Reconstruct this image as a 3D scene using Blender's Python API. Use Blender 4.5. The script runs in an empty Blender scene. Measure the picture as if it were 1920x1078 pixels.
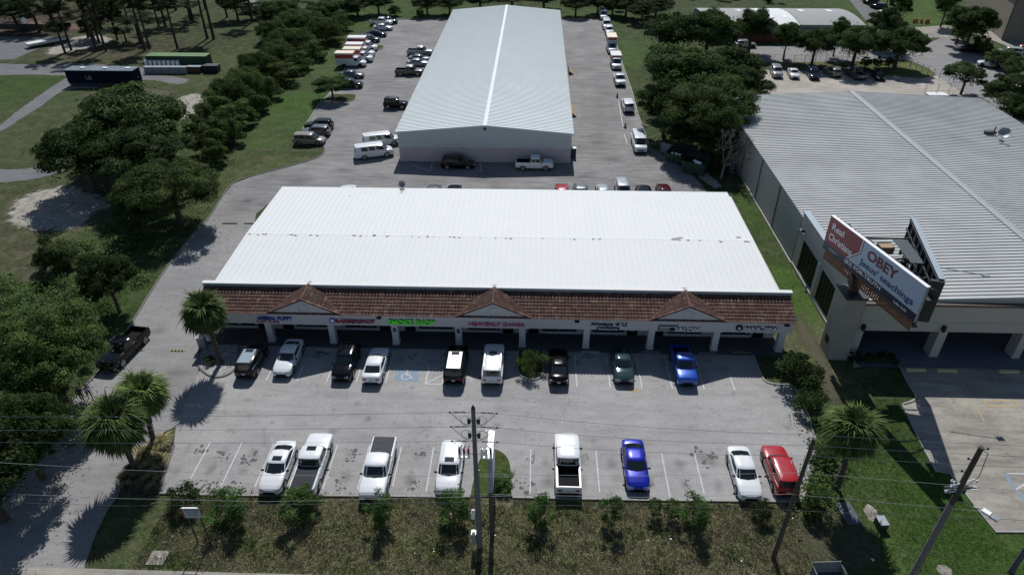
import bpy, bmesh, math, random
import numpy as np
from mathutils import Vector, Matrix, Euler
R=math.radians
scene=bpy.context.scene
# ---------------------------------------------------------------- camera
F_PX=1287.0; CX,CY=960.0,539.0; CAM_H=42.0
def _n(v): return v/np.linalg.norm(v)
_Z=_n(np.array([-5.,1924.,1287.])); _Y=np.array([52.,862.,-1287.]); _Y=_n(_Y-_Z*_Y.dot(_Z)); _X=np.cross(_Y,_Z)
ROT=np.array([_X,_Y,_Z])
def G(px,py,z=0.0):
    """survey point: where the sight line to a photograph pixel meets height z"""
    d=ROT@np.array([px-CX,CY-py,-F_PX]); t=(z-CAM_H)/d[2]; return float(d[0]*t),float(d[1]*t)
def PR(x,y,z):
    c=ROT.T@np.array([x,y,z-CAM_H]); return CX-F_PX*c[0]/c[2],CY+F_PX*c[1]/c[2],-c[2]
def zat(x,y,py):
    lo,hi=-5.,45.
    for _ in range(50):
        m=(lo+hi)/2
        if PR(x,y,m)[1]>py: lo=m
        else: hi=m
    return lo
cam_d=bpy.data.cameras.new('camera'); cam=bpy.data.objects.new('camera',cam_d); scene.collection.objects.link(cam)
M3=Matrix([[float(v) for v in r] for r in ROT]).to_4x4(); M3.translation=(0,0,CAM_H); cam.matrix_world=M3
cam_d.sensor_width=36; cam_d.lens=36*F_PX/1920; cam_d.clip_end=2000; cam_d.clip_start=0.5
scene.camera=cam
# ---------------------------------------------------------------- sky and sun
SUN_EL=R(48.0)
w=bpy.data.worlds.new('World'); scene.world=w; w.use_nodes=True
nt=w.node_tree; nt.nodes.clear()
sky=nt.nodes.new('ShaderNodeTexSky'); sky.sky_type='NISHITA'; sky.sun_disc=False
sky.sun_elevation=SUN_EL; sky.sun_rotation=R(0); sky.air_density=1.0; sky.dust_density=0.25; sky.ozone_density=1.0
bg=nt.nodes.new('ShaderNodeBackground'); bg.inputs[1].default_value=0.064
wo=nt.nodes.new('ShaderNodeOutputWorld'); nt.links.new(sky.outputs[0],bg.inputs[0]); nt.links.new(bg.outputs[0],wo.inputs[0])
sl=bpy.data.lights.new('sun','SUN'); sl.energy=4.15; sl.angle=R(0.5); sl.color=(1.0,0.98,0.955)
so=bpy.data.objects.new('sun',sl); scene.collection.objects.link(so)
so.rotation_euler=Vector((0.015,-0.90,-1.0)).to_track_quat('-Z','Y').to_euler(); so.location=(0,120,120)
scene.view_settings.view_transform='Standard'; scene.view_settings.look='None'
scene.view_settings.exposure=0.0; scene.view_settings.gamma=1.0; scene.view_settings.use_curve_mapping=False
scene.cycles.max_bounces=6; scene.cycles.diffuse_bounces=3; scene.cycles.glossy_bounces=3
scene.cycles.transparent_max_bounces=8; scene.cycles.transmission_bounces=4
# ---------------------------------------------------------------- helpers
COL=scene.collection
ORD='first second third fourth fifth sixth seventh eighth ninth tenth eleventh twelfth thirteenth fourteenth fifteenth sixteenth seventeenth eighteenth nineteenth twentieth twenty-first twenty-second twenty-third twenty-fourth twenty-fifth twenty-sixth twenty-seventh twenty-eighth'.split()
def srgb(r,g,b):
    f=lambda c:(c/255/12.92 if c/255<=.04045 else ((c/255+.055)/1.055)**2.4); return (f(r),f(g),f(b))
def mat(name,col,rough=0.7,metal=0.0,var=0.0,scale=4.0,col2=None,bump=0.0,bscale=20.0,coat=0.0,spec=None,detail=4,emit=0.0,obj_space=False):
    """procedural principled material; var mixes towards col2 (or a darker tone) with noise"""
    m=bpy.data.materials.new(name); m.use_nodes=True; t=m.node_tree; b=t.nodes['Principled BSDF']
    b.inputs['Roughness'].default_value=rough; b.inputs['Metallic'].default_value=metal
    if coat: b.inputs['Coat Weight'].default_value=coat; b.inputs['Coat Roughness'].default_value=0.06
    if spec is not None: b.inputs['Specular IOR Level'].default_value=spec
    tc=t.nodes.new('ShaderNodeTexCoord'); src=tc.outputs['Object']
    if not obj_space:
        g=t.nodes.new('ShaderNodeNewGeometry'); src=g.outputs['Position']
    if var>0:
        if col2 is None: col2=tuple(c*0.55 for c in col)
        n1=t.nodes.new('ShaderNodeTexNoise'); n1.inputs['Scale'].default_value=scale; n1.inputs['Detail'].default_value=detail; n1.inputs['Roughness'].default_value=0.65
        t.links.new(src,n1.inputs['Vector'])
        mr=t.nodes.new('ShaderNodeMapRange'); mr.inputs[1].default_value=0.32; mr.inputs[2].default_value=0.72; mr.inputs[3].default_value=0; mr.inputs[4].default_value=var
        t.links.new(n1.outputs['Fac'],mr.inputs[0])
        mx=t.nodes.new('ShaderNodeMix'); mx.data_type='RGBA'; mx.inputs[6].default_value=(*col,1); mx.inputs[7].default_value=(*col2,1)
        t.links.new(mr.outputs[0],mx.inputs[0]); t.links.new(mx.outputs[2],b.inputs['Base Color'])
    else: b.inputs['Base Color'].default_value=(*col,1)
    if bump>0:
        n2=t.nodes.new('ShaderNodeTexNoise'); n2.inputs['Scale'].default_value=bscale; n2.inputs['Detail'].default_value=3; t.links.new(src,n2.inputs['Vector'])
        bp=t.nodes.new('ShaderNodeBump'); bp.inputs['Strength'].default_value=bump; bp.inputs['Distance'].default_value=0.05
        t.links.new(n2.outputs['Fac'],bp.inputs['Height']); t.links.new(bp.outputs[0],b.inputs['Normal'])
    if emit: b.inputs['Emission Color'].default_value=(*col,1); b.inputs['Emission Strength'].default_value=emit
    return m
class MB:
    def __init__(s): s.v=[]; s.f=[]; s.m=[]
    def add(s,vs,fs,mi=0):
        o=len(s.v); s.v+= [tuple(p) for p in vs]; s.f+=[tuple(i+o for i in f) for f in fs]; s.m+=[mi]*len(fs); return s
    def box(s,x0,x1,y0,y1,z0,z1,mi=0,M=None):
        vs=[(x,y,z) for z in (z0,z1) for y in (y0,y1) for x in (x0,x1)]
        if M is not None: vs=[tuple(M@Vector(p)) for p in vs]
        return s.add(vs,[(0,2,3,1),(4,5,7,6),(0,1,5,4),(2,6,7,3),(0,4,6,2),(1,3,7,5)],mi)
    def prism(s,poly,z0,z1,mi=0):
        a=sum(poly[i][0]*poly[(i+1)%len(poly)][1]-poly[(i+1)%len(poly)][0]*poly[i][1] for i in range(len(poly)))
        if a<0: poly=poly[::-1]
        n=len(poly); vs=[(x,y,z0) for x,y in poly]+[(x,y,z1) for x,y in poly]
        return s.add(vs,[tuple(range(n,2*n)),tuple(range(n-1,-1,-1))]+[(i,(i+1)%n,n+(i+1)%n,n+i) for i in range(n)],mi)
    def sheet(s,poly,z,mi=0):
        a=sum(poly[i][0]*poly[(i+1)%len(poly)][1]-poly[(i+1)%len(poly)][0]*poly[i][1] for i in range(len(poly)))
        if a<0: poly=poly[::-1]
        return s.add([(x,y,z) for x,y in poly],[tuple(range(len(poly)))],mi)
    def tube(s,pts,rad,n=8,mi=0,cap=True):
        pts=[Vector(p) for p in pts]; rr=rad if isinstance(rad,(list,tuple)) else [rad]*len(pts)
        vs=[];fs=[];
        for i,p in enumerate(pts):
            d=(pts[min(i+1,len(pts)-1)]-pts[max(i-1,0)]).normalized()
            a=d.cross(Vector((0,0,1)) if abs(d.z)<.9 else Vector((1,0,0))).normalized(); b=d.cross(a)
            for k in range(n):
                t=2*math.pi*k/n; vs.append(p+(a*math.cos(t)+b*math.sin(t))*rr[i])
        for i in range(len(pts)-1):
            for k in range(n): fs.append((i*n+k,i*n+(k+1)%n,(i+1)*n+(k+1)%n,(i+1)*n+k))
        if cap: fs.append(tuple(range(n-1,-1,-1))); fs.append(tuple(range((len(pts)-1)*n,len(pts)*n)))
        return s.add(vs,fs,mi)
    def ell(s,c,r,n=10,m=7,mi=0):
        vs=[];fs=[]
        for j in range(m+1):
            a=math.pi*j/m
            for i in range(n):
                t=2*math.pi*i/n; vs.append((c[0]+r[0]*math.sin(a)*math.cos(t),c[1]+r[1]*math.sin(a)*math.sin(t),c[2]+r[2]*math.cos(a)))
        for j in range(m):
            for i in range(n): fs.append((j*n+i,(j+1)*n+i,(j+1)*n+(i+1)%n,j*n+(i+1)%n))
        return s.add(vs,fs,mi)
    def mesh(s,name,mats,smooth=None):
        me=bpy.data.meshes.new(name); me.from_pydata(s.v,[],s.f)
        for m in (mats if isinstance(mats,(list,tuple)) else [mats]): me.materials.append(m)
        me.polygons.foreach_set('material_index',s.m)
        if smooth is not None:
            bm=bmesh.new(); bm.from_mesh(me); bmesh.ops.remove_doubles(bm,verts=bm.verts,dist=1e-4)
            bmesh.ops.recalc_face_normals(bm,faces=bm.faces)
            for f in bm.faces: f.smooth=True
            for e in bm.edges:
                if len(e.link_faces)!=2 or e.calc_face_angle(0)>smooth: e.smooth=False
            bm.to_mesh(me); bm.free()
        me.update(); return me
    def build(s,name,mats,parent=None,smooth=None,loc=None):
        return link(name,s.mesh(name,mats,smooth),parent,loc)
def link(name,me,parent=None,loc=None,rz=0.0,sc=None):
    o=bpy.data.objects.new(name,me); COL.objects.link(o)
    if parent: o.parent=parent
    if loc is not None: o.location=loc
    if rz: o.rotation_euler=(0,0,rz)
    if sc is not None: o.scale=sc if isinstance(sc,(tuple,list)) else (sc,)*3
    return o
def tag(o,label=None,cat=None,group=None,kind=None):
    if label: o['label']=label
    if cat: o['category']=cat
    if group: o['group']=group
    if kind: o['kind']=kind
    return o
def thing(name,label,cat,loc=(0,0,0),rz=0,group=None):
    o=link(name,None,None,loc,rz); o.empty_display_size=0.3; return tag(o,label,cat,group)
def struct(o): o['kind']='structure'; return o
def px(*pts,z=0.0): return [G(a,b,z) for a,b in pts]
_txt={}
def text_mesh(body,size,depth,m,bold=0.0,align='CENTER',sx=1.0):
    c=bpy.data.curves.new('lettering','FONT'); c.body=body; c.size=size; c.extrude=depth; c.offset=bold; c.align_x=align; c.align_y='CENTER'; c.resolution_u=3
    o=bpy.data.objects.new('tmp_text',c); COL.objects.link(o); o.scale=(sx,1,1)
    dg=bpy.context.evaluated_depsgraph_get(); me=bpy.data.meshes.new_from_object(o.evaluated_get(dg))
    COL.objects.unlink(o); bpy.data.objects.remove(o); bpy.data.curves.remove(c)
    if sx!=1.0: me.transform(Matrix.Diagonal((sx,1,1,1)))
    me.materials.clear(); me.materials.append(m); me.name='lettering'; return me
# ---------------------------------------------------------------- materials
def ground_mat():
    m=bpy.data.materials.new('grass_ground'); m.use_nodes=True; t=m.node_tree; b=t.nodes['Principled BSDF']; b.inputs['Roughness'].default_value=0.95; b.inputs['Specular IOR Level'].default_value=0.1
    g=t.nodes.new('ShaderNodeNewGeometry'); at=t.nodes.new('ShaderNodeAttribute'); at.attribute_name='zone'
    def noise(s,d,lo,hi,a,bb):
        n=t.nodes.new('ShaderNodeTexNoise'); n.inputs['Scale'].default_value=s; n.inputs['Detail'].default_value=d; n.inputs['Roughness'].default_value=.7; t.links.new(g.outputs['Position'],n.inputs['Vector'])
        r=t.nodes.new('ShaderNodeMapRange'); r.inputs[1].default_value=lo; r.inputs[2].default_value=hi; r.inputs[3].default_value=a; r.inputs[4].default_value=bb; t.links.new(n.outputs['Fac'],r.inputs[0]); return r
    a=noise(0.22,5,.3,.7,0.75,1.25); c=noise(2.6,6,.35,.68,0.55,1.5)
    mul=t.nodes.new('ShaderNodeMath'); mul.operation='MULTIPLY'; t.links.new(a.outputs[0],mul.inputs[0]); t.links.new(c.outputs[0],mul.inputs[1])
    vm=t.nodes.new('ShaderNodeVectorMath'); vm.operation='SCALE'; t.links.new(at.outputs['Color'],vm.inputs[0]); t.links.new(mul.outputs[0],vm.inputs['Scale'])
    dry=noise(0.55,7,.47,.66,0,0.85); dl=t.nodes.new('ShaderNodeMath'); dl.operation='MULTIPLY'; t.links.new(dry.outputs[0],dl.inputs[0]); t.links.new(at.outputs['Alpha'],dl.inputs[1])
    mx=t.nodes.new('ShaderNodeMix'); mx.data_type='RGBA'; t.links.new(dl.outputs[0],mx.inputs[0]); t.links.new(vm.outputs[0],mx.inputs[6]); mx.inputs[7].default_value=(.17,.135,.09,1)
    t.links.new(mx.outputs[2],b.inputs['Base Color'])
    n2=t.nodes.new('ShaderNodeTexNoise'); n2.inputs['Scale'].default_value=7; n2.inputs['Detail'].default_value=4; t.links.new(g.outputs['Position'],n2.inputs['Vector'])
    bp=t.nodes.new('ShaderNodeBump'); bp.inputs['Strength'].default_value=.8; bp.inputs['Distance'].default_value=.12; t.links.new(n2.outputs['Fac'],bp.inputs['Height']); t.links.new(bp.outputs[0],b.inputs['Normal'])
    return m
def asphalt_mat(name,base,dark=0.72,fine=0.16):
    m=bpy.data.materials.new(name); m.use_nodes=True; t=m.node_tree; b=t.nodes['Principled BSDF']; b.inputs['Roughness'].default_value=0.9; b.inputs['Specular IOR Level'].default_value=.25
    g=t.nodes.new('ShaderNodeNewGeometry')
    def noise(s,d,lo,hi,a,bb,stretch=None):
        src=g.outputs['Position']
        if stretch:
            mp=t.nodes.new('ShaderNodeMapping'); mp.inputs['Scale'].default_value=stretch; t.links.new(src,mp.inputs[0]); src=mp.outputs[0]
        n=t.nodes.new('ShaderNodeTexNoise'); n.inputs['Scale'].default_value=s; n.inputs['Detail'].default_value=d; n.inputs['Roughness'].default_value=.65; t.links.new(src,n.inputs['Vector'])
        r=t.nodes.new('ShaderNodeMapRange'); r.inputs[1].default_value=lo; r.inputs[2].default_value=hi; r.inputs[3].default_value=a; r.inputs[4].default_value=bb; t.links.new(n.outputs['Fac'],r.inputs[0]); return r.outputs[0]
    fs=[noise(.12,6,.3,.7,dark+.1,1.12),noise(14,3,.3,.7,1-fine,1+fine),noise(.7,5,.36,.6,dark+.12,1.0,(.35,1.6,1)),noise(1.8,6,.27,.42,.6,1.0)]
    # tar cracks
    vo=t.nodes.new('ShaderNodeTexVoronoi'); vo.feature='DISTANCE_TO_EDGE'; vo.inputs['Scale'].default_value=.16
    nn=t.nodes.new('ShaderNodeTexNoise'); nn.inputs['Scale'].default_value=.8; nn.inputs['Detail'].default_value=5; t.links.new(g.outputs['Position'],nn.inputs['Vector'])
    ad=t.nodes.new('ShaderNodeVectorMath'); ad.operation='MULTIPLY_ADD'; ad.inputs[1].default_value=(3,3,0); t.links.new(nn.outputs['Color'],ad.inputs[0]); t.links.new(g.outputs['Position'],ad.inputs[2])
    t.links.new(ad.outputs[0],vo.inputs['Vector'])
    r=t.nodes.new('ShaderNodeMapRange'); r.inputs[1].default_value=0; r.inputs[2].default_value=.009; r.inputs[3].default_value=.84; r.inputs[4].default_value=1; t.links.new(vo.outputs['Distance'],r.inputs[0]); fs.append(r.outputs[0])
    cur=fs[0]
    for f in fs[1:]:
        q=t.nodes.new('ShaderNodeMath'); q.operation='MULTIPLY'; t.links.new(cur,q.inputs[0]); t.links.new(f,q.inputs[1]); cur=q.outputs[0]
    vm=t.nodes.new('ShaderNodeVectorMath'); vm.operation='SCALE'; vm.inputs[0].default_value=base; t.links.new(cur,vm.inputs['Scale']); t.links.new(vm.outputs[0],b.inputs['Base Color'])
    return m
def ragged_mat(m,lo=.80,hi=.90,top=1.0):
    """let a loose surface (sand, gravel, soil) thin out into the grass along a ragged border"""
    t=m.node_tree; out=t.nodes['Material Output']; b=t.nodes['Principled BSDF']; at=t.nodes.new('ShaderNodeAttribute'); at.attribute_name='cover'
    g=t.nodes.new('ShaderNodeNewGeometry'); n=t.nodes.new('ShaderNodeTexNoise'); n.inputs['Scale'].default_value=.9; n.inputs['Detail'].default_value=9; n.inputs['Roughness'].default_value=.75; t.links.new(g.outputs['Position'],n.inputs['Vector'])
    a=t.nodes.new('ShaderNodeMath'); a.operation='ADD'; t.links.new(at.outputs['Fac'],a.inputs[0]); t.links.new(n.outputs['Fac'],a.inputs[1])
    r=t.nodes.new('ShaderNodeMapRange'); r.inputs[1].default_value=lo; r.inputs[2].default_value=hi; r.inputs[4].default_value=top; t.links.new(a.outputs[0],r.inputs[0]); t.links.new(r.outputs[0],b.inputs['Alpha']); return m
def leaf_mat(name,c1,c2,tr=0.34):
    m=bpy.data.materials.new(name); m.use_nodes=True; t=m.node_tree; b=t.nodes['Principled BSDF']; b.inputs['Roughness'].default_value=.75; b.inputs['Specular IOR Level'].default_value=.12
    g=t.nodes.new('ShaderNodeNewGeometry'); cr=t.nodes.new('ShaderNodeMix'); cr.data_type='RGBA'; cr.inputs[6].default_value=(*c1,1); cr.inputs[7].default_value=(*c2,1)
    t.links.new(g.outputs['Random Per Island'],cr.inputs[0])
    oi=t.nodes.new('ShaderNodeObjectInfo'); mr=t.nodes.new('ShaderNodeMapRange'); mr.inputs[3].default_value=.8; mr.inputs[4].default_value=1.3; t.links.new(oi.outputs['Random'],mr.inputs[0])
    tcn=t.nodes.new('ShaderNodeTexCoord'); nz=t.nodes.new('ShaderNodeTexNoise'); nz.inputs['Scale'].default_value=.9; nz.inputs['Detail'].default_value=3; t.links.new(tcn.outputs['Object'],nz.inputs['Vector']); m3=t.nodes.new('ShaderNodeMapRange'); m3.inputs[1].default_value=.35; m3.inputs[2].default_value=.65; m3.inputs[3].default_value=.62; m3.inputs[4].default_value=1.55; t.links.new(nz.outputs['Fac'],m3.inputs[0]); mm_=t.nodes.new('ShaderNodeMath'); mm_.operation='MULTIPLY'; t.links.new(mr.outputs[0],mm_.inputs[0]); t.links.new(m3.outputs[0],mm_.inputs[1])
    vm=t.nodes.new('ShaderNodeVectorMath'); vm.operation='SCALE'; t.links.new(cr.outputs[2],vm.inputs[0]); t.links.new(mm_.outputs[0],vm.inputs['Scale'])
    t.links.new(vm.outputs[0],b.inputs['Base Color'])
    tl=t.nodes.new('ShaderNodeBsdfTranslucent'); t.links.new(vm.outputs[0],tl.inputs[0]); ms=t.nodes.new('ShaderNodeMixShader'); ms.inputs[0].default_value=tr
    out=t.nodes['Material Output']; t.links.new(b.outputs[0],ms.inputs[1]); t.links.new(tl.outputs[0],ms.inputs[2]); t.links.new(ms.outputs[0],out.inputs[0])
    return m
m_ground=ground_mat()
m_lot=asphalt_mat('old_asphalt',(.352,.344,.338))
m_lot2=asphalt_mat('rear_asphalt',(.272,.266,.262),dark=.6)
m_drive=asphalt_mat('driveway_asphalt',(.275,.270,.266))
m_path=asphalt_mat('gravel_path',(.15,.155,.165),fine=.3)
m_road=asphalt_mat('street_asphalt',(.16,.16,.165))
m_conc=asphalt_mat('concrete_paving',(.38,.355,.31),dark=.55)
m_concd=asphalt_mat('worn_concrete_lot',(.46,.42,.37),dark=.62)
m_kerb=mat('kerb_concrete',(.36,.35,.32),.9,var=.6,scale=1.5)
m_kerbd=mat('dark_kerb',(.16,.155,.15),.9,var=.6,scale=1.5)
m_sand=mat('pale_sand',(.44,.41,.39),.95,var=.9,scale=1.3,col2=(.13,.12,.09),bump=.6,bscale=8,detail=8)
m_mulch=mat('mulch',(.15,.145,.14),.95,var=1,scale=2.5,col2=(.48,.47,.48),bump=.6,detail=8)
m_line=mat('worn_white_paint',(.62,.62,.62),.8,var=.85,scale=5,col2=(.36,.36,.37),detail=7)
m_yline=mat('worn_yellow_paint',(.5,.36,.14),.8,var=.9,scale=4,col2=(.3,.26,.2),detail=7)
m_bline=mat('faded_blue_paint',(.17,.27,.38),.85,var=1,scale=2.2,col2=(.26,.28,.31),detail=6)
m_stain=mat('oil_stain',(.075,.074,.073),.8,var=.9,scale=6,col2=(.18,.18,.18),spec=.1)
m_rust=mat('rust_stain',(.38,.24,.12),.9,var=1,scale=3,col2=(.33,.31,.29),detail=8)
m_white=mat('white_metal_roof',(.70,.715,.715),.65,var=.4,scale=.35,col2=(.62,.64,.635),detail=9,spec=.25)
m_whited=mat('roof_dirt',(.35,.36,.35),.8,var=.6)
m_galv=mat('galvalume_roof',(.64,.70,.705),.6,0,var=.5,scale=.22,col2=(.54,.60,.60),spec=.3,detail=8)
m_galv2=mat('grey_metal_roof',(.50,.515,.505),.65,0,var=.85,scale=.16,col2=(.36,.372,.365),spec=.3,detail=9)
m_stucco=mat('white_stucco',(.62,.60,.62),.9,var=.3,scale=1.2,col2=(.5,.48,.49),bump=.2,bscale=30)
m_beige=mat('beige_stucco',(.50,.47,.43),.9,var=.3,scale=.6,col2=(.40,.375,.34),bump=.15,bscale=20)
m_beige2=mat('tan_panel_wall',(.36,.335,.30),.85,var=.35,scale=.4)
m_pink=mat('pinkish_block',(.50,.46,.47),.9,var=.3,scale=.8,bump=.2)
m_siding=mat('pale_metal_siding',(.55,.585,.60),.5,.1,var=.2,scale=.6)
m_brown=mat('bronze_fascia',(.12,.09,.075),.5,var=.3)
m_slate=mat('grey_metal_flashing',(.33,.39,.44),.5,.2,var=.2)
m_win=mat('dark_window_glass',(.010,.012,.016),.3,spec=.05)
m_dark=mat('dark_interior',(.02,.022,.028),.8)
m_bluefloor=mat('blue_grey_floor',(.14,.15,.185),.6,var=.4,scale=1)
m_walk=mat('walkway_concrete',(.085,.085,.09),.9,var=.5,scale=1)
m_black=mat('black_rubber',(.012,.012,.013),.75,var=.3,scale=9)
m_trim=mat('black_trim',(.014,.014,.015),.8,spec=.1)
m_rim=mat('alloy_rim',(.45,.46,.48),.35,.7)
m_glass=mat('car_glass',(.012,.017,.019),.06,spec=.7,coat=.3)
m_lens=mat('headlight_lens',(.55,.58,.6),.15,coat=.6)
m_red=mat('taillight',(.28,.01,.012),.25,coat=.5)
m_chrome=mat('chrome',(.6,.6,.62),.2,.9)
m_plate=mat('plate',(.6,.62,.6),.5)
m_bark=mat('tree_bark',(.09,.075,.06),.95,var=.7,scale=3,bump=.5,bscale=12)
m_barkg=mat('grey_bark',(.22,.20,.18),.95,var=.6,scale=3)
m_pinebark=mat('pine_bark',(.06,.045,.04),.95,var=.6,scale=3)
m_pole=mat('weathered_wood_pole',(.20,.20,.20),.9,var=.7,scale=2,col2=(.10,.10,.10))
m_poled=mat('dark_wood_pole',(.085,.075,.06),.9,var=.7,scale=2)
m_wire=mat('cable',(.09,.09,.095),.6)
m_wirel=mat('aluminium_cable',(.33,.34,.35),.5,.3)
m_steel=mat('grey_steel',(.30,.33,.36),.5,.4,var=.3)
m_dsteel=mat('dark_steel',(.045,.05,.055),.55,.3,var=.4)
m_skirt=mat('rusty_brown_louvre',(.20,.085,.045),.7,var=.6,scale=3)
m_wood=mat('plain_wood',(.42,.30,.18),.85,var=.5,scale=3)
m_green=mat('dumpster_green',(.02,.07,.045),.55,var=.6,scale=2,col2=(.035,.045,.03))
leaf_oak=leaf_mat('oak_leaves',(.021,.045,.012),(.078,.118,.034))
leaf_mid=leaf_mat('mid_green_leaves',(.030,.062,.016),(.075,.125,.034))
leaf_hedge=leaf_mat('brush_leaves',(.032,.062,.015),(.115,.155,.048))
leaf_dark=leaf_mat('dark_evergreen_leaves',(.019,.040,.012),(.066,.096,.032))
leaf_bri=leaf_mat('bright_shrub_leaves',(.035,.085,.022),(.085,.15,.04))
leaf_yel=leaf_mat('yellow_green_leaves',(.06,.11,.025),(.16,.21,.055))
leaf_palm=leaf_mat('palm_leaves',(.035,.065,.018),(.13,.17,.05),.15)
leaf_pdead=leaf_mat('dry_palm_leaves',(.07,.06,.035),(.13,.11,.06),.1)
leaf_dry=leaf_mat('dry_ornamental_grass',(.16,.145,.07),(.36,.32,.17),.2)
leaf_pine=leaf_mat('pine_needles',(.016,.026,.010),(.038,.052,.020))

m_sandr=ragged_mat(mat('ragged_sand',(.42,.39,.36),.95,var=1,scale=1.1,col2=(.15,.14,.10),bump=.6,bscale=8,detail=9)); m_pathr=ragged_mat(asphalt_mat('ragged_path',(.17,.172,.18),fine=.3)); m_soilr=ragged_mat(mat('ragged_soil',(.13,.075,.055),.95,var=.8,scale=1.5))
m_dryr=ragged_mat(mat('ragged_dry_grass',(.12,.105,.07),.95,var=1,scale=3,col2=(.06,.065,.03),bump=.5,detail=9),.7,1.25,.8)
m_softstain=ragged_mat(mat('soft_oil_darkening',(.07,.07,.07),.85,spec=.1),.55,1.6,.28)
m_slated=mat('dull_slate_cover',(.13,.135,.16),.9,var=.5,spec=.1)
# ================================================================ GROUND
def build_ground():
    # zone colours over the plot, upper left ones darkened for cloud shade: (px,py,radius m,rgb,dryness)
    #scaled
    Z=[((560,1000),9,(0.118,0.124,0.058),.9),((1050,1000),9,(0.115,0.123,0.058),.9),((1350,1000),9,(0.118,0.119,0.062),.9),((300,1000),7,(0.050,0.069,0.027),.5),
       ((1700,950),8,(0.045,0.087,0.018),.12),((1800,1050),8,(0.040,0.079,0.018),.15),((1560,980),4,(0.078,0.087,0.040),.8),((1660,780),6,(0.039,0.063,0.020),.4),
       ((1480,560),6,(0.054,0.103,0.020),.25),((1420,400),6,(0.045,0.079,0.020),.3),((1540,700),4,(0.095,0.119,0.056),.9),
       ((60,240),18,(0.056,0.074,0.031),.5),((20,160),16,(0.040,0.074,0.018),.2),((40,430),12,(0.067,0.074,0.038),.7),((60,520),8,(0.058,0.066,0.034),.7),
       ((150,560),8,(0.038,0.069,0.017),.3),((220,450),7,(0.034,0.061,0.016),.3),((470,330),8,(0.062,0.082,0.031),.7),((500,240),9,(0.052,0.082,0.025),.4),
       ((560,200),8,(0.045,0.095,0.020),.25),((620,110),12,(0.054,0.087,0.027),.5),((680,30),14,(0.045,0.082,0.020),.3),((770,20),14,(0.040,0.074,0.018),.4),
       ((1180,100),10,(0.050,0.087,0.025),.4),((1110,20),12,(0.045,0.079,0.020),.5),((420,130),12,(0.056,0.077,0.029),.6),((430,60),14,(0.038,0.061,0.020),.5),
       ((300,80),16,(0.038,0.048,0.022),.7),((180,100),14,(0.067,0.066,0.039),.9),((80,40),18,(0.056,0.046,0.031),.8),((1720,20),16,(0.056,0.106,0.022),.3),((1650,10),14,(0.045,0.079,0.022),.3),
       ((1480,110),8,(0.112,0.125,0.050),.6),((1700,135),6,(0.123,0.145,0.050),.4),((1240,300),4,(0.101,0.112,0.056),.9),((1500,640),4,(0.090,0.092,0.056),.9)]
    P=np.array([G(*z[0]) for z in Z]); Rr=np.array([z[1] for z in Z],float); C=np.array([(*z[2],z[3]) for z in Z],float)
    xs=np.concatenate([[-900,-500,-300],np.arange(-190,190.1,1.6),[300,500,900]]); ys=np.concatenate([[-200,-60,0],np.arange(14,250,1.6),[300,400,600,900,1400]])
    X,Y=np.meshgrid(xs,ys); pts=np.stack([X.ravel(),Y.ravel()],1)
    d2=((pts[:,None,:]-P[None])**2).sum(2)/(Rr[None]**2*0.7); W=np.exp(-d2)+1e-9/(1+d2)
    col=(W@C)/W.sum(1,keepdims=True); base=np.array([.044,.066,.024,.5]); tot=np.clip(W.max(1,keepdims=True)*3,0,1); col=col*tot+base*(1-tot)
    nx,ny=len(xs),len(ys); faces=[(j*nx+i,j*nx+i+1,(j+1)*nx+i+1,(j+1)*nx+i) for j in range(ny-1) for i in range(nx-1)]
    me=bpy.data.meshes.new('ground'); me.from_pydata([(float(a),float(b),0.0) for a,b in pts],[],faces); me.materials.append(m_ground)
    at=me.color_attributes.new('zone','FLOAT_COLOR','POINT'); at.data.foreach_set('color',col.astype(np.float32).ravel())
    return struct(link('ground',me))
build_ground()
def paving(name,pts,z,m,world=False,th=None):
    mb=MB(); poly=pts if world else px(*pts); mb.sheet(poly,z); return struct(mb.build(name,m))
def kerb(name,pts,m=None,w_=.16,h=.13,closed=False,z0=0.0,world=False):
    P=pts if world else px(*pts); P=[Vector((a,b)) for a,b in P]; mb=MB(); n=len(P)
    L=[];Q=[]
    for i,p in enumerate(P):
        a=P[i-1] if (i>0 or closed) else p; b=P[(i+1)%n] if (i<n-1 or closed) else p
        d=(b-a).normalized(); q=Vector((-d.y,d.x))*w_/2; L.append(p+q); Q.append(p-q)
    vs=[];fs=[]
    for l,q in zip(L,Q): vs+=[(l.x,l.y,z0),(l.x,l.y,z0+h),(q.x,q.y,z0+h),(q.x,q.y,z0)]
    for i in range(n if closed else n-1):
        a=i*4;b=((i+1)%n)*4
        for k in range(3): fs.append((a+k,a+k+1,b+k+1,b+k))
    if not closed: fs+=[(0,3,2,1),((n-1)*4,(n-1)*4+1,(n-1)*4+2,(n-1)*4+3)]
    mb.add(vs,fs); return struct(mb.build(name,m or m_kerb))
def smooth_px(pts,n=4):
    out=[]; P=[Vector(p) for p in pts]
    for i in range(len(P)-1):
        p0=P[max(i-1,0)];p1=P[i];p2=P[i+1];p3=P[min(i+2,len(P)-1)]
        for k in range(n):
            t=k/n; out.append(tuple(.5*((2*p1)+(-p0+p2)*t+(2*p0-5*p1+4*p2-p3)*t*t+(-p0+3*p1-3*p2+p3)*t**3)))
    out.append(tuple(P[-1])); return out
left_kerb=[(8,940),(40,885),(75,835),(112,780),(150,735),(200,680),(245,610),(300,521),(352,452),(392,408),(412,377),(437,345),(480,329),(540,313),(588,299),(606,289),(608,277),(596,271),(553,272)]
left_up=[(553,272),(572,236),(603,190)]
isl_tree=[(603,190),(640,192),(662,190),(668,182),(664,178),(625,178)]
left_up2=[(625,178),(640,148),(652,118),(668,95)]
isl2=[(668,95),(700,92),(712,94),(720,90),(716,86),(690,84)]
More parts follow.
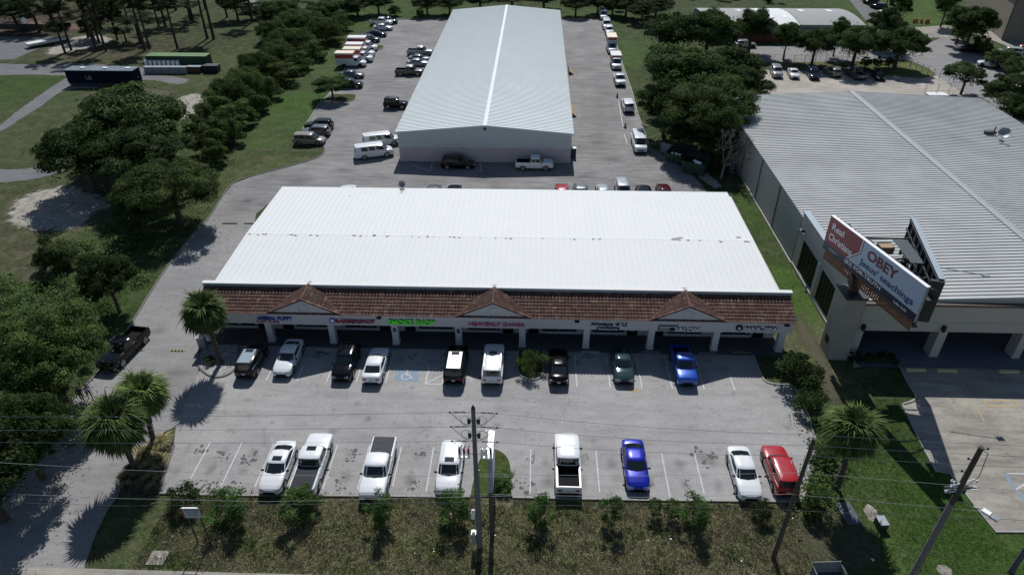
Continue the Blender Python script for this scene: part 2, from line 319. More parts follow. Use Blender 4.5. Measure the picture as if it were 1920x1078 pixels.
left_up3=[(690,84),(700,55),(703,38)]
back_k=[(703,38),(760,37),(1050,36),(1142,37)]
right_k=[(1142,37),(1158,90),(1170,130),(1185,172),(1197,218),(1203,233),(1216,238)]
# rear lot + side drive (one sheet of older, darker asphalt), the front lot in paler asphalt above it
rear=[(392,408),(412,377),(437,345),(480,329),(540,313),(588,299),(606,289),(608,277),(596,271),(553,272),(572,236),(603,190),(640,148),(668,95),(700,55),(703,38),(1142,37),(1158,90),(1170,130),(1185,172),(1197,218),(1206,240),(1222,278),(1262,302),(1300,330),(1320,352),(1330,372),(560,372),(500,385),(480,402)]
paving('rear_lot',rear,.030,m_lot2)
paving('driveway',[(-330,1500),(-60,1040),(8,940),(75,835),(150,735),(200,680),(245,610),(300,521),(352,452),(392,408),(480,402),(470,470),(430,540),(400,590),(372,650),(372,700),(345,760),(330,800),(292,818),(262,850),(236,890),(222,930),(203,955),(178,1005),(158,1066),(60,1420)],.034,m_drive)
front=[(330,800),(345,760),(372,700),(400,660),(420,600),(1452,600),(1410,656),(1435,716),(1482,724),(1516,785),(1526,818),(1536,842),(1520,880),(1503,938),(1200,937),(900,931),(300,924),(312,880),(326,836)]
paving('parking_lot',front,.038,m_lot)
paving('street_apron',[(100,1030),(180,1000),(158,1066),(99,1066)],.042,m_drive)
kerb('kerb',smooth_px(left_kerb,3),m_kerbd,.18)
for nm,p in (('kerb',left_up),('kerb',left_up2),('kerb',left_up3),('kerb',back_k),('kerb',right_k)): kerb(nm,p)
for p in (isl_tree,isl2):
    o=MB().prism(px(*p),0,.12).build('planted_island',m_ground); struct(o)
    ca=o.data.color_attributes.new('zone','FLOAT_COLOR','POINT'); ca.data.foreach_set('color',[.05,.066,.024,.4]*len(o.data.vertices))
    kerb('kerb',smooth_px(p,3))
def island(pts,m=None,col=(.05,.06,.03,.6),k=None,mk=None):
    P=px(*smooth_px(pts,4)); o=MB().prism(P[:-1] if pts[0]==pts[-1] else P,0,.115).build('planted_island',m or m_ground); struct(o)
    if m is None:
        ca=o.data.color_attributes.new('zone','FLOAT_COLOR','POINT'); ca.data.foreach_set('color',list(col)*len(o.data.vertices))
    kerb('kerb',k or smooth_px(pts,4),mk)
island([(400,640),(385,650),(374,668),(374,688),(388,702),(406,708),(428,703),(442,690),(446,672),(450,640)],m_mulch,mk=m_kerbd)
island([(971,650),(971,690),(976,704),(992,712),(1010,710),(1018,698),(1019,650)])
island([(880,931),(890,885),(903,853),(917,843),(936,845),(952,858),(959,880),(961,931)],col=(.06,.085,.022,.2))
kerb('kerb',smooth_px([(1410,656),(1422,694),(1436,716),(1462,722),(1484,724),(1503,752),(1517,786),(1526,818),(1538,842)],4))
kerb('kerb',[(300,925),(420,929),(640,930),(881,932)]); kerb('kerb',[(961,933),(1200,938),(1504,941)])
kerb('kerb',[(1504,941),(1516,900),(1524,874)])
# left island between the drive and the front lot
lis=[(327,836),(312,880),(299,924),(240,932),(224,928),(236,890),(262,850),(292,818),(322,818)]
o=struct(MB().prism(px(*lis),0,.10).build('planted_island',m_ground)); ca=o.data.color_attributes.new('zone','FLOAT_COLOR','POINT'); ca.data.foreach_set('color',[.06,.055,.04,.8]*len(o.data.vertices))
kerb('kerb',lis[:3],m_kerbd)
# sidewalk along the road at the bottom
x0,y0=G(0,1068); x1,y1=G(620,1078)
paving('sidewalk',[(-120,27.2),(-17,27.35),(-17,25.6),(-120,25.4)],.046,m_conc,True)
paving('sidewalk',[(-17,27.35),(60,27.05),(60,25.4),(-17,25.6)],.046,m_conc,True)
paving('road',[(-200,24.2),(200,24.2),(200,8),(-200,8)],.03,m_road,True)
# concrete lot of the neighbour
conc=[(1683,680),(1700,715),(1716,746),(1692,758),(1722,822),(1756,885),(1783,890),(1824,944),(1866,997),(2300,998),(2300,640),(1920,640),(1600,655),(1600,690)]
paving('concrete_lot',conc,.04,m_conc)
kerb('kerb',smooth_px([(1683,680),(1700,715),(1716,742),(1712,752),(1692,758)],3)); kerb('kerb',[(1692,758),(1722,822),(1756,885)],h=.08); kerb('kerb',[(1783,890),(1824,944),(1866,997),(2100,998)],h=.1)
# ground patches
def blobpoly(cx_,cy_,rx,ry,n=26,rough=.18,seed=0):
    rd=random.Random(seed); a=[1+rd.uniform(-rough,rough) for _ in range(n)]
    return [(cx_+rx*a[i]*math.cos(2*math.pi*i/n),cy_+ry*a[i]*math.sin(2*math.pi*i/n)) for i in range(n)]
def patch(name,pts,z,m,seed=1,n=5,j=.35,cell=.7):
    """ragged-edged sheet: 'cover' rises from 0 outside the outline to 1 inside it"""
    P=np.array(px(*smooth_px(pts+[pts[0]],n))[:-1]); Q=np.roll(P,-1,0); pad=j*1.5
    xs=np.arange(P[:,0].min()-pad,P[:,0].max()+pad+cell,cell); ys=np.arange(P[:,1].min()-pad,P[:,1].max()+pad+cell,cell); X,Y=np.meshgrid(xs,ys); T=np.stack([X.ravel(),Y.ravel()],1)
    d=Q-P; L2=(d**2).sum(1)+1e-9; r=T[:,None]-P[None]; t=np.clip((r*d[None]).sum(2)/L2,0,1); dist=np.sqrt(((r-t[...,None]*d[None])**2).sum(2)).min(1)
    x,y=T[:,0:1],T[:,1:2]; cr=((P[None,:,1]>y)!=(Q[None,:,1]>y))&(x<(Q[None,:,0]-P[None,:,0])*(y-P[None,:,1])/(Q[None,:,1]-P[None,:,1]+1e-12)+P[None,:,0]); ins=cr.sum(1)%2==1
    c=np.clip(.5+np.where(ins,dist,-dist)/(2*j),0,1); nx=len(xs); keep=[]
    for b in range(len(ys)-1):
        for a in range(nx-1):
            q=(b*nx+a,b*nx+a+1,(b+1)*nx+a+1,(b+1)*nx+a)
            if max(c[k] for k in q)>.02: keep.append(q)
    me=bpy.data.meshes.new(name); me.from_pydata([(float(a),float(b),z) for a,b in T],[],keep); me.materials.append(m); ca=me.color_attributes.new('cover','FLOAT_COLOR','POINT')
    col=np.ones((len(T),4),np.float32); col[:,:3]=c[:,None]; ca.data.foreach_set('color',col.ravel()); return struct(link(name,me))
patch('sand_patch',[(44,376),(78,362),(120,356),(165,370),(190,386),(160,398),(146,420),(96,424),(60,420),(34,408)],.012,m_sandr,3,5,3.2)
patch('sand_patch',[(345,182),(368,178),(372,200),(352,222),(330,215),(322,196)],.012,m_sandr,4,5,1.6)
patch('sand_patch',[(110,80),(170,68),(200,78),(150,92),(100,100)],.012,m_sandr,5,5,3.2)
patch('gravel_path',[(0,237),(40,205),(112,155),(150,140),(250,138),(345,148),(335,158),(270,150),(180,165),(120,170),(70,203),(30,228),(0,246),(-80,285),(-80,270)],.016,m_pathr,6,4,.5)
patch('gravel_path',[(-60,118),(60,122),(140,120),(270,128),(270,138),(140,142),(60,140),(-60,140)],.020,m_pathr,7,4,.6)
patch('gravel_path',[(-60,316),(50,318),(90,296),(130,300),(122,318),(70,334),(0,342),(-60,345)],.016,m_pathr,8,4,.5)
paving('basketball_court',[(-140,69),(92,70),(112,74),(26,112),(-140,118)],.024,m_path)
patch('bare_soil',[(0,50),(60,42),(150,48),(165,54),(60,54),(0,56)],.010,m_soilr,9,4,2.0)
patch('sand_patch',[(1222,262),(1240,270),(1262,292),(1300,320),(1330,345),(1350,352),(1330,330),(1262,285)],.012,m_sandr,12,4,.7)
for q,(pts,jj) in enumerate((([(150,178),(220,165),(300,168),(330,175),(250,190),(170,190)],1.5),([(1500,590),(1530,640),(1560,700),(1575,760),(1560,770),(1535,700),(1505,640),(1490,600)],.5),([(10,560),(60,500),(110,470),(120,490),(60,540),(20,590)],.8),([(1500,1000),(1560,960),(1640,1010),(1640,1060),(1560,1070)],.8))):
    patch('bare_soil',pts,.009+.0005*q,m_dryr,20+q,4,jj)
# upper right: access road, gravel lot and street
paving('street',[(1380,92),(1460,92),(1600,92),(1735,100),(1752,92),(1700,60),(1640,20),(1610,0),(1590,-40),(1560,-40),(1640,60),(1690,80),(1400,86)],.02,m_road)
paving('access_road',[(1380,88),(1600,88),(1740,82),(1790,60),(1810,86),(1860,110),(1905,140),(2080,230),(2080,330),(1830,190),(1768,152),(1740,128),(1700,112),(1600,116),(1380,118)],.028,asphalt_mat('pale_road',(.27,.265,.265)))
paving('gravel_lot',[(1425,132),(1600,134),(1660,142),(1725,148),(1768,140),(1800,150),(1900,190),(2000,260),(1850,260),(1425,205)],.024,m_concd)
paving('concrete_pad',[(1716,52),(1780,48),(1800,58),(1795,70),(1745,72),(1716,60)],.032,m_conc)
paving('concrete_pad',[(1810,60),(1840,68),(1900,92),(1960,120),(1960,60),(1860,40),(1800,44)],.036,m_conc)
# ---------------------------------------------------------------- painted markings
def strip(mb,a,b,w_,z,mi=0):
    a=Vector(a);b=Vector(b);d=(b-a).normalized();q=Vector((-d.y,d.x))*w_/2; mb.sheet([tuple(a-q),tuple(b-q),tuple(b+q),tuple(a+q)],z,mi)
rd=random.Random(5)
mb=MB()
for sx in (497,555,611.7,667.5,723,1081,1143,1202,1258,1317,1373):
    x,_=G(sx,718); strip(mb,(x,46.75),(x,48.9+rd.uniform(-.1,.1)),.11,.043)
for sx in (611.7,667.5,723,1081,1143,1202,1258,1317):
    x,_=G(sx,718); strip(mb,(x,49.3),(x,51.4),.10,.043)
xa,_=G(798,718);xb,_=G(829,718)
strip(mb,(xa,46.75),(xa,49.3),.12,.043);strip(mb,(xb,46.75),(xb,49.3),.12,.043);strip(mb,(xa,46.72),(xb,46.72),.12,.0435);strip(mb,(xa,46.8),(xb,48.0),.12,.0445);strip(mb,(xa,48.3),(xb,49.5),.10,.0445)
x0=G(395,828)[0]
for k in range(21):
    x=x0+2.64*k
    if -5.2<x<-1.2 or x>19.6: continue
    strip(mb,(x,34.6 if k%3 else 35.0),(x,39.1),.10,.043)
struct(mb.build('parking_lines',m_line))
x=G(762,705)[0]; 
struct(MB().sheet([(x-1.0,47.0),(x+1.15,47.0),(x+1.1,48.7),(x-.95,48.7)],.042).build('blue_bay_paint',m_bline))
def wheelchair(cx_,cy_,s,zz):
    mb=MB(); mb.sheet([(cx_+.18*s*math.cos(t*.785)-.05*s,cy_+.18*s*math.sin(t*.785)+.95*s) for t in range(8)],zz)
    strip(mb,(cx_-.05*s,cy_+.7*s),(cx_+.0*s,cy_+.15*s),.16*s,zz);strip(mb,(cx_-.02*s,cy_+.45*s),(cx_+.4*s,cy_+.42*s),.12*s,zz+.001)
    strip(mb,(cx_+.0*s,cy_+.12*s),(cx_+.45*s,cy_+.1*s),.14*s,zz+.002);strip(mb,(cx_+.42*s,cy_+.1*s),(cx_+.65*s,cy_-.45*s),.14*s,zz+.003);strip(mb,(cx_+.6*s,cy_-.42*s),(cx_+.85*s,cy_-.36*s),.12*s,zz+.0035)
    for i in range(9):
        a0=R(95+i*27);a1=R(95+(i+1)*27); strip(mb,(cx_-.05*s+.5*s*math.cos(a0),cy_-.12*s+.5*s*math.sin(a0)),(cx_-.05*s+.5*s*math.cos(a1),cy_-.12*s+.5*s*math.sin(a1)),.12*s,zz+.0005*i)
    return struct(mb.build('wheelchair_symbol',m_line))
wheelchair(x,47.75,.8,.046); xx,yy=G(878,714); wheelchair(xx,47.5,.55,.046)
sd=MB(); cov=[]; rq=random.Random(21)
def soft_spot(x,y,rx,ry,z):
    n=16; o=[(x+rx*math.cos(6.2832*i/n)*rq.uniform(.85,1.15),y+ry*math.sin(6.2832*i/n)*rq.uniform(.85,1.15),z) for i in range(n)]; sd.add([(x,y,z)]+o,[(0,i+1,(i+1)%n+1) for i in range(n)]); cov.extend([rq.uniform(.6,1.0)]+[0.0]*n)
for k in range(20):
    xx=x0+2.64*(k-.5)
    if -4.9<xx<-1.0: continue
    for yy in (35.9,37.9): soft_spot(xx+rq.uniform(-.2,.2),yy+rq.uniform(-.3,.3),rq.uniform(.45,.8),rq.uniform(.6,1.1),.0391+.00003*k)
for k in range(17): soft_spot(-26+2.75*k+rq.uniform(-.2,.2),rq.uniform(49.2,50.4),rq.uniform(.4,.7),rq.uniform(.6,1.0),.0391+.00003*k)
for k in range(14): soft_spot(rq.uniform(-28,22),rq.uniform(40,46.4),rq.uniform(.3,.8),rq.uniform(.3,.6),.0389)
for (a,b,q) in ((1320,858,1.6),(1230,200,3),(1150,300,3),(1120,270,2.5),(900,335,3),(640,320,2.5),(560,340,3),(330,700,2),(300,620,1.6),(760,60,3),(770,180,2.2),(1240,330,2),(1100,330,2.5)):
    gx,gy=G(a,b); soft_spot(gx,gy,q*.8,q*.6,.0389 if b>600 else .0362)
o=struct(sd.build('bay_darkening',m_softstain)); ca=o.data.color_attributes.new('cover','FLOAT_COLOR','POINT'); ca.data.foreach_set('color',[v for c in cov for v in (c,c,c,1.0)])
# stains: clusters of small dark ragged spots
stn=MB(); rd=random.Random(11)
for (sx,sy,s) in ((375,848,.7),(415,855,.8),(470,856,.9),(385,908,.9),(400,915,.6),(437,912,.8),(660,857,.8),(640,908,.7),(792,850,.7),(775,908,.7),(990,912,.9),(996,860,.5),(1100,858,.4),(1320,858,1.2),(1420,905,.4),(772,668,.6),(1103,670,.6),(1330,676,.35),(600,665,.9),(1220,905,.4),(1180,905,.4),(1290,905,.4)):
    gx,gy=G(sx,sy)
    for k in range(13):
        a=rd.uniform(0,6.28);r_=rd.random()**.6*s; q=s*rd.uniform(.06,.22)
        stn.sheet(blobpoly(gx+r_*.8*math.cos(a),gy+r_*math.sin(a),q,q*rd.uniform(.6,1.2),9,.35,rd.random()),.0392+.00015*k)
struct(stn.build('oil_stains',m_stain))
gx,gy=G(1186,731); struct(MB().sheet(blobpoly(gx,gy,.75,.45,18,.35,4),.0402).build('rust_stain',m_rust))
# neighbour markings
mb=MB()
for a,b in (((1740,680),(1785,760)),((1790,690),(1845,790)),((1905,690),(1960,790)),((1789,653),(1800,700)),((1822,653),(1862,700)),((1789,653),(1822,653)),((1800,690),(1836,680)),((1812,707),(1850,697)),((1825,727),(1842,722)),((1832,745),(1857,738)),((1862,700),(1880,740))): 
    A=G(*a);B=G(*b); strip(mb,A,B,.10,.044+.0004*len(mb.f))
struct(mb.build('faint_lines',m_yline))
mb=MB(); A=G(1845,752);B=G(1905,752);C=G(1910,762);D=G(1850,762)
for p,q in ((A,B),(B,C),(C,D),(D,A)): strip(mb,p,q,.14,.049+.0004*len(mb.f))
struct(mb.build('yellow_box',m_yline))
mb=MB(); strip(mb,G(1885,890),G(1935,960),.3,.044); struct(mb.build('blue_line',m_bline))
mb=MB(); strip(mb,G(1888,888),G(1960,889),.12,.0455); strip(mb,G(1905,918),G(1925,905),.12,.046); struct(mb.build('white_line',m_line))
mb=MB(); A=[G(1138,120)[0],G(1138,120)[1]]
for a,b in (((1150,120),(1152,150)),((1160,190),(1168,238)),((1170,252),(1176,270))): strip(mb,G(*a),G(*b),.12,.036)
for a,b in (((760,304),(806,322)),((811,305),(806,323)),((900,305),(902,322)),((985,305),(990,322))): strip(mb,G(*a),G(*b),.1,.036)
struct(mb.build('rear_lot_lines',m_line))
# ================================================================ STRIP MALL
def ribs_x(mb,x0,x1,ys,zf,h,w_,mi=0):
    """ribs running along x at each y, following height zf(x) at x0 and x1"""
    for y in ys:
        a=zf(x0);b=zf(x1)
        mb.add([(x0,y-w_/2,a),(x0,y-w_*.3,a+h),(x0,y+w_*.3,a+h),(x0,y+w_/2,a),(x1,y-w_/2,b),(x1,y-w_*.3,b+h),(x1,y+w_*.3,b+h),(x1,y+w_/2,b)],
               [(0,4,5,1),(1,5,6,2),(2,6,7,3)],mi)
def ribs_y(mb,y0,y1,xs,za,zb,h,w_,mi=0):
    for x in xs:
        mb.add([(x-w_/2,y0,za),(x-w_*.3,y0,za+h),(x+w_*.3,y0,za+h),(x+w_/2,y0,za),(x-w_/2,y1,zb),(x-w_*.3,y1,zb+h),(x+w_*.3,y1,zb+h),(x+w_/2,y1,zb)],
               [(0,1,5,4),(1,2,6,5),(2,3,7,6),(0,3,2,1)],mi)
m_tile=None
def tile_mat():
    m=bpy.data.materials.new('clay_tile'); m.use_nodes=True; t=m.node_tree; b=t.nodes['Principled BSDF']; b.inputs['Roughness'].default_value=.85
    g=t.nodes.new('ShaderNodeNewGeometry'); mp=t.nodes.new('ShaderNodeMapping'); mp.inputs['Scale'].default_value=(3.03,2.6,2.6); t.links.new(g.outputs['Position'],mp.inputs[0])
    v=t.nodes.new('ShaderNodeTexVoronoi'); v.inputs['Scale'].default_value=1; v.inputs['Randomness'].default_value=.6; t.links.new(mp.outputs[0],v.inputs['Vector'])
    r=t.nodes.new('ShaderNodeValToRGB'); e=r.color_ramp.elements; e[0].position=0; e[0].color=(.075,.03,.024,1); e[1].position=1; e[1].color=(.29,.19,.13,1)
    q=e.new(.5); q.color=(.105,.05,.038,1); q=e.new(.8); q.color=(.16,.088,.06,1)
    t.links.new(v.outputs['Color'],r.inputs[0]); n=t.nodes.new('ShaderNodeTexNoise'); n.inputs['Scale'].default_value=1.2; n.inputs['Detail'].default_value=6; t.links.new(g.outputs['Position'],n.inputs['Vector'])
    mr=t.nodes.new('ShaderNodeMapRange'); mr.inputs[1].default_value=.45; mr.inputs[2].default_value=.75; mr.inputs[4].default_value=.65; t.links.new(n.outputs['Fac'],mr.inputs[0])
    mx=t.nodes.new('ShaderNodeMix'); mx.data_type='RGBA'; t.links.new(mr.outputs[0],mx.inputs[0]); t.links.new(r.outputs[0],mx.inputs[6]); mx.inputs[7].default_value=(.10,.085,.075,1); t.links.new(mx.outputs[2],b.inputs['Base Color'])
    return m
m_tile=tile_mat()
def tile_patch(mb,o,u,v,nu,rows,pitch,rowlen,clip=None):
    """barrel tiles: o top corner, u unit across, v unit down slope; normal up"""
    o=Vector(o);u=Vector(u).normalized();v=Vector(v).normalized();n=u.cross(v); 
    if n.z<0:n=-n
    K=6
    for r in range(rows):
        t0=r*rowlen; a,b=0,nu
        if clip: a,b=clip(r)
        if b<=a: continue
        vs=[];
        for side in (0,1):
            for i in range(a*K,b*K+1):
                ph=(i%K)/K; hgt=.10*abs(math.sin(math.pi*ph)) ; lift=.0 if side==0 else .055
                p=o+u*(i*pitch/K)+v*(t0+side*(rowlen+.02))+n*(hgt+lift+.02); vs.append(p)
        m_=(b-a)*K+1
        fs=[(i,i+1,m_+i+1,m_+i) for i in range(m_-1)]
        # front lip
        vs2=[vs[m_+i]-n*.055 for i in range(m_)]; base=len(vs); vs=vs+vs2; fs+=[(m_+i,m_+i+1,base+i+1,base+i) for i in range(m_-1)]
        mb.add(vs,fs)
SX0,SX1=-31.9,24.45; FY=52.15; ZF0,ZF1=2.45,3.72
mall=thing('strip_mall','long single storey shop row with white metal roof, red tile front and three gables','building',(0,52.4,0))
mall.location=(0,0,0)
mall.location=(-3.6,54.0,0); OFF=Vector((3.6,-54.0,0))
def mpart(mb,name,mats,parent=mall,smooth=None):
    o=mb.build(name,mats,parent,smooth); 
    if parent is mall: o.location=OFF
    return o
# rear shell and storefront wall
mb=MB(); mb.box(-31.3,23.9,54.4,54.6,0.0,3.6); mb.box(-31.3,23.9,55.6,76.0,0.0,4.9); mb.box(-31.3,-31.0,54.6,55.6,0,3.6); mb.box(23.6,23.9,54.6,55.6,0,3.6)
mpart(mb,'wall',m_stucco)
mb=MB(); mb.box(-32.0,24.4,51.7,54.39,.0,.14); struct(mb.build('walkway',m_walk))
# fascia beam with soffit
mb=MB(); mb.box(SX0,SX1,FY,FY+.35,ZF0,ZF1); mb.box(SX0+.0,SX1,FY+.35,55.6,ZF0+.05,ZF0+.2)
mb.box(SX0-.02,SX1+.02,FY-.05,FY,ZF1-.20,ZF1-.02)
mb.box(SX1-.3,SX1,FY+.35,55.6,ZF0+.2,ZF1); mb.box(SX0,SX0+.3,FY+.35,55.6,ZF0+.2,ZF1)
mpart(mb,'fascia',m_stucco)
for k in range(-1,9):
    x=-25.43+6.145*k
    if k==8: x=23.75
    mb=MB(); mb.box(x-.3,x+.3,FY+.03,FY+.6,.14,ZF0); mb.box(x-.34,x+.34,FY-.01,FY+.64,.14,.4)
    mpart(mb,'column',m_stucco)
# shop windows and doors along the recessed wall
rd=random.Random(3); x=-30.8
for k in range(9):
    x0=-31.3+6.145*k
    for (a,b,kind) in ((.5,3.6,'window'),(3.9,4.9,'door')) if k%2==0 else ((.3,1.3,'door'),(1.7,5.0,'window')):
        xa,xb=x0+a,x0+b; za,zb=((.58,2.3) if kind=='window' else (.16,2.3))
        mb=MB(); mb.box(xa,xb,54.3,54.397,za,zb)
        o=mpart(mb,kind,m_win)
        f=MB(); t=.06
        f.box(xa-t,xb+t,54.26,54.36,zb,zb+t); f.box(xa-t,xb+t,54.26,54.36,za-t,za); f.box(xa-t,xa,54.26,54.36,za,zb); f.box(xb,xb+t,54.26,54.36,za,zb)
        if kind=='window': f.box((xa+xb)/2-.03,(xa+xb)/2+.03,54.27,54.298,za,zb)
        f.build('frame',m_steel,o)
rd=random.Random(9)
for k in range(16):
    xx=-29.5+3.3*k+rd.uniform(-.6,.6); mb=MB(); mb.box(xx,xx+rd.uniform(.4,.9),54.22,54.255,rd.uniform(.75,.9),rd.uniform(1.3,1.9)); mpart(mb,'poster',(m_slate,m_stucco,bpy.data.materials['alloy_rim'],m_beige)[k%4])
# white roof
RX0,RX1=-31.05,23.45; RZ=5.25; RY0,RY1=55.0,76.35
ry=G(960,445,5.55)[1]
mb=MB(); mb.add([(RX0,RY0,RZ),(RX1,RY0,RZ),(RX1,ry,5.55),(RX0,ry,5.55),(RX1,RY1,RZ),(RX0,RY1,RZ)],[(0,1,2,3),(3,2,4,5)])
mb.add([(RX0,RY0,RZ-.35),(RX1,RY0,RZ-.35),(RX1,RY1,RZ-.35),(RX0,RY1,RZ-.35),(RX0,RY0,RZ),(RX1,RY0,RZ),(RX1,RY1,RZ),(RX0,RY1,RZ),(RX0,ry,5.55),(RX1,ry,5.55)],[(0,4,8,7,3),(1,2,6,9,5),(3,7,6,2),(0,3,2,1),(0,1,5,4)])
xs=np.arange(RX0+.3,RX1,.61); ribs_y(mb,RY0,ry,xs,RZ+.002,5.552,.028,.05); ribs_y(mb,ry,RY1,xs,5.552,RZ+.002,.028,.05)
roof=mpart(mb,'roof',m_white)
rc=MB(); rc.add([(RX0,ry-.2,5.541),(RX1,ry-.2,5.541),(RX1,ry,5.573),(RX0,ry,5.573),(RX1,ry+.2,5.541),(RX0,ry+.2,5.541)],[(0,1,2,3),(3,2,4,5)]); rc.build('ridge_cap',m_white,roof)
gt=MB(); rd=random.Random(2)
for i in range(46):
    xx=RX0+rd.random()**1.3*54; s=rd.uniform(.04,.13); gt.sheet(blobpoly(xx,ry-.2+rd.uniform(-.1,.15),s*1.4,s,7,.4,i),5.590)
for (sx,sy,s) in ((1268,449,.3),(1262,450,.2),(1275,447,.2),(655,365,.12),(1385,446,.25)):
    gx,gy=G(sx,sy,5.5); z_=5.55-abs(gy-ry)*.3/10.6+.045; gt.sheet(blobpoly(gx,gy,s*1.5,s*.6,9,.4,sx),z_)
gt.build('dirt_streaks',m_whited,roof)['kind']='stuff'
# front parapet cap and flashing above the tile
pz=5.42
mb=MB(); mb.box(SX0-.15,SX1+.25,54.55,55.02,pz-.12,pz)
mpart(mb,'parapet_cap',m_white)
mb=MB(); mb.box(SX0,SX1+.1,54.7,54.96,3.8,pz-.12); mb.box(SX0-.1,SX1+.2,54.58,54.68,pz-.5,pz-.125)
mpart(mb,'flashing',m_slate)
# rear gutter
mb=MB(); mb.box(RX0-.02,RX1+.02,RY1+.003,RY1+.16,RZ-.2,RZ-.02); mpart(mb,'gutter',m_slate)
# tile mansard
ty0,tz0=54.6,4.98; ty1,tz1=51.95,3.70; v=Vector((0,ty1-ty0,tz1-tz0)); L=v.length; rows=8
mb=MB(); tile_patch(mb,(SX0-.05,ty0,tz0),(1,0,0),v,int((SX1-SX0+.1)/.325)+1,rows,.325,L/rows)
mb.add([(SX0,ty0,tz0-.1),(SX0,ty1+.1,tz1-.05),(SX0,ty0,tz1-.05)],[(0,1,2)]); mb.add([(SX1,ty0,tz0-.1),(SX1,ty1+.1,tz1-.05),(SX1,ty0,tz1-.05)],[(0,2,1)])
mpart(mb,'tile_roof',m_tile)
GABLES=(-21.6,-3.6,14.6); HWG=3.45; PK=5.36
for gx in GABLES:
    mb=MB(); fy=FY-.07
    mb.add([(gx-HWG,fy,ZF0-.003),(gx+HWG,fy,ZF0-.003),(gx+HWG,fy,ZF1+.02),(gx,fy,PK-.14),(gx-HWG,fy,ZF1+.02),(gx-HWG,fy+.06,ZF0-.003),(gx+HWG,fy+.06,ZF0-.003),(gx+HWG,fy+.5,ZF1),(gx,fy+.5,PK-.14),(gx-HWG,fy+.5,ZF1)],
           [(0,1,2,3,4),(0,5,6,1),(9,8,7,6,5),(0,4,9,5),(1,6,7,2)])
    wl=mpart(mb,'gable_wall',m_stucco)
    c=MB()
    for i in range(28):
        a0=2*math.pi*i/28;a1=2*math.pi*(i+1)/28; r0,r1=.42,.5; zc=4.40
        q=[(gx+r*math.cos(a),y_,zc+r*math.sin(a)) for y_ in (fy-.003,fy-.05) for r in (r0,r1) for a in (a0,a1)]
        c.add(q,[(4,5,7,6),(0,4,6,2),(1,3,7,5),(2,6,7,3),(0,1,5,4)])
    c.build('medallion',mat('medallion_blue',(.46,.52,.54),.8) if 'medallion_blue' not in bpy.data.materials else bpy.data.materials['medallion_blue'],wl)
    tm=MB()
    for s in (-1,1):
        vv=Vector((s*(HWG+.12),0,ZF1-PK-.02)); LL=vv.length; nr=9; depth=54.9-(fy-.12); np_=int(depth/.325)+1
        # u along +y (ridge to back), rows run down the slope
        def clip(r,nr=nr,np_=np_): return (0,max(1,int(round(np_*(1-(r/nr)*.95)))))
        tile_patch(tm,(gx,fy-.14,PK),(0,1,0),vv,np_,nr,.325,LL/nr,clip)
    tm.tube([(gx,fy-.16,PK+.08),(gx,54.6,PK+.08)],.09,8)
    for s in (-1,1): tm.tube([(gx,fy-.13,PK+.07),(gx+s*(HWG+.1),fy-.13,ZF1+.08)],.085,6)
    tm.ell((gx,54.5,PK+.08),(.13,.13,.1))
    mpart(tm,'gable_roof',m_tile)
    for s in (-1,1):
        if s==1 and gx>0: continue
        f=MB(); f.box(gx+s*(HWG+.02)-.12,gx+s*(HWG+.02)+.12,FY-.33,FY-.12,ZF1-.04,ZF1+.06)
        mpart(f,'floodlight',m_lens)
for sx in (712,1081,1466):
    gx=G(sx,588,3.6)[0]; f=MB(); f.box(gx-.22,gx+.22,FY-.3,FY-.05,3.42,3.56); f.box(gx-.03,gx+.03,FY-.12,FY,3.3,3.45)
    mpart(f,'floodlight',m_black)
for k in (3,4):
    x=-25.43+6.145*(k-1); f=MB(); f.box(x-.15,x+.15,FY-.0,FY+.028,1.7,2.2); mpart(f,'bay_notice',mat('notice_blue%d'%k,(.03,.06,.16),.6))
# shop signs (channel letters standing on the fascia; each sign a thing of its own)
m_sgreen=mat('green_sign_face',(.10,.75,.06),.4,emit=.08); m_sgreen2=mat('green_sign_side',(.03,.22,.03),.5)
m_sblue=mat('blue_sign_face',(.02,.08,.42),.4); m_snavy=mat('navy_sign_face',(.012,.016,.07),.4)
m_sred=mat('maroon_sign_face',(.34,.03,.07),.4); m_spink=mat('pink_sign_face',(.62,.08,.20),.4); m_swhite=mat('white_sign_face',(.86,.86,.88),.4); m_sblack=mat('black_sign_face',(.015,.015,.02),.5)
def letters(parent,body,x0,x1,zc,h,m,y=FY-.14,name='lettering',bold=.012):
    me=text_mesh(body,1.0,.05,m,bold)
    vs=np.array([v.co[:] for v in me.vertices]); w0,w1=vs[:,0].min(),vs[:,0].max(); h0,h1=vs[:,1].min(),vs[:,1].max()
    S=Matrix.Diagonal(((x1-x0)/(w1-w0),h/(h1-h0),1.0,1)); me.transform(Matrix.Translation((-(w0+w1)/2,-(h0+h1)/2,0))); me.transform(S)
    me.transform(Matrix.Rotation(R(90),4,'X'))
    o=link(name,me,parent); o.location=Vector(((x0+x1)/2,y,zc))-(parent.location if parent else Vector((0,0,0))); return o
def sx_(p): return G(p,600,3.0)[0]
def sign(label,loc_px,group='shop signs along the fascia'):
    return thing('shop_sign',label,'sign',(sx_(loc_px),FY-.14,3.0),0,group)
s=sign('blue block letter sign over a thin red line, leftmost sign on the fascia',515); 
letters(s,'ANIMAL PUPPY',sx_(482),sx_(549),3.18,.42,m_sblue); letters(s,'PUPPY STORE',sx_(480),sx_(523),2.78,.20,m_sred)
b=MB().box(-.5,.5,-.02,.02,-.16,.16); o=b.build('raceway',m_slate,s); o.location=(0,.1,.1); o.scale=(2.6,1,.6)
o=MB().box(-1.2,1.2,-.05,.03,-.13,.13).build('sign_box',m_swhite,s); o.location=((sx_(501)-sx_(515)),.09,-.22)
s=sign('dark red BARBERSHOP letters with a small round badge, left of the green sign',665)
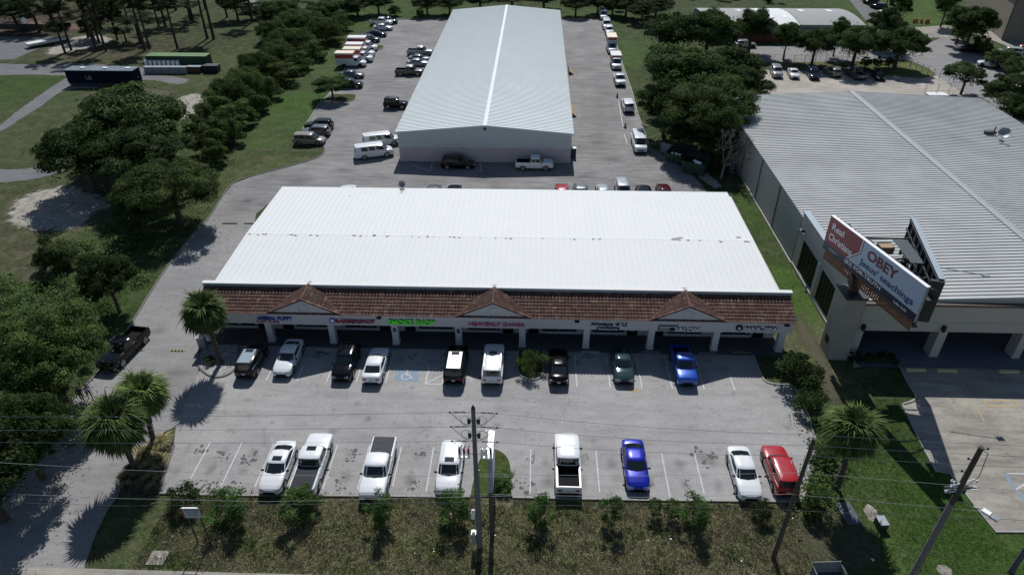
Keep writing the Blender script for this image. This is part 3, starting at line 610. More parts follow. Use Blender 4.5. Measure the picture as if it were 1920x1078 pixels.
letters(s,'BARBERSHOP',sx_(630),sx_(704),3.0,.45,m_sred); letters(s,'BARBERSHOP',sx_(630)-.03,sx_(704)-.03,2.93,.45,m_swhite,FY-.06,'letter_edge')
o=MB().tube([(0,-.05,0),(0,.08,0)],.3,18).build('round_badge',m_sblue,s); o.location=(sx_(624)-sx_(665),0,.05)
o=MB().tube([(0,-.06,0),(0,-.051,0)],.2,18).build('badge_face',m_swhite,s); o.location=(sx_(624)-sx_(665),0,.05)
s=sign('bright green SMOKE SHOP letters on the fascia',772)
letters(s,'SMOKE SHOP',sx_(729),sx_(815),2.98,.55,m_sgreen); letters(s,'SMOKE SHOP',sx_(729)+.06,sx_(815)+.06,3.04,.55,m_sgreen2,FY-.05,'letter_edge')
s=sign('pink HEAVENLY DANSA letters beneath the middle gable',930)
letters(s,'HEAVENLY DANSA',sx_(880),sx_(984),2.95,.42,m_spink); letters(s,'HEAVENLY DANSA',sx_(880)+.05,sx_(984)+.05,3.03,.42,m_slate,FY-.05,'letter_edge')
s=sign('navy Always 4 U lettering with white Perfumes line below',1140)
letters(s,'Always 4 U',sx_(1106),sx_(1173),3.15,.45,m_snavy); 
o=MB().box(-1.05,1.05,-.04,.04,-.14,.14).build('sign_box',m_snavy,s); o.location=(sx_(1139)-sx_(1140),.07,-.34)
letters(s,'Perfumes',sx_(1121),sx_(1157),2.65,.19,m_swhite,FY-.13)
s=sign('white SALON letters beside a dark slatted panel beneath the right gable',1278)
letters(s,'SALON',sx_(1262),sx_(1307),2.78,.45,m_swhite); letters(s,'SALON',sx_(1262)+.05,sx_(1307)+.05,2.84,.45,m_sblack,FY-.06,'letter_edge',.05)
b=MB().box(-.9,.9,-.04,.04,-.34,.34); o=b.build('slatted_panel',m_sblack,s); o.location=(sx_(1249)-sx_(1278),.06,-.12)
b=MB().box(-.8,.8,-.055,-.041,.13,.2).box(-.8,.2,-.055,-.041,-.04,.02).box(-.8,.2,-.055,-.041,-.22,-.16); o=b.build('slat',m_swhite,s); o.location=(sx_(1249)-sx_(1278),.06,-.12)
s=sign('white NAIL SPA letters with a round black logo, rightmost shop sign',1412)
letters(s,'NAIL SPA',sx_(1390),sx_(1450),3.0,.36,m_swhite); letters(s,'NAIL SPA',sx_(1390)+.05,sx_(1450)+.05,3.06,.36,m_sblack,FY-.06,'letter_edge',.05); letters(s,'COMPANY',sx_(1392),sx_(1440),2.66,.24,m_swhite)
o=MB().tube([(0,-.05,0),(0,.08,0)],.33,18).build('round_logo',m_sblack,s); o.location=(sx_(1380)-sx_(1412),0,.05)
letters(s,'R',sx_(1380)-.12,sx_(1380)+.12,3.05,.3,m_swhite,FY-.21)
def dish(name,label,loc,r,rz,tilt=50,group=None):
    t=thing(name,label,'satellite dish',loc,rz,group); mb=MB(); vs=[(0,0,0)];fs=[];n=18
    for j in (1,2,3):
        q=j/3*r
        for i in range(n): a=2*math.pi*i/n; vs.append((q*math.cos(a),q*math.sin(a),.28*q*q/r))
    for i in range(n): fs.append((0,1+i,1+(i+1)%n))
    for j in range(2):
        for i in range(n): a=1+j*n; fs.append((a+i,a+n+i,a+n+(i+1)%n,a+(i+1)%n))
    M=Matrix.Translation((0,0,r*1.1+.25))@Matrix.Rotation(R(tilt),4,'X')
    mb.add([tuple(M@Vector(p)) for p in vs],fs); mb.build('reflector',m_steel,t,1.0)
    mb=MB(); mb.tube([(0,.1,0),(0,.08,r*1.1+.2)],.035,6); mb.box(-.3,.3,-.2,.35,0,.04); mb.build('mast',m_dsteel,t)
    a=MB(); e=M@Vector((0,0,r*.9)); a.tube([tuple(M@Vector((0,-r*.9,.2))),tuple(e)],.02,5); a.ell(tuple(e),(.07,.07,.09)); a.build('feed_arm',m_dsteel,t); return t
gx,gy=G(755,353,5.3); dish('satellite_dish','small grey satellite dish at the rear edge of the white shop roof',(gx,76.0,5.26),.42,R(20))
# wheel stops in front of the shops
ws=None
for (sx,sy,lab) in ((1107,661,'third from the bush island'),(1326,664,'right of the blue pickup'),(1390,663,'rightmost by the corner kerb'),(780,657,'left bay beside the wheelchair symbol'),(1220,662,'shaded, right of the teal sedan'),(612,656,'shaded, left of the black crossover')):
    gx,gy=G(sx,sy); mb=MB(); mb.add([(-.9,-.08,0),(.9,-.08,0),(.9,.08,0),(-.9,.08,0),(-.88,-.05,.13),(.88,-.05,.13),(.88,.05,.13),(-.88,.05,.13)],[(0,1,5,4),(1,2,6,5),(2,3,7,6),(3,0,4,7),(4,5,6,7)])
    tag(mb.build('wheel_stop',m_kerb,None,None,(gx,gy,.04)),'concrete wheel stop in a bay before the shops, '+lab,'wheel stop','wheel stops before the shops')
for (sx,sy,lab) in ((1714,692,'leftmost'),(1772,693,'middle'),(1888,695,'rightmost')):
    gx,gy=G(sx,sy); mb=MB(); mb.add([(-.9,-.17,0),(.9,-.17,0),(.9,.17,0),(-.9,.17,0),(-.88,-.12,.2),(.88,-.12,.2),(.88,.12,.2),(-.88,.12,.2)],[(0,1,5,4),(1,2,6,5),(2,3,7,6),(3,0,4,7),(4,5,6,7)])
    tag(mb.build('wheel_stop',mat('yellow_stop_'+lab,(.62,.56,.30),.85,var=.4),None,None,(gx,gy-.25,.045)),'yellowish wheel stop before the beige garage building, '+lab+' of three','wheel stop','yellowish wheel stops')
m_whitew=mat('warehouse_ridge',(.70,.74,.75),.6,spec=.3)
# ================================================================ WAREHOUSE
WX0,WX1,WY0,WY1=-20.3,5.45,96.6,178.2; WE=4.75; WR=5.9; WXR=-7.3
wh=thing('warehouse','long low metal warehouse with pale ribbed gable roof and shaded grey front wall','building',(WXR,(WY0+WY1)/2,0)); wo_=-Vector(wh.location)
mb=MB(); mb.add([(WX0,WY0,0),(WX1,WY0,0),(WX1,WY0,2.35),(WX0,WY0,2.35),(WX0,WY1,0),(WX1,WY1,0),(WX1,WY1,2.35),(WX0,WY1,2.35)],[(0,1,2,3),(1,5,6,2),(5,4,7,6),(4,0,3,7)])
o=mb.build('block_wall',m_pink,wh); o.location=wo_
mb=MB(); e=.04; mb.add([(WX0-e,WY0-e,2.35),(WX1+e,WY0-e,2.35),(WX1+e,WY0-e,WE-.02),(WXR,WY0-e,WR-.02),(WX0-e,WY0-e,WE-.02),(WX0-e,WY1,2.35),(WX1+e,WY1,2.35),(WX1+e,WY1,WE-.02),(WXR,WY1,WR-.02),(WX0-e,WY1,WE-.02)],[(0,1,2,3,4),(1,6,7,2),(6,5,9,8,7),(5,0,4,9),(0,5,6,1)])
for x in np.arange(WX0+.2,WX1,.32):
    zt=WE+(WR-WE)*(1-abs(x-WXR)/(13.0 if x<WXR else 12.75))-.06; mb.add([(x-.03,WY0-e-.003,2.36),(x+.03,WY0-e-.003,2.36),(x+.03,WY0-e-.03,2.36),(x-.03,WY0-e-.03,2.36),(x-.03,WY0-e-.003,zt),(x+.03,WY0-e-.003,zt),(x+.03,WY0-e-.03,zt),(x-.03,WY0-e-.03,zt)],[(3,2,6,7),(0,3,7,4),(2,1,5,6)])
o=mb.build('metal_siding',m_siding,wh); o.location=wo_
mb=MB(); fl=.35
mb.add([(WX0-fl,WY0-.4,WE),(WXR,WY0-.4,WR),(WXR,WY1+.2,WR),(WX0-fl,WY1+.2,WE),(WX1+fl,WY0-.4,WE),(WX1+fl,WY1+.2,WE)],[(0,1,2,3),(1,4,5,2)])
mb.add([(WX0-fl,WY0-.4,WE-.18),(WXR,WY0-.4,WR-.18),(WX1+fl,WY0-.4,WE-.18),(WX0-fl,WY0-.4,WE),(WXR,WY0-.4,WR),(WX1+fl,WY0-.4,WE)],[(0,1,4,3),(1,2,5,4)])
mb.add([(WX1+fl,WY0-.4,WE-.18),(WX1+fl,WY1+.2,WE-.18),(WX1+fl,WY1+.2,WE),(WX1+fl,WY0-.4,WE),(WX0-fl,WY0-.4,WE-.18),(WX0-fl,WY1+.2,WE-.18),(WX0-fl,WY1+.2,WE),(WX0-fl,WY0-.4,WE)],[(0,1,2,3),(4,7,6,5)])
ysr=np.arange(WY0-.3,WY1+.1,.60)
ribs_x(mb,WX0-fl,WXR,ysr,lambda x:WE+.003 if x<WXR-1 else WR+.003,.055,.13); ribs_x(mb,WXR,WX1+fl,ysr,lambda x:WR+.003 if x<WXR+1 else WE+.003,.055,.13)
rf=mb.build('roof',m_galv,wh); rf.location=wo_
mb=MB(); mb.add([(WXR-.28,WY0-.42,WR+.035),(WXR,WY0-.42,WR+.075),(WXR+.28,WY0-.42,WR+.035),(WXR-.28,WY1+.2,WR+.035),(WXR,WY1+.2,WR+.075),(WXR+.28,WY1+.2,WR+.035)],[(0,1,4,3),(1,2,5,4)])
mb.build('ridge_cap',m_whitew,rf)
mb=MB(); mb.box(WXR-.15,WXR+.15,WY0-.3,WY0-.05,WR-.75,WR-.45); o=mb.build('wall_lamp',m_black,wh); o.location=wo_
for yy,hh in ((124,2.2),(136,2.2),(109,2.0),(150,2.2)):
    mb=MB(); mb.box(WX1+.002,WX1+.06,yy-1.6,yy+1.6,.05,hh+.4); o=mb.build('roller_door',m_slate,wh); o.location=wo_
for (sx,sy,lab,l) in ((1072,205,'tan timber ramp against the right wall of the warehouse, nearer one',5.0),(1068,132,'tan tilted timber panel by the right wall of the warehouse, farther one',2.5)):
    gx,gy=G(sx,sy,.6); t=thing('loading_ramp',lab,'ramp',(gx+.3,gy,0),0,'timber ramps by the warehouse')
    mb=MB(); mb.add([(-.5,-l/2,.9),(.5,-l/2,.1),(.5,l/2,.1),(-.5,l/2,.9),(-.5,-l/2,.82),(.5,-l/2,.02),(.5,l/2,.02),(-.5,l/2,.82)],[(0,1,2,3),(7,6,5,4),(0,4,5,1),(2,6,7,3),(1,5,6,2),(0,3,7,4)]); mb.build('deck',m_wood,t)
    mb=MB(); 
    for yy in (-l/2+.1,0,l/2-.1): mb.box(-.52,-.42,yy-.05,yy+.05,0,1.4); 
    mb.box(-.5,-.44,-l/2,l/2,1.35,1.42); mb.build('railing',m_wood,t)
gx,gy=G(1075,287,.7); t=thing('utility_cabinet','grey wheeled cabinet at the warehouse front corner','cabinet',(gx,gy,0)); MB().box(-.4,.4,-.35,.35,.1,1.5).build('body',m_dsteel,t); MB().box(-.42,.42,-.37,.37,1.5,1.56).build('lid',m_steel,t)
gx,gy=G(1065,255,2); 
# ================================================================ RIGHT BUILDING
BX0,BX1,BY0,BY1=30.15,70.8,52.2,110.0; BE=6.05; BR=7.0; BXR=50.4
rb=thing('garage_building','large beige commercial building with grey ribbed roof, dark side windows and two open garage bays','building',(50,80,0)); ro=-Vector(rb.location)
def rpart(mb,name,mats,parent=rb,smooth=None):
    o=mb.build(name,mats,parent,smooth)
    if parent is rb: o.location=ro
    return o
mb=MB(); mb.box(BX0,BX0+.3,BY0+12,BY1,0,BE-.05)
mb.box(BX0+.3,BX1,BY1-.3,BY1,0,BE-.05); mb.box(BX1-.3,BX1,BY0+.6,BY1-.3,0,BE-.05)
mb.box(BX0+.3,BX1-.3,60,60.3,0,BE-.1)
for yy in (69.2,77.5,85.5,93.5,101.5): mb.box(BX0-.03,BX0,yy-.08,yy+.08,0,BE-.2,1)
rpart(mb,'wall',[m_beige,m_brown])
for yy in (77.3,85.3,93.3):
    mb=MB(); mb.tube([(BX0-.12,yy,BE-.1),(BX0-.12,yy,.1)],.06,6); rpart(mb,'downpipe',m_brown)
# windowed front part of the side wall with raised parapet
mb=MB(); y0,y1=53.6,68.6; pz=6.75
wins=((57.2,61.0),(62.3,67.0))
mb.box(BX0-.25,BX0+.02,y0,y1,0,.55); mb.box(BX0-.25,BX0+.02,y0,y1,4.2,pz)
last=y0
for a,b in wins: mb.box(BX0-.25,BX0+.02,last,a,.55,4.2); last=b
mb.box(BX0-.25,BX0+.02,last,y1,.55,4.2); mb.box(BX0-.33,BX0-.25,y0,y1,0,.4); mb.box(BX0-.33,BX0-.25,61.4,61.9,.4,4.4); mb.box(BX0-.31,BX0-.25,y0,y1,4.55,4.7)
rpart(mb,'side_facade',m_beige)
mb=MB(); mb.box(BX0-.35,BX0+.35,y0,y1+.1,pz,pz+.1); mb.box(BX0+.02,BX0+.25,y0,y1,BE,pz); rpart(mb,'parapet_cap',m_slate)
for a,b in wins:
    mb=MB(); mb.box(BX0-.12,BX0-.06,a,b,.55,4.2); o=rpart(mb,'window',m_win)
    f=MB(); n=5
    for i in range(n+1): yy=a+(b-a)*i/n; f.box(BX0-.15,BX0-.121,yy-.035,yy+.035,.55,4.2)
    f.build('frame',m_brown,o)
# front garage facade
mb=MB(); FY2=52.0
mb.box(BX0+.2,BX1,FY2,FY2+.5,3.05,5.95); mb.box(BX0+.1,BX1,FY2-.06,FY2,4.05,4.15)
rpart(mb,'front_fascia',m_beige)
for x0_,x1_ in ((30.2,31.0),(37.9,38.7),(45.6,46.3),(53.5,54.3),(61,62),(69.8,70.8)):
    mb=MB(); mb.box(x0_,x1_,FY2,FY2+1.2 if x0_>31 else FY2+.8,0,3.05); rpart(mb,'pillar',m_beige)
mb=MB(); mb.box(BX0+.1,BX1+.1,FY2-.14,FY2+.3,5.95,6.17); rpart(mb,'bronze_fascia',m_brown)
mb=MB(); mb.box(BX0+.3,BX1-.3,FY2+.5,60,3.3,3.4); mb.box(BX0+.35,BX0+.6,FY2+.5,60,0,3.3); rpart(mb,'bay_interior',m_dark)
mb=MB(); mb.box(BX0+.6,BX1-.3,FY2-1.6,60,.041,.06); struct(mb.build('bay_floor',m_bluefloor))
for sx in (1617,1765):
    gx=G(sx,611,3.5)[0]; mb=MB(); mb.box(gx-.15,gx+.15,FY2-.3,FY2-.01,3.3,3.8); mb.ell((gx,FY2-.2,3.3),(.14,.14,.18)); rpart(mb,'wall_lamp',m_black)
mb=MB(); gx,gy=G(1503,440,4.6); mb.box(BX0-.55,BX0-.26,gy-.15,gy+.15,4.9,5.2); rpart(mb,'wall_lamp',m_black)
# roof
mb=MB(); ys=BY0+.15
mb.add([(BX0-.2,ys,BE),(BXR,ys,BR),(BXR,BY1+.2,BR),(BX0-.2,BY1+.2,BE),(BX1+.2,ys,BE),(BX1+.2,BY1+.2,BE)],[(0,1,2,3),(1,4,5,2)])
mb.add([(BX0-.2,68.7,BE-.12),(BX0-.2,BY1+.2,BE-.12),(BX0-.2,BY1+.2,BE),(BX0-.2,68.7,BE)],[(0,3,2,1)])
mb.add([(BX0-.2,ys,BE-.01),(BX1+.2,ys,BE-.01),(BX1+.2,ys,BE),(BXR,ys,BR),(BX0-.2,ys,BE)],[(0,1,2,3,4)])
yr=np.arange(ys+.1,BY1,.58)
ribs_x(mb,BX0-.2,BXR,yr,lambda x:BE+.003 if x<BXR-1 else BR+.003,.075,.15); ribs_x(mb,BXR,BX1+.2,yr,lambda x:BR+.003 if x<BXR+1 else BE+.003,.075,.15)
rf=rpart(mb,'roof',m_galv2)
mb=MB(); mb.add([(BXR-.45,ys,BR+.06),(BXR,ys,BR+.11),(BXR+.45,ys,BR+.06),(BXR-.45,BY1+.2,BR+.06),(BXR,BY1+.2,BR+.11),(BXR+.45,BY1+.2,BR+.06)],[(0,1,4,3),(1,2,5,4)]); mb.box(BXR-.5,BXR-.44,ys,BY1+.2,BR+.02,BR+.09);mb.box(BXR+.44,BXR+.5,ys,BY1+.2,BR+.02,BR+.09)
mb.build('ridge_cap',mat('grey_ridge',(.36,.375,.39),.6,var=.3,spec=.3),rf)
# corner tower
mb=MB(); TX0,TX1,TY0,TY1=28.15,29.95,51.35,53.55
mb.box(TX0,TX1,TY0,TY1,0,6.9); mb.box(TX1,BX0+.2,52.4,53.55,0,5.9); rpart(mb,'corner_tower',m_beige2)
mb=MB(); mb.box(TX0-.1,TX1+.1,TY0-.1,TY1+.1,6.9,7.12); rpart(mb,'tower_cap',m_dsteel)
mb=MB(); mb.box(TX0-.02,TX0-.002,52.2,53.0,1.2,2.0); rpart(mb,'vent_grille',m_black)
mb=MB(); mb.tube([(TX1+.12,51.9,5.5),(TX1+.12,51.9,.3)],.07,6); rpart(mb,'downpipe',m_black)
gx,gy=G(1880,258,7.0); dish('satellite_dish','large grey satellite dish on the ridge side of the big grey roof',(gx,gy,6.5),.75,R(-40),45)
gx,gy=G(1858,245,7.0); t=thing('rooftop_unit','dark low vent unit beside the dish on the grey roof','vent',(gx,gy,6.55)); MB().box(-.7,.7,-.3,.3,.0,.35).build('body',m_dsteel,t); MB().tube([(.5,0,.3),(.5,0,1.0)],.08,8).build('pipe',m_dsteel,t)
# concrete edging along the side wall
mb=MB(); mb.box(29.85,30.1,68.8,99,0,.12); struct(mb.build('kerb',m_kerb))
# ================================================================ FAR BUILDINGS
def shed(name,label,x0,x1,y0,y1,ze,zr,mr_,mw,bays):
    t=thing(name,label,'building',((x0+x1)/2,(y0+y1)/2,0)); o_=-Vector(t.location)
    mb=MB(); mb.box(x0,x1,y0,y1,0,ze-.01); w_=mb.build('wall',mw,t); w_.location=o_
    yc=(y0+y1)/2; n=len(bays)-1
    for i in range(n):
        a,b=bays[i],bays[i+1]; m_=mr_[i%len(mr_)]; mb=MB(); K=8; vs=[];fs=[]
        for j in range(K+1):
            yy=y0-.3+(y1-y0+.6)*j/K; zz=ze+(zr-ze)*(1-(2*j/K-1)**2); vs+=[(a,yy,zz),(b-.15,yy,zz)]
        for j in range(K): fs.append((2*j,2*j+1,2*j+3,2*j+2))
        vs+=[(a,y0-.3,ze-.5),(b-.15,y0-.3,ze-.5)]; fs.append((2*K+2,2*K+3,1,0)); mb.add(vs,fs)
        for q in (.25,.7):
            xx=a+(b-a)*q; 
            for j0 in (2,5):
                yy0=y0-.3+(y1-y0+.6)*(j0/K); zz=lambda yy:ze+(zr-ze)*(1-(2*(yy-y0+.3)/(y1-y0+.6)-1)**2)+.05
                if (i+j0)%2: mb.add([(xx-.6,yy0,zz(yy0)),(xx+.6,yy0,zz(yy0)),(xx+.6,yy0+3,zz(yy0+3)),(xx-.6,yy0+3,zz(yy0+3))],[(0,1,2,3)],1)
        o=mb.build('roof',[m_,m_swhite],t,.8); o.location=o_
    return t
rl=G(1290,8,5)[1]
X=lambda p,q=.5:G(p,46,4.0)[0]
t=shed('arched_building','low building with grey arched roof and one white bay, behind the street row trees',X(1328),X(1622),G(1400,46,4)[1],rl,4.0,4.7,[mat('pale_grey_roof',(.33,.335,.33),.7,var=.3,spec=.2),m_white,bpy.data.materials.get('pale_grey_roof')],mat('blue_grey_wall',(.16,.19,.23),.7),[X(p) for p in (1328,1440,1500,1622)])
mb=MB(); mb.box(X(1340),X(1560),G(1400,46,4)[1]-.05,G(1400,46,4)[1]-.003,0,1.8); o=mb.build('brick_band',mat('red_band',(.16,.03,.03),.7),t); o.location=-Vector(t.location)
gx,gy=G(1878,76); t=thing('tan_building','tall tan panelled building at the top right corner with a white roof edge','building',(gx+14,gy+14,0)); o_=-Vector(t.location)
A=Vector((*G(1835,40),)); Bc=Vector(G(1878,76)); d=(Vector(G(1990,80))-Bc).normalized(); bk=(A-Bc).normalized()
def pl(o0,d0,l0,z0,z1): pass
P0=Bc; P1=Bc+d*40; P2=P1+bk*36; P3=Bc+bk*36
mb=MB(); mb.prism([tuple(P0),tuple(P1),tuple(P2),tuple(P3)],0,9.5); 
o=mb.build('wall',mat('tan_siding',(.27,.235,.19),.8,var=.25,scale=.5),t); o.location=o_
mb=MB(); c=(P0+P2)/2; mb.prism([tuple(c+(p-c)*1.02) for p in (P0,P1,P2,P3)],9.5,9.9); o=mb.build('roof',m_white,t); o.location=o_
mb=MB(); mb.tube([(P0.x-.1,P0.y-.1,9.3),(P0.x-.1,P0.y-.1,.2)],.12,6); o=mb.build('downpipe',m_brown,t); o.location=o_
# ================================================================ VEHICLES
_paint={}
def paint(name):
    if name in _paint: return _paint[name]
    c=dict(white=(.74,.76,.78),black=(.004,.0045,.006),silver=(.34,.36,.38),grey=(.10,.11,.12),dark=(.022,.025,.03),blue=(.003,.012,.33),brightblue=(.006,.07,.42),teal=(.035,.065,.07),
           red=(.38,.012,.02),tan=(.26,.23,.19),brown=(.09,.07,.055),navy=(.012,.02,.05),cream=(.66,.60,.48),darkred=(.06,.012,.012),green=(.10,.16,.12),palegreen=(.45,.50,.44))[name]
    m=mat('paint_'+name,c,.14 if sum(c)<.2 else .3,.25 if name in('silver','grey','teal','blue','brightblue') else 0,coat=.45 if sum(c)<.2 else 1.0,spec=.12 if sum(c)<.2 else .4,var=.12 if sum(c)>.3 else 0,scale=1.5)
    _paint[name]=m; return m
SPEC=dict( # L,W,H, belt, stations(t,hw,zb,zt), cabin(xr_base,xr_top,xf_top,xf_base), side panes
 sedan=dict(L=4.8,W=1.83,H=1.45,st=[(-.5,.72,.42,.78),(-.49,.84,.30,.92),(-.46,.92,.24,1.0),(-.40,.97,.2,1.03),(-.28,1,.19,1.0),(0,1,.18,.95),(.18,1,.18,.94),(.30,.99,.19,.90),(.40,.96,.2,.82),(.46,.88,.23,.73),(.49,.78,.28,.64),(.5,.70,.36,.54)],cab=(-.385,-.21,.06,.225),rw=.79),
 suv=dict(L=4.75,W=1.9,H=1.70,st=[(-.5,.80,.42,.90),(-.49,.88,.33,1.02),(-.46,.95,.28,1.08),(-.38,.99,.24,1.08),(-.2,1,.22,1.05),(.1,1,.22,1.04),(.22,1,.22,1.03),(.34,.98,.23,.98),(.43,.94,.25,.90),(.475,.86,.28,.80),(.495,.78,.34,.68),(.5,.74,.4,.58)],cab=(-.482,-.43,.085,.245),rw=.84),
 bigsuv=dict(L=5.1,W=1.98,H=1.82,st=[(-.5,.84,.42,.95),(-.49,.90,.35,1.08),(-.46,.96,.3,1.14),(-.38,.99,.26,1.14),(-.2,1,.24,1.12),(.1,1,.24,1.12),(.24,1,.24,1.11),(.38,.98,.25,1.06),(.46,.93,.27,1.0),(.485,.88,.3,.9),(.497,.82,.34,.76),(.5,.8,.4,.62)],cab=(-.485,-.45,.10,.235),rw=.86),
 minivan=dict(L=5.0,W=1.95,H=1.76,st=[(-.5,.84,.40,.92),(-.49,.90,.30,1.02),(-.46,.96,.25,1.06),(-.3,1,.2,1.03),(0,1,.19,1.0),(.2,1,.19,.99),(.32,.99,.2,.95),(.41,.96,.21,.86),(.46,.88,.24,.76),(.49,.78,.28,.64),(.5,.72,.36,.54)],cab=(-.482,-.44,.14,.335),rw=.84),
 van=dict(L=5.9,W=2.02,H=2.1,st=[(-.5,.92,.45,1.15),(-.495,.96,.38,1.2),(-.48,1,.32,1.22),(-.2,1,.28,1.22),(.1,1,.28,1.22),(.3,1,.28,1.20),(.38,.98,.28,1.14),(.44,.95,.29,1.05),(.48,.9,.32,.92),(.497,.84,.36,.75),(.5,.8,.42,.62)],cab=(-.493,-.475,.24,.365),rw=.86),
 pickup=dict(L=5.85,W=2.03,H=1.92,st=[(-.5,.90,.62,.95),(-.495,.95,.5,1.10),(-.48,.98,.42,1.16),(-.35,1,.36,1.17),(-.1,1,.33,1.16),(.1,1,.33,1.15),(.27,1,.33,1.16),(.38,.99,.35,1.13),(.46,.96,.38,1.06),(.49,.90,.42,.95),(.5,.86,.5,.74)],cab=(-.13,-.10,.14,.25),rw=.85),
 jeep=dict(L=4.3,W=1.85,H=1.85,st=[(-.5,.88,.5,1.0),(-.49,.93,.42,1.1),(-.3,1,.38,1.12),(0,1,.36,1.12),(.22,.96,.36,1.12),(.4,.86,.38,1.08),(.48,.8,.42,1.0),(.5,.76,.5,.8)],cab=(-.48,-.465,.13,.17),rw=.9))
def body_mesh(k,key):
    S=SPEC[k]; L,W,H=S['L'],S['W'],S['H']; mb=MB(); st=S['st']
    # interpolate stations smoothly
    xs=[];n=4
    def cat(a,b,c,d,t): return .5*((2*b)+(-a+c)*t+(2*a-5*b+4*c-d)*t*t+(-a+3*b-3*c+d)*t**3)
    q=[]
    for i in range(len(st)-1):
        for j in range(3):
            t=j/3; a,b=st[i],st[i+1]; q.append(tuple(a[m]+(b[m]-a[m])*(t if m==0 else (t*t*(3-2*t)) if abs(a[m]-b[m])>.08 else t) for m in range(4)))
    q.append(st[-1])
    sec=lambda hw,zb,zt:[(hw*.86,zb),(hw*.97,zb+.05),(hw*.99,zb+(zt-zb)*.35),(hw*1.0,zb+(zt-zb)*.55),(hw*.985,zt-.16*(zt-zb)),(hw*.955,zt-.02),(hw*.90,zt+.012),(hw*.62,zt+.045),(hw*.3,zt+.06),(0,zt+.065)]
    bed=(k=='pickup'); xb0,xb1=-.475*L,-.135*L
    vs=[];m=19
    for (t,hw,zb,zt) in q:
        s=sec(hw*W/2,zb,zt)
        if bed and t<-.12: s=[(a,min(b,zt+.012)) for a,b in s]
        vs+= [(t*L,y,z) for y,z in s]+[(t*L,-y,z) for y,z in s[-2::-1]]
    fs=[];mm=[]
    nq=len(q)
    for i in range(nq-1):
        for j in range(m-1):
            x=(q[i][0]+q[i+1][0])/2*L
            if bed and xb0<x<xb1 and 6<=j<=11: continue
            fs.append((i*m+j,(i+1)*m+j,(i+1)*m+j+1,i*m+j+1))
    fs.append(tuple(range(m))); fs.append(tuple(range((nq-1)*m+m-1,(nq-1)*m-1,-1)))
    mb.add(vs,fs,0)
    # dark underside/cladding
    z0=q[nq//2][2]; mb.box(-.47*L,.47*L,-W*.44,W*.44,z0-.04,z0+.12,1)
    if bed:
        f0=.78; w2=W*.40; zt=1.17
        mb.box(xb0,xb1,-w2,w2,f0-.05,f0,1)
        for s in (-1,1): mb.box(xb0-.02,xb1,s*w2-.03,s*w2+.03,f0,zt+.01,1); mb.box(-.49*L,xb1,s*(w2+.045)-.06,s*(w2+.045)+.06,zt-.02,zt+.03,0)
        mb.box(xb0-.04,xb0+.03,-w2,w2,f0,zt+.02,0); mb.box(xb1-.03,xb1,-w2,w2,f0,zt+.02,1)
        for i in range(7): y=-w2+.2+i*(2*w2-.4)/6; mb.box(xb0+.05,xb1-.05,y-.03,y+.03,f0,f0+.02,1)
    # cabin with rounded roof
    rb,rt,ft,fb=[c*L for c in S['cab']]; rwid=S['rw']*W/2
    def zt_at(x):
        for i in range(nq-1):
            if q[i][0]*L<=x<=q[i+1][0]*L: t=(x-q[i][0]*L)/((q[i+1][0]-q[i][0])*L); return q[i][3]+(q[i+1][3]-q[i][3])*t
        return 1.0
    def hw_at(x):
        for i in range(nq-1):
            if q[i][0]*L<=x<=q[i+1][0]*L: t=(x-q[i][0]*L)/((q[i+1][0]-q[i][0])*L); return (q[i][1]+(q[i+1][1]-q[i][1])*t)*W/2
        return W/2
    zr=zt_at(rb)-.01; zf=zt_at(fb)-.01; hwr=hw_at(rb)*.90; hwf=hw_at(fb)*.90; Hs=H-.07
    base=[(fb,0.0,zf+.05),(fb-.10,hwf*.72,zf+.03),(fb-.30,hwf*.99,zf),( (fb+rb)/2,W/2*.925,(zf+zr)/2),(rb+.16,hwr*.99,zr),(rb+.04,hwr*.7,zr+.03),(rb,0,zr+.05)]
    top=[(ft,0,Hs+.02),(ft-.03,rwid*.72,Hs+.005),(ft-.13,rwid*.97,Hs-.035),((ft+rt)/2,rwid*1.0,Hs+.0),(rt+.12,rwid*.96,Hs-.035),(rt+.03,rwid*.7,Hs+.0),(rt,0,Hs+.015)]
    full=lambda P:P+[(x,-y,z) for x,y,z in P[-2:0:-1]]
    Bq,Tq=full(base),full(top); nB=len(Bq); T2=[(x*.0+((ft+rt)/2)+(x-(ft+rt)/2)*.86,y*.82,H-.018) for x,y,z in Tq]
    T3=[((ft+rt)/2+(x-(ft+rt)/2)*.45,y*.45,H) for x,y,z in Tq]
    mb.add(Bq+Tq+T2+T3,[(i,(i+1)%nB,nB+(i+1)%nB,nB+i) for i in range(nB)]+[(nB+i,nB+(i+1)%nB,2*nB+(i+1)%nB,2*nB+i) for i in range(nB)]+[(2*nB+i,2*nB+(i+1)%nB,3*nB+(i+1)%nB,3*nB+i) for i in range(nB)]+[tuple(range(3*nB,4*nB))],0)
    # door seams, handles, bumper grille, wheel arches
    ax=(.30*L,-.305*L) if k!='van' else (.31*L,-.27*L)
    wr=.34 if k in('sedan','minivan') else (.36 if k in('suv',) else .40)
    for s in (-1,1):
        for x in ax:
            n=14; r=wr+.07; yy=s*(W/2*.985); 
            ring=[(x+r*math.cos(math.pi*i/n),yy+s*.012,wr+r*math.sin(math.pi*i/n)) for i in range(n+1)]
            ring=[(a,b,min(c,zt_at(max(min(a,.49*L),-.49*L))-.10)) for a,b,c in ring]
            ctr=(x,yy+s*.012,wr*.7); mb.add([ctr]+ring+[(x+r,yy+s*.012,.22),(x-r,yy+s*.012,.22)],[(0,i+1,i+2) for i in range(n)]+[(0,n+1,n+3),(0,n+2,1)],1)
        for xx in (ft*.5+fb*.5-.10,(ft+rt)/2-.05*L+.1,):
            mb.box(xx-.008,xx+.008,s*(W/2*.999)-.006,s*(W/2*.999)+.006,.36,(zf+zr)/2-.12,1)
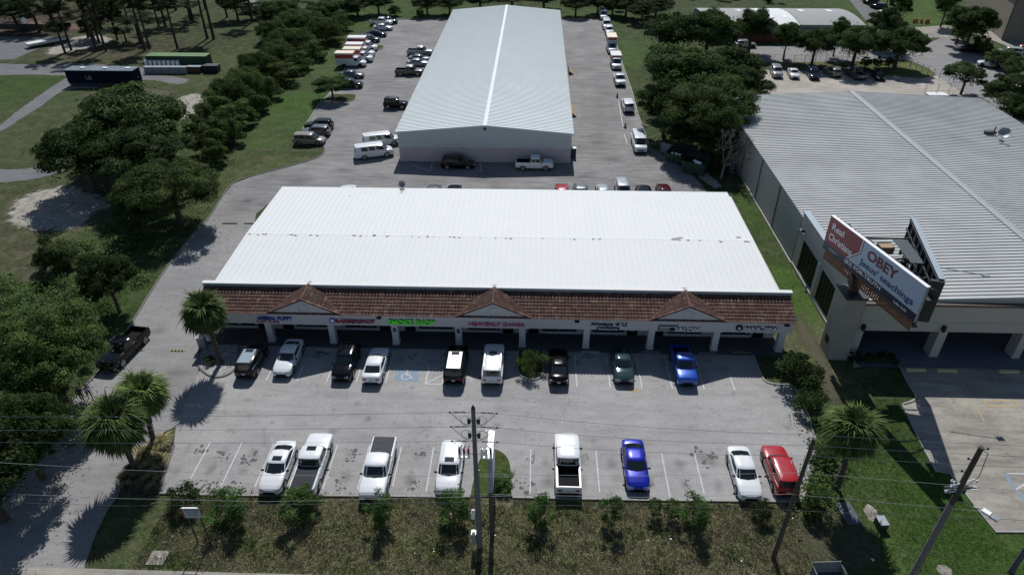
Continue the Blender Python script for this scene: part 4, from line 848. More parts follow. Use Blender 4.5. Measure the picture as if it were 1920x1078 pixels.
        for xx in (((ft+rt)/2+.12*L)-.35,((ft+rt)/2-.05*L)-.3): mb.box(xx-.09,xx+.09,s*(W/2)-.015,s*(W/2)+.02,.78*(zf),.78*zf+.03,1)
    mb.box(.485*L,.505*L,-W*.24,W*.24,.46*zf,.62*zf,1); mb.box(.485*L,.503*L,-W*.3,W*.3,.30,.40,1); mb.box(-.503*L,-.485*L,-W*.34,W*.34,.36,.48,1)
    return mb,(Bq,Tq,zf,zr,wr,ax,rb,rt,ft,fb)
_vm={}
def vehicle(kind,color,label,cat,loc,rz,group,detail=1,sunroof=False,rack=False,tonneau=None,rooftint=None,L=None,wy=1.0):
    S=SPEC[kind]; key=(kind,color)
    if key not in _vm:
        mb,info=body_mesh(kind,key); _vm[key]=(mb.mesh('body',[paint(color),m_trim],R(38)),info)
    me,info=_vm[key]; Bq,Tq,zf,zr,wr,ax,rb,rt,ft,fb=info; Ls,W,H=S['L'],S['W'],S['H']
    name={'sedan':'sedan_car','suv':'suv_car','bigsuv':'suv_car','minivan':'minivan','van':'cargo_van','pickup':'pickup_truck','jeep':'jeep_car'}[kind]
    t=thing(name,label,cat,(loc[0],loc[1],.04),rz,group)
    if L: t.scale=(L/S['L'],wy,1)
    link('body',me,t)
    nB=len(Bq)
    def pane(nm,idx,u0,u1,v0,v1,m=m_glass,out=.012,sub=5):
        """glass laid over the cabin between ring indices (idx list) and heights v0..v1"""
        k_=('pane',kind,nm,tuple(idx),u0,u1,v0,v1)
        if k_ not in _vm:
            P=[Vector(Bq[i%nB]) for i in idx]; Q=[Vector(Tq[i%nB]) for i in idx]; c=Vector((.5*(ft+rt),0,1.2))
            n=len(idx)-1; vs=[];fs=[]
            def at(A,u):
                f=u*n; i=min(int(f),n-1); return A[i].lerp(A[i+1],f-i)
            for j in range(sub+1):
                u=u0+(u1-u0)*j/sub
                for v in (v0,v1):
                    p=at(P,u).lerp(at(Q,u),v); 
                    a=at(P,min(u+.01,1));b=at(P,max(u-.01,0)); nn=(a-b).cross(at(Q,u)-at(P,u)).normalized()
                    if nn.dot(p-c)<0: nn=-nn
                    vs.append(tuple(p+nn*out))
            for j in range(sub): fs.append((2*j,2*j+2,2*j+3,2*j+1))
            mb=MB(); mb.add(vs,fs); _vm[k_]=mb.mesh(nm,m)
        return link(nm,_vm[k_],t)
    N=nB//2*0+6
    pane('windshield',[nB-2,nB-1,0,1,2],.06,.94,.07,.93,sub=8) 
    pane('rear_window',[4,5,6,7,8],.10,.90,.12 if kind!='sedan' else .06,.88,sub=8)
    if kind=='van':
        segs=((.04,.30,1),(.34,.56,1),(.60,.82,1)) if detail else ((.04,.34,1),)
    elif kind=='pickup': segs=((.06,.52,1),(.56,.94,1))
    elif kind=='jeep': segs=((.06,.38,1),(.42,.68,1),(.72,.95,1))
    else: segs=((.05,.44,1),(.47,.78,1),(.81,.95,1))
    for side in ([2,3,4],[nB-2,nB-3,nB-4]):
        for a,b,_ in segs: pane('side_window',side,a,b,.16,.86)
    # wheels
    kw=('wheel',round(wr,2))
    if kw not in _vm:
        mb=MB(); n=20
        prof=[(wr-.09,-.11),(wr-.02,-.115),(wr,-.08),(wr,.08),(wr-.02,.115),(wr-.09,.11)]
        vs=[(r*math.cos(2*math.pi*i/n),y,r*math.sin(2*math.pi*i/n)) for r,y in prof for i in range(n)]
        fs=[(j*n+i,j*n+(i+1)%n,(j+1)*n+(i+1)%n,(j+1)*n+i) for j in range(5) for i in range(n)]+[tuple(range(n)),tuple(range(5*n+n-1,5*n-1,-1))]
        mb.add(vs,fs); tyre=mb.mesh('wheel',m_black,R(40))
        mb=MB(); r=wr-.09
        for i in range(5):
            a=2*math.pi*i/5; 
            for d in (.2,): mb.add([(.04*math.cos(a+1.5),.118,.04*math.sin(a+1.5)),(.04*math.cos(a-1.5),.118,.04*math.sin(a-1.5)),(r*math.cos(a-d),.118,r*math.sin(a-d)),(r*math.cos(a+d),.118,r*math.sin(a+d))],[(0,1,2,3)])
        vs=[(q*math.cos(2*math.pi*i/n),.12,q*math.sin(2*math.pi*i/n)) for q in (r,r*.86) for i in range(n)]; mb.add(vs,[(i,(i+1)%n,n+(i+1)%n,n+i) for i in range(n)])
        mb.add([(.07*math.cos(2*math.pi*i/n),.122,.07*math.sin(2*math.pi*i/n)) for i in range(n)],[tuple(range(n))])
        _vm[kw]=(tyre,mb.mesh('rim',m_rim))
    for s in (-1,1):
        for x in ax:
            o=link('wheel',_vm[kw][0],t,(x,s*(W/2-.085),wr)); 
            if s<0: o.rotation_euler=(0,0,math.pi)
            if detail: link('rim',_vm[kw][1],o)
    # lamps, mirrors, plate
    kl=('lamps',kind)
    if kl not in _vm:
        S_=S['st']; e=S_[-1]; 
        zh=zf*.70; yh=W/2*.70
        d={}
        mb=MB(); mb.add([(Ls*.502,-.20,zh-.05),(Ls*.502,.12,zh-.05),(Ls*.452,.26,zh+.0),(Ls*.452,.26,zh+.10),(Ls*.475,.12,zh+.13),(Ls*.485,-.20,zh+.09)],[(0,1,4,5),(1,2,3,4)]); d['headlight']=mb
        mb=MB(); mb.box(-Ls*.5-.012,-Ls*.47,-.17,.16,zr*.72,zr*.72+.15); d['taillight']=mb
        mb=MB(); mb.ell((0,.0,0),(.09,.13,.075),8,6); mb.box(-.03,.03,-.14,.02,-.04,.0); d['mirror']=mb
        _vm[kl]={'h':d['headlight'].mesh('headlight',m_lens),'t':d['taillight'].mesh('taillight',m_red),'m':d['mirror'].mesh('mirror',m_trim,R(50)),'zh':zh}
        mb=MB(); mb.box(-.008,.008,-.15,.15,-.08,.08); _vm[kl]['p']=mb.mesh('licence_plate',m_plate)
    q=_vm[kl]
    for s in (-1,1):
        link('headlight',q['h'],t,(0,s*W*.30,0),0,(1,s,1)); link('taillight',q['t'],t,(0,s*W*.33,0),0,(1,s,1))
        if detail: link('mirror',q['m'],t,(fb-.42 if kind!='van' else fb-.35,s*(W/2+.07),zf+.06),0,(1,s,1))
    if detail: link('licence_plate',q['p'],t,(-Ls/2-.025,0,.62 if kind=='sedan' else .75))
    if sunroof:
        mb=MB(); mb.sheet([(ft-.62,-.36),(ft-.18,-.36),(ft-.18,.36),(ft-.62,.36)],H+.012); mb.build('sunroof',m_glass,t)
    if rack:
        for s in (-1,1):
            mb=MB(); mb.tube([(rt+.25,s*S['rw']*W/2*.86,H-.01),(rt+.35,s*S['rw']*W/2*.86,H+.05),(ft-.35,s*S['rw']*W/2*.86,H+.05),(ft-.25,s*S['rw']*W/2*.86,H-.01)],.018,6); mb.build('roof_rail',m_chrome if color!='black' else m_trim,t)
        if rack==2:
            for xx in (-.8,-.4,0,.3): mb=MB(); mb.box(xx-.02,xx+.02,-S['rw']*W/2*.8,S['rw']*W/2*.8,H+.05,H+.07); mb.build('cross_bar',m_rim,t)
    if rooftint:
        mb=MB(); mb.sheet([(rt+.2,-S['rw']*W/2*.74),(ft-.15,-S['rw']*W/2*.74),(ft-.15,S['rw']*W/2*.74),(rt+.2,S['rw']*W/2*.74)],H+.010); mb.build('roof_panel',rooftint,t)
        if rooftint is m_ribroof:
            mb=MB()
            for yy in (-.45,-.22,0,.22,.45): mb.box(rt+.3,ft-.8,yy-.02,yy+.02,H+.011,H+.03)
            mb.build('roof_rib',rooftint,t)
    if tonneau is not None:
        mb=MB(); mb.box(-.478*Ls,-.135*Ls,-W*.415,W*.415,1.205,1.235)
        for xx in (-.36*Ls,-.25*Ls): mb.box(xx-.01,xx+.01,-W*.41,W*.41,1.235,1.24)
        mb.build('bed_cover',tonneau,t)
    return t
m_ribroof=mat('white_roof_panel',(.78,.80,.82),.3,coat=.6)
m_ton=mat('dark_vinyl_cover',(.05,.055,.06),.8,var=.4,scale=3,spec=.1)
m_tong=mat('grey_hard_cover',(.075,.08,.088),.8,var=.3,spec=.1)
m_glroof=mat('pale_glass_roof',(.30,.38,.42),.15,coat=.8)
DN,UP,RT,LF=R(-90),R(90),0.0,math.pi
def V(kind,color,pxy,rz,label,cat='car',group=None,z=.75,**k):
    return vehicle(kind,color,label,cat,G(pxy[0],pxy[1],z),rz,group,**k)
g1='cars parked nose to the shops'; g2='cars parked along the grass verge'
V('suv','dark',(472,673),UP,'dark small crossover with a pale glass roof next to the round mulch island','car',g1,rooftint=m_glroof,sunroof=True,L=4.4)
V('sedan','white',(541,668),DN,'white sedan facing out, second car from the left in the shop row','car',g1)
V('suv','black',(649,677),DN,'black crossover facing out below the BARBERSHOP sign','car',g1,L=4.7)
V('sedan','white',(705,681),UP,'white sedan parked nose in, right beside the black crossover','car',g1)
V('bigsuv','black',(855,681),UP,'black boxy SUV with a ribbed white roof beside the striped bay','car',g1,rooftint=m_ribroof,sunroof=True,L=4.9)
V('bigsuv','white',(925,680),UP,'white SUV with roof rails and sunroof left of the bush island','car',g1,sunroof=True,rack=1)
V('sedan','black',(1047,683),UP,'black sedan with sunlit roof just right of the bush island','car',g1)
V('sedan','teal',(1167,682),DN,'grey green sedan facing out below the Always 4 U sign','car',g1,L=4.6)
V('pickup','brightblue',(1281,684),DN,'bright blue pickup facing out beneath the SALON sign','pickup truck',g1,L=4.95,wy=.93)
V('sedan','white',(522,873),DN,'white sedan with a sunroof, leftmost car of the verge row','car',g2,sunroof=True,L=4.9)
V('pickup','white',(586,868),UP,'white pickup with dark bed cover and sunroof, bed toward the verge','pickup truck',g2,sunroof=True,tonneau=m_ton,L=5.95)
V('pickup','white',(710,877),DN,'white pickup facing the verge with a grey bed cover behind its cab','pickup truck',g2,tonneau=m_tong,L=5.8)
V('suv','white',(844,877),DN,'white crossover with sunroof left of the utility pole','car',g2,sunroof=True,L=4.75)
V('pickup','white',(1064,867),UP,'white pickup with an empty open black bed toward the verge','pickup truck',g2,L=5.8)
V('sedan','blue',(1191,869),DN,'deep blue sedan facing the verge','car',g2)
V('sedan','white',(1395,884),DN,'white sedan facing the verge next to the red SUV','car',g2,L=4.9)
V('suv','red',(1462,878),UP,'red SUV with roof rails, rightmost of the verge row','car',g2,rack=1,L=4.75)
V('pickup','black',(232,652),R(-97),'black pickup on the side driveway half under the big tree','pickup truck',None,L=5.8)
V('minivan','black',(859,305),RT,'black minivan parked sideways against the warehouse front','minivan','vehicles at the warehouse front')
V('pickup','white',(1002,307),RT,'white pickup with black open bed along the warehouse front','pickup truck','vehicles at the warehouse front',L=5.6)
V('van','white',(701,285),R(20),'white window van, nearer of the two by the warehouse corner','van','white vans by the warehouse corner')
V('van','white',(715,264),R(20),'white window van, farther of the two by the warehouse corner','van','white vans by the warehouse corner')
g3='cars nosed into the grass bank left of the warehouse'
V('minivan','tan',(580,261),RT,'tan grey minivan nearest the curved kerb left of the warehouse','minivan',g3)
V('suv','grey',(592,246),LF,'grey crossover, middle of three beside the grass bank','car',g3)
V('suv','dark',(598,234),LF,'dark crossover, farthest of three beside the grass bank','car',g3)
V('suv','dark',(657,157),RT,'dark car with silver bonnet half hidden under the small lot tree','car',g3)
V('sedan','grey',(660,139),RT,'blue grey sedan between the moving trucks and the small lot tree','car',g3)
V('suv','teal',(693,73),RT,'dark green crossover just beyond the small grass island','car',g3)
V('sedan','navy',(706,63),RT,'dark sedan, second beyond the small grass island','car',g3)
V('sedan','white',(718,51),RT,'white coupe near the far left corner of the rear lot','car',g3)
V('pickup','white',(715,42),RT,'white pickup second from the far corner of the rear lot','pickup truck',g3)
V('suv','navy',(728,39),RT,'dark blue SUV in the far left corner of the rear lot','car',g3)
g4='vehicles along the left wall of the warehouse'
V('jeep','black',(742,195),RT,'black SUV with white roof bars beside the left warehouse wall','car',g4,rack=2)
V('pickup','brown',(768,134),RT,'brown pickup with a white cab roof beside the left warehouse wall','pickup truck',g4,rooftint=m_ribroof)
V('sedan','silver',(784,117),RT,'silver sedan beside the left warehouse wall, just beyond the brown pickup','car',g4)
V('sedan','grey',(787,109),RT,'grey sedan beside the left warehouse wall, second beyond the brown pickup','car',g4)
V('pickup','silver',(788,97),RT,'silver pickup with white topped cab, farthest by the left warehouse wall','pickup truck',g4,rooftint=m_ribroof)
g5='vehicles in line along the right edge of the rear lot'
V('van','white',(1198,268),DN,'white van facing forward, nearest in the line along the right edge','van',g5)
V('bigsuv','white',(1177,197),UP,'white SUV seen from behind, between the two orange cones','car',g5,L=5.3)
V('pickup','white',(1162,150),DN,'white pickup facing forward behind the banded van','pickup truck',g5,L=5.2)
V('van','white',(1137,47),DN,'white van second from the far end of the right edge line','van',g5)
V('van','white',(1131,29),DN,'white van at the far end of the right edge line','van',g5)
V('bigsuv','white',(1142,58),DN,'white SUV directly behind the box truck in the right edge line','car',g5)
# box trucks and banded vans
def cargo(kind,pxy,rz,label,L,Hh,topc,band,group,bandh=.7):
    x,y=G(pxy[0],pxy[1],1.2); t=vehicle('van','white',label,'truck' if kind=='box_truck' else 'van',(x,y),rz,group,detail=0); t.name=kind
    for o in list(t.children):
        if o.name.startswith(('rear_window','side_window')) and kind=='box_truck':
            pass
    W=2.05; mb=MB(); x0=-L/2; x1=.6
    mb.box(x0,x1,-W/2-.06,W/2+.06,.75,Hh,0); mb.box(x0-.02,x1+.01,-W/2-.07,W/2+.07,Hh,Hh+.05,1)
    mb.box(x0+.05,x1-.05,-W/2-.075,-W/2-.062,Hh-1.05,Hh-.25,2); mb.box(x0+.05,x1-.05,W/2+.062,W/2+.075,Hh-1.05,Hh-.25,2)
    mb.box(x1+.005,x1+.02,-W/2+.1,W/2-.1,Hh-.6,Hh-.1,2)
    mb.box(x0+.2,x1-.6,-W/2-.075,-W/2-.064,1.15,1.22,3); mb.box(x0-.012,x0-.003,-.9,.9,.9,Hh-.2,4)
    mb.build('cargo_box',[paint('white'),topc,band,m_steel,m_steel],t); return t
m_cream=mat('cream_box_roof',(.66,.60,.46),.6); m_orange=mat('orange_red_band',(.42,.06,.03),.5)
g6='white and orange moving trucks by the grass bank'
cargo('box_truck',(660,114),RT,'box truck with a cream roof and orange band, nearest of the four moving trucks',6.6,2.9,m_cream,m_orange,g6)
cargo('box_truck',(673,105),RT,'box truck with a cream roof, second nearest moving truck and mostly hidden',6.3,2.8,m_cream,m_orange,g6)
cargo('box_truck',(677,96),RT,'white roofed moving truck, third from the small lot tree',6.3,2.8,m_white,m_orange,g6)
cargo('box_truck',(683,85),RT,'tall white moving truck with maroon band beside the small grass island',7.0,3.0,m_white,mat('maroon_band',(.20,.02,.04),.5),g6)
cargo('box_truck',(1147,86),DN,'box truck with a cream roof and orange front in the right edge line',7.2,3.1,m_cream,m_orange,g5)
cargo('cargo_van',(1155,115),DN,'white van with a red band above the windscreen in the right edge line',6.0,2.45,m_white,m_orange,g5)
# cars behind the shops: only their roofs show above the roof edge
g7='cars parked against the rear of the shops'
for (sx,kind,col,lab) in ((650,'suv','white','white car, only its roof showing behind the left part of the white roof'),(813,'suv','grey','dark grey car just right of the satellite dish behind the shops'),(851,'suv','black','black car second right of the satellite dish behind the shops'),
    (1054,'sedan','red','red car whose roof shows behind the white roof'),(1090,'pickup','grey','grey pickup showing behind the white roof, right of the red car'),(1131,'sedan','silver','pale silver car behind the shops, left of the tall silver SUV'),
    (1169,'bigsuv','silver','tall silver SUV behind the shops facing the rear lot'),(1208,'suv','black','black car behind the shops, right of the tall silver SUV'),(1246,'sedan','darkred','dark maroon car behind the shops, rightmost of the row')):
    H=SPEC[kind]['H']; top=PR(0,RY1,RZ)[1]; 
    x,y=G(sx,348 if kind!='bigsuv' else 343,H); vehicle(kind,col,lab,'car',(x,y-.35),UP if kind!='bigsuv' else DN,g7,detail=0)
g8='cars in the gravel lot behind the grey roofed building'
for (sx,sy,kind,col,lab,rz) in ((1456,135,'bigsuv','silver','silver SUV, leftmost car in the gravel lot','d'),(1488,137,'sedan','white','white sedan, second from the left in the gravel lot','d'),(1525,139,'suv','navy','dark blue car with a white cab roof, third in the gravel lot','d'),
    (1561,134,'suv','tan','olive tan crossover seen from behind, fourth in the gravel lot','u'),(1604,138,'pickup','grey','long grey pickup with a loaded bed in the gravel lot','u'),(1647,140,'sedan','black','black sedan, rightmost in the gravel lot','d')):
    V(kind,col,(sx,sy),{'d':R(-97),'u':R(98)}[rz],lab,'car' if kind!='pickup' else 'pickup truck',g8)
g9='cars on the far streets at the upper right'
for (sx,sy,kind,col,rz,lab) in ((1857,119,'suv','white',R(155),'white crossover driving on the access road at the upper right'),(1821,91,'suv','darkred',R(165),'dark maroon car in tree shade by the access road'),(1893,97,'minivan','palegreen',R(160),'pale green minivan by the tan building'),
    (1914,93,'suv','red',R(160),'red car at the right edge by the tan building'),(1662,23,'sedan','white',R(120),'white car on the far street, nearest of its line'),(1648,12,'suv','navy',R(120),'dark car on the far street just beyond the white one'),(1634,4,'suv','dark',R(120),'dark car on the far street at the top edge'),
    (1398,83,'suv','silver',R(0),'pale car half hidden by trees before the arched building')):
    V(kind,col,(sx,sy),rz,lab,'car',g9,detail=0)
# trailer-like bus, green container and the items beside it
xb,yb=G(195,163); t=thing('storage_trailer','long dark blue windowless trailer with white emblem lying by the gravel path','trailer',(xb+1,yb+1.6,0)); 
mb=MB(); mb.box(-8,5.4,-1.4,1.4,.6,3.0); mb.build('body',mat('navy_trailer',(.006,.010,.026),.7,var=.4,scale=.6,spec=.1),t)
mb=MB(); mb.box(-8.1,5.5,-1.5,1.5,3.0,3.12); 
for i in range(14): mb.box(-8+i,-7.93+i,-1.5,1.5,3.12,3.17)
mb.build('roof',mat('weathered_teal_roof',(.16,.21,.24),.6,var=.8,scale=.5),t)
mb=MB(); mb.box(-7.9,5.3,-1.3,1.3,.2,.6); mb.build('skirt',m_dsteel,t)
mb=MB(); 
for xx in (-5,-.5,4): mb.box(xx-.5,xx+.5,-.4,.3,3.17,3.3)
mb.build('roof_vent',m_swhite,t)
me=text_mesh('US',1.1,.01,m_steel,.01); me.transform(Matrix.Rotation(R(90),4,'X')); link('emblem',me,t,(-3.6,-1.42,1.6))
xb,yb=G(335,131); t=thing('shipping_container','dark green shipping container with bright green roof by the hedge','container',(xb,yb+1.3,0))
mb=MB(); mb.box(-6.4,6.4,-1.25,1.25,.1,2.7); 
for i in range(42): mb.box(-6.3+i*.3,-6.15+i*.3,-1.28,-1.251,.2,2.6)
mb.build('body',mat('container_green',(.015,.06,.03),.6,var=.5),t)
mb=MB(); mb.box(-6.45,6.45,-1.3,1.3,2.7,2.78); mb.build('roof',mat('container_roof_green',(.10,.20,.06),.7,var=.5,scale=.8),t)
for i in range(5):
    x,y=G(282+i*16,131,.6); o=MB().box(-.85,.85,-.5,.5,0,1.3).box(-.9,.9,-.55,.55,1.3,1.36).mesh('storage_crate',[mat('crate_grey%d'%i,(.30,.31,.33),.7,var=.4)]); tag(link('storage_crate',o,None,(x,y-.4,0)),'pale grey crate before the green container, %s from the left'%('first','second','third','fourth','fifth')[i],'crate','pale crates before the green container')
x,y=G(315,118,1.2)
for i in range(8):
    o=MB().box(-.28,.28,-.3,.3,0,1.9).box(-.3,.3,-.33,.33,1.9,1.96).mesh('locker',m_swhite); 
    tag(link('locker',o,None,(x-4+i*.95,yb-.35,0.0)),'narrow white upright panel on the green container, %s from the left'%ORD[i],'panel','white upright panels on the green container')
x,y=G(366,128,.8); t=thing('skip_bin','low red brown bin with a pale lid beside the green container','bin',(x,y,0)); MB().box(-1.4,1.4,-.8,.8,.1,1.2).build('body',mat('bin_brown',(.12,.04,.03),.6,var=.4),t); MB().box(-1.5,1.5,-.9,.9,1.2,1.3).build('lid',m_steel,t)
x,y=G(397,128,.8); t=thing('skip_bin','dark navy bin at the right end of the green container','bin',(x,y,0)); MB().box(-1.5,1.5,-.8,.8,.1,1.4).build('body',paint('navy'),t); MB().box(-1.55,1.55,-.85,.85,1.4,1.48).build('lid',m_dsteel,t)
# bright tarpaulin trailer near the court and small shed at the top
x,y=G(91,79,.6); t=thing('flatbed_trailer','white roofed flat trailer at the edge of the court','trailer',(x,y,0),R(52)); MB().box(-4.6,4.6,-1.1,1.1,.6,1.1).build('deck',m_white,t); MB().box(-4.3,4.3,-.9,.9,.2,.6).build('chassis',m_dsteel,t)
x,y=G(470,16,1.0); t=thing('small_shed','small pale shed roof among the trees at the top','shed',(x,y,0),R(10)); MB().box(-2.3,2.3,-2,2,0,2.2).build('wall',m_beige2,t); mb=MB(); mb.add([(-2.6,-2.4,2.1),(2.6,-2.4,2.1),(2.6,0,3.0),(-2.6,0,3.0),(2.6,2.4,2.1),(-2.6,2.4,2.1)],[(0,1,2,3),(3,2,4,5)]); mb.build('roof',mat('shed_roof',(.34,.34,.36),.7,var=.4),t)
# ================================================================ VEGETATION
def leaves_mesh(name,P,N,size,m,rs,shape='quad',asp=.6):
    """P leaf centres, N facing; builds many small leaf faces"""
    n=len(P); N=N/np.linalg.norm(N,axis=1,keepdims=True)
    A=rs.normal(size=(n,3)); A-= (A*N).sum(1,keepdims=True)*N; A/=np.linalg.norm(A,axis=1,keepdims=True); B=np.cross(N,A)
    s=size*rs.uniform(.6,1.35,(n,1)); a=A*s; b=B*s*asp
    V=np.stack([P-a,P+b*.9-a*.1,P+a,P-b*.9+a*.15],1).reshape(-1,3)
    me=bpy.data.meshes.new(name); me.vertices.add(4*n); me.loops.add(4*n); me.polygons.add(n)
    me.vertices.foreach_set('co',V.astype(np.float32).ravel()); me.loops.foreach_set('vertex_index',np.arange(4*n,dtype=np.int32)); me.polygons.foreach_set('loop_start',np.arange(0,4*n,4,dtype=np.int32)); me.polygons.foreach_set('loop_total',np.full(n,4,dtype=np.int32))
    me.materials.append(m); me.update(calc_edges=True); me.validate(); return me
def crown_pts(rs,Rx,Rz,K,n,cr=(.22,.36),low=-.35,inner=.12):
    cr=(cr[0]*.5,cr[1]*1.12)
    """clumps over an uneven ellipsoid, leaves gathered on the clumps"""
    C=[]
    while len(C)<K:
        d=rs.normal(size=3); d/=np.linalg.norm(d)
        if d[2]<low: continue
        r=rs.uniform(.55,1.0)**.6*rs.uniform(.75,1.08); C.append(np.array([d[0]*Rx*r,d[1]*Rx*r,d[2]*Rz*r]))
    C=np.array(C); cr_=rs.uniform(*cr,K)*Rx
    w=cr_**2; w/=w.sum(); idx=rs.choice(K,size=n,p=w)
    d=rs.normal(size=(n,3)); d/=np.linalg.norm(d,axis=1,keepdims=True); d[:,2]=np.where(d[:,2]<-.3,-d[:,2]*.6,d[:,2])
    rr=rs.uniform(0,1,(n,1))**.45; off=d*cr_[idx][:,None]*rr; off[:,2]*=.62
    P=C[idx]+off; ni=int(n*inner)
    q=rs.normal(size=(ni,3))*np.array([Rx*.36,Rx*.36,Rz*.36]); P[:ni]=q
    N=off+np.array([0,0,.35])*np.linalg.norm(off,axis=1,keepdims=True)+rs.normal(size=(n,3))*.35*cr_.mean(); N[:ni]=rs.normal(size=(ni,3))
    return P,N,C
def branches(mb,base_h,C,r0,rs,k=12,root=(0,0,0),lean=(0,0)):
    top=(lean[0],lean[1],base_h); mb.tube([(root[0],root[1],-.1),(lean[0]*.4+rs.uniform(-.05,.05),lean[1]*.4,base_h*.5),top],[r0*1.25,r0,r0*.8],9)
    sel=C[rs.choice(len(C),size=min(k,len(C)),replace=False)]
    for c in sel:
        mid=np.array(top)*.45+c*.55+rs.normal(size=3)*.15*r0*3; mid[2]-=.1
        mb.tube([top,tuple(mid),tuple(c)],[r0*.5,r0*.28,r0*.08],6)
PROTO={}
def proto(key,seed,Rx,Rz,zc,K,n,ls,leaf,bark,r0,cr=(.22,.36),low=-.35,k=12,asp=.6):
    rs=np.random.RandomState(seed); P,N,C=crown_pts(rs,Rx,Rz,K,n,cr,low); P[:,2]+=zc; C[:,2]+=zc
    P[:,2]=np.maximum(P[:,2],.05)
    me=leaves_mesh('crown',P,N,ls,leaf,rs,asp=asp); mb=MB(); branches(mb,max(.3,zc-Rz*.55),C,r0,rs,k); tr=mb.mesh('trunk',bark,1.2)
    PROTO[key]=(me,tr,Rx,Rz,zc)
# unit crowns of about five metres radius
proto('oak1',1,5,3.6,6.2,60,30000,.19,leaf_oak,m_bark,.38); proto('oak2',2,5,3.4,6.0,54,30000,.19,leaf_oak,m_bark,.36,(.2,.34)); proto('oak3',3,5,4.0,6.4,64,32000,.18,leaf_dark,m_bark,.36,(.18,.32))
proto('big1',4,5,3.8,5.6,84,60000,.105,leaf_oak,m_bark,.3,(.15,.27)); proto('big2',14,5,3.8,5.6,80,60000,.105,leaf_hedge,m_bark,.3,(.15,.27))
proto('scrub1',21,5,2.5,2.1,95,36000,.125,leaf_hedge,m_bark,.2,(.14,.30),-.15); proto('scrub2',22,5,2.9,2.4,80,32000,.13,leaf_oak,m_bark,.2,(.12,.30),-.15)
proto('bush1',5,2.2,1.9,1.6,34,11000,.12,leaf_hedge,m_bark,.12,(.25,.4),-.6); proto('bush2',6,2.2,2.2,1.9,36,11000,.12,leaf_hedge,m_bark,.12,(.22,.38),-.6)
proto('tree1',7,2.6,2.0,3.9,38,12000,.13,leaf_mid,m_bark,.14,(.22,.36),-.5); proto('tree2',8,2.6,2.1,3.8,36,12000,.13,leaf_oak,m_bark,.16,(.22,.38),-.4)
proto('sap1',9,.95,1.5,1.7,28,3000,.062,leaf_bri,m_bark,.035,(.24,.44),-.95,9); proto('sap2',10,.95,1.5,1.65,26,2400,.065,leaf_mid,m_bark,.035,(.22,.42),-.95,9)
proto('round',11,.95,.85,.80,22,3800,.05,leaf_yel,m_bark,.05,(.3,.45),-.7,5); proto('dbush',12,.95,.85,.85,20,2600,.06,leaf_dark,m_bark,.05,(.28,.42),-.7,5)
proto('pinec',13,3.2,4.2,12.5,30,7000,.20,leaf_pine,m_pinebark,.22,(.18,.32),-.9,16,.25)
def plant(key,name,label,cat,pxy,zc,hwpx,group=None,vs=1.0,base=None,rz=None,seed=0):
    """crown centre seen at a pixel at height zc; radius from the crown's half width in pixels"""
    me,tr,Rx,Rz,pz=PROTO[key]; x,y=base if base else G(pxy[0],pxy[1],zc)
    dist=PR(x,y,zc)[2]; rad=hwpx*dist/F_PX; s=rad/Rx*1.06; rd=random.Random(int(pxy[0]*7+pxy[1])+seed); rz=rd.uniform(0,6.28) if rz is None else rz
    t=thing(name,label,cat,(x,y,0),rz,group); sz=zc/pz*vs
    u=rd.uniform(.86,1.14); sz*=rd.uniform(.93,1.07); link('crown',me,t,None,0,(s*u,s/u,sz)); link('trunk',tr,t,None,0,(s*u,s/u,sz)); return t
PL=plant
# large trees, left field
L_=[('oak1',(250,222),7.0,92,'large dark oak by the gravel path, its right half below the navy trailer'),('oak2',(150,282),6.0,72,'broad dark oak whose crown reaches the lower gravel path'),('oak3',(262,292),5.5,70,'dark oak behind the rounded tree by the driveway, in the shade of the large oak'),
 ('big2',(318,350),5.2,88,'rounded feathery tree beside the curved driveway kerb'),('big1',(258,388),3.5,38,'low bushy tree at the left foot of the rounded tree by the driveway'),
 ('oak3',(200,522),4.2,46,'small dark spreading tree between the grass and the driveway, above the black pickup')]
for k,p,z,hw,lab in L_: PL(k,'oak_tree' if 'oak' in k else 'shade_tree',lab,'tree',p,z,hw,'large trees in the left field')
for k,p,z,hw,lab in (('big2',(74,656),6.0,108,'big spreading tree at the left edge whose crown overhangs the black pickup'),('big1',(82,708),5.0,50,'tree overhanging the two walkers by the driveway'),('big1',(26,800),5.6,84,'dark tree at the left edge below the two walkers'),('oak3',(-60,870),6.0,100,'dark tree at the lower left edge of the photo shading the driveway')):
    PL(k,'shade_tree',lab,'tree',p,z,hw,'big trees over the driveway',vs=.9)
PL('bush1','shrub','round green shrub alone in the grass below the sand patch','shrub',(100,478),1.9,32); PL('bush2','shrub','leafy shrub left of the small dark spreading tree','shrub',(170,500),1.5,22)
# hedge belt between field and bank
rd=random.Random(8)
H_=[(640,18,26),(606,20,40),(566,44,44),(528,22,40),(610,62,36),(548,78,40),(508,62,34),(585,96,26),(520,104,36),(560,118,26),(488,128,38),(530,140,30),(462,158,38),(505,168,22),(432,176,36),(478,192,26),(402,196,30),(446,214,30),(418,232,30),(388,222,24),(436,250,22),(392,262,30),(368,240,22),(402,286,20),(492,20,26),(640,46,20)]
H_.sort(key=lambda q:q[1])
H_.sort(key=lambda q:q[1])
for i,(a,b,hw) in enumerate(H_):
    PL(('scrub1','scrub2')[i%2] if hw>30 else ('bush1','bush2','bush1')[i%3],'brush_tree' if hw>30 else 'brush_shrub','%s brush clump from the top edge in the belt left of the warehouse lot'%ORD[i],'brush',(a,b),2.2 if hw>30 else 1.8,hw*.98,'brush belt left of the warehouse lot',vs=1.0)
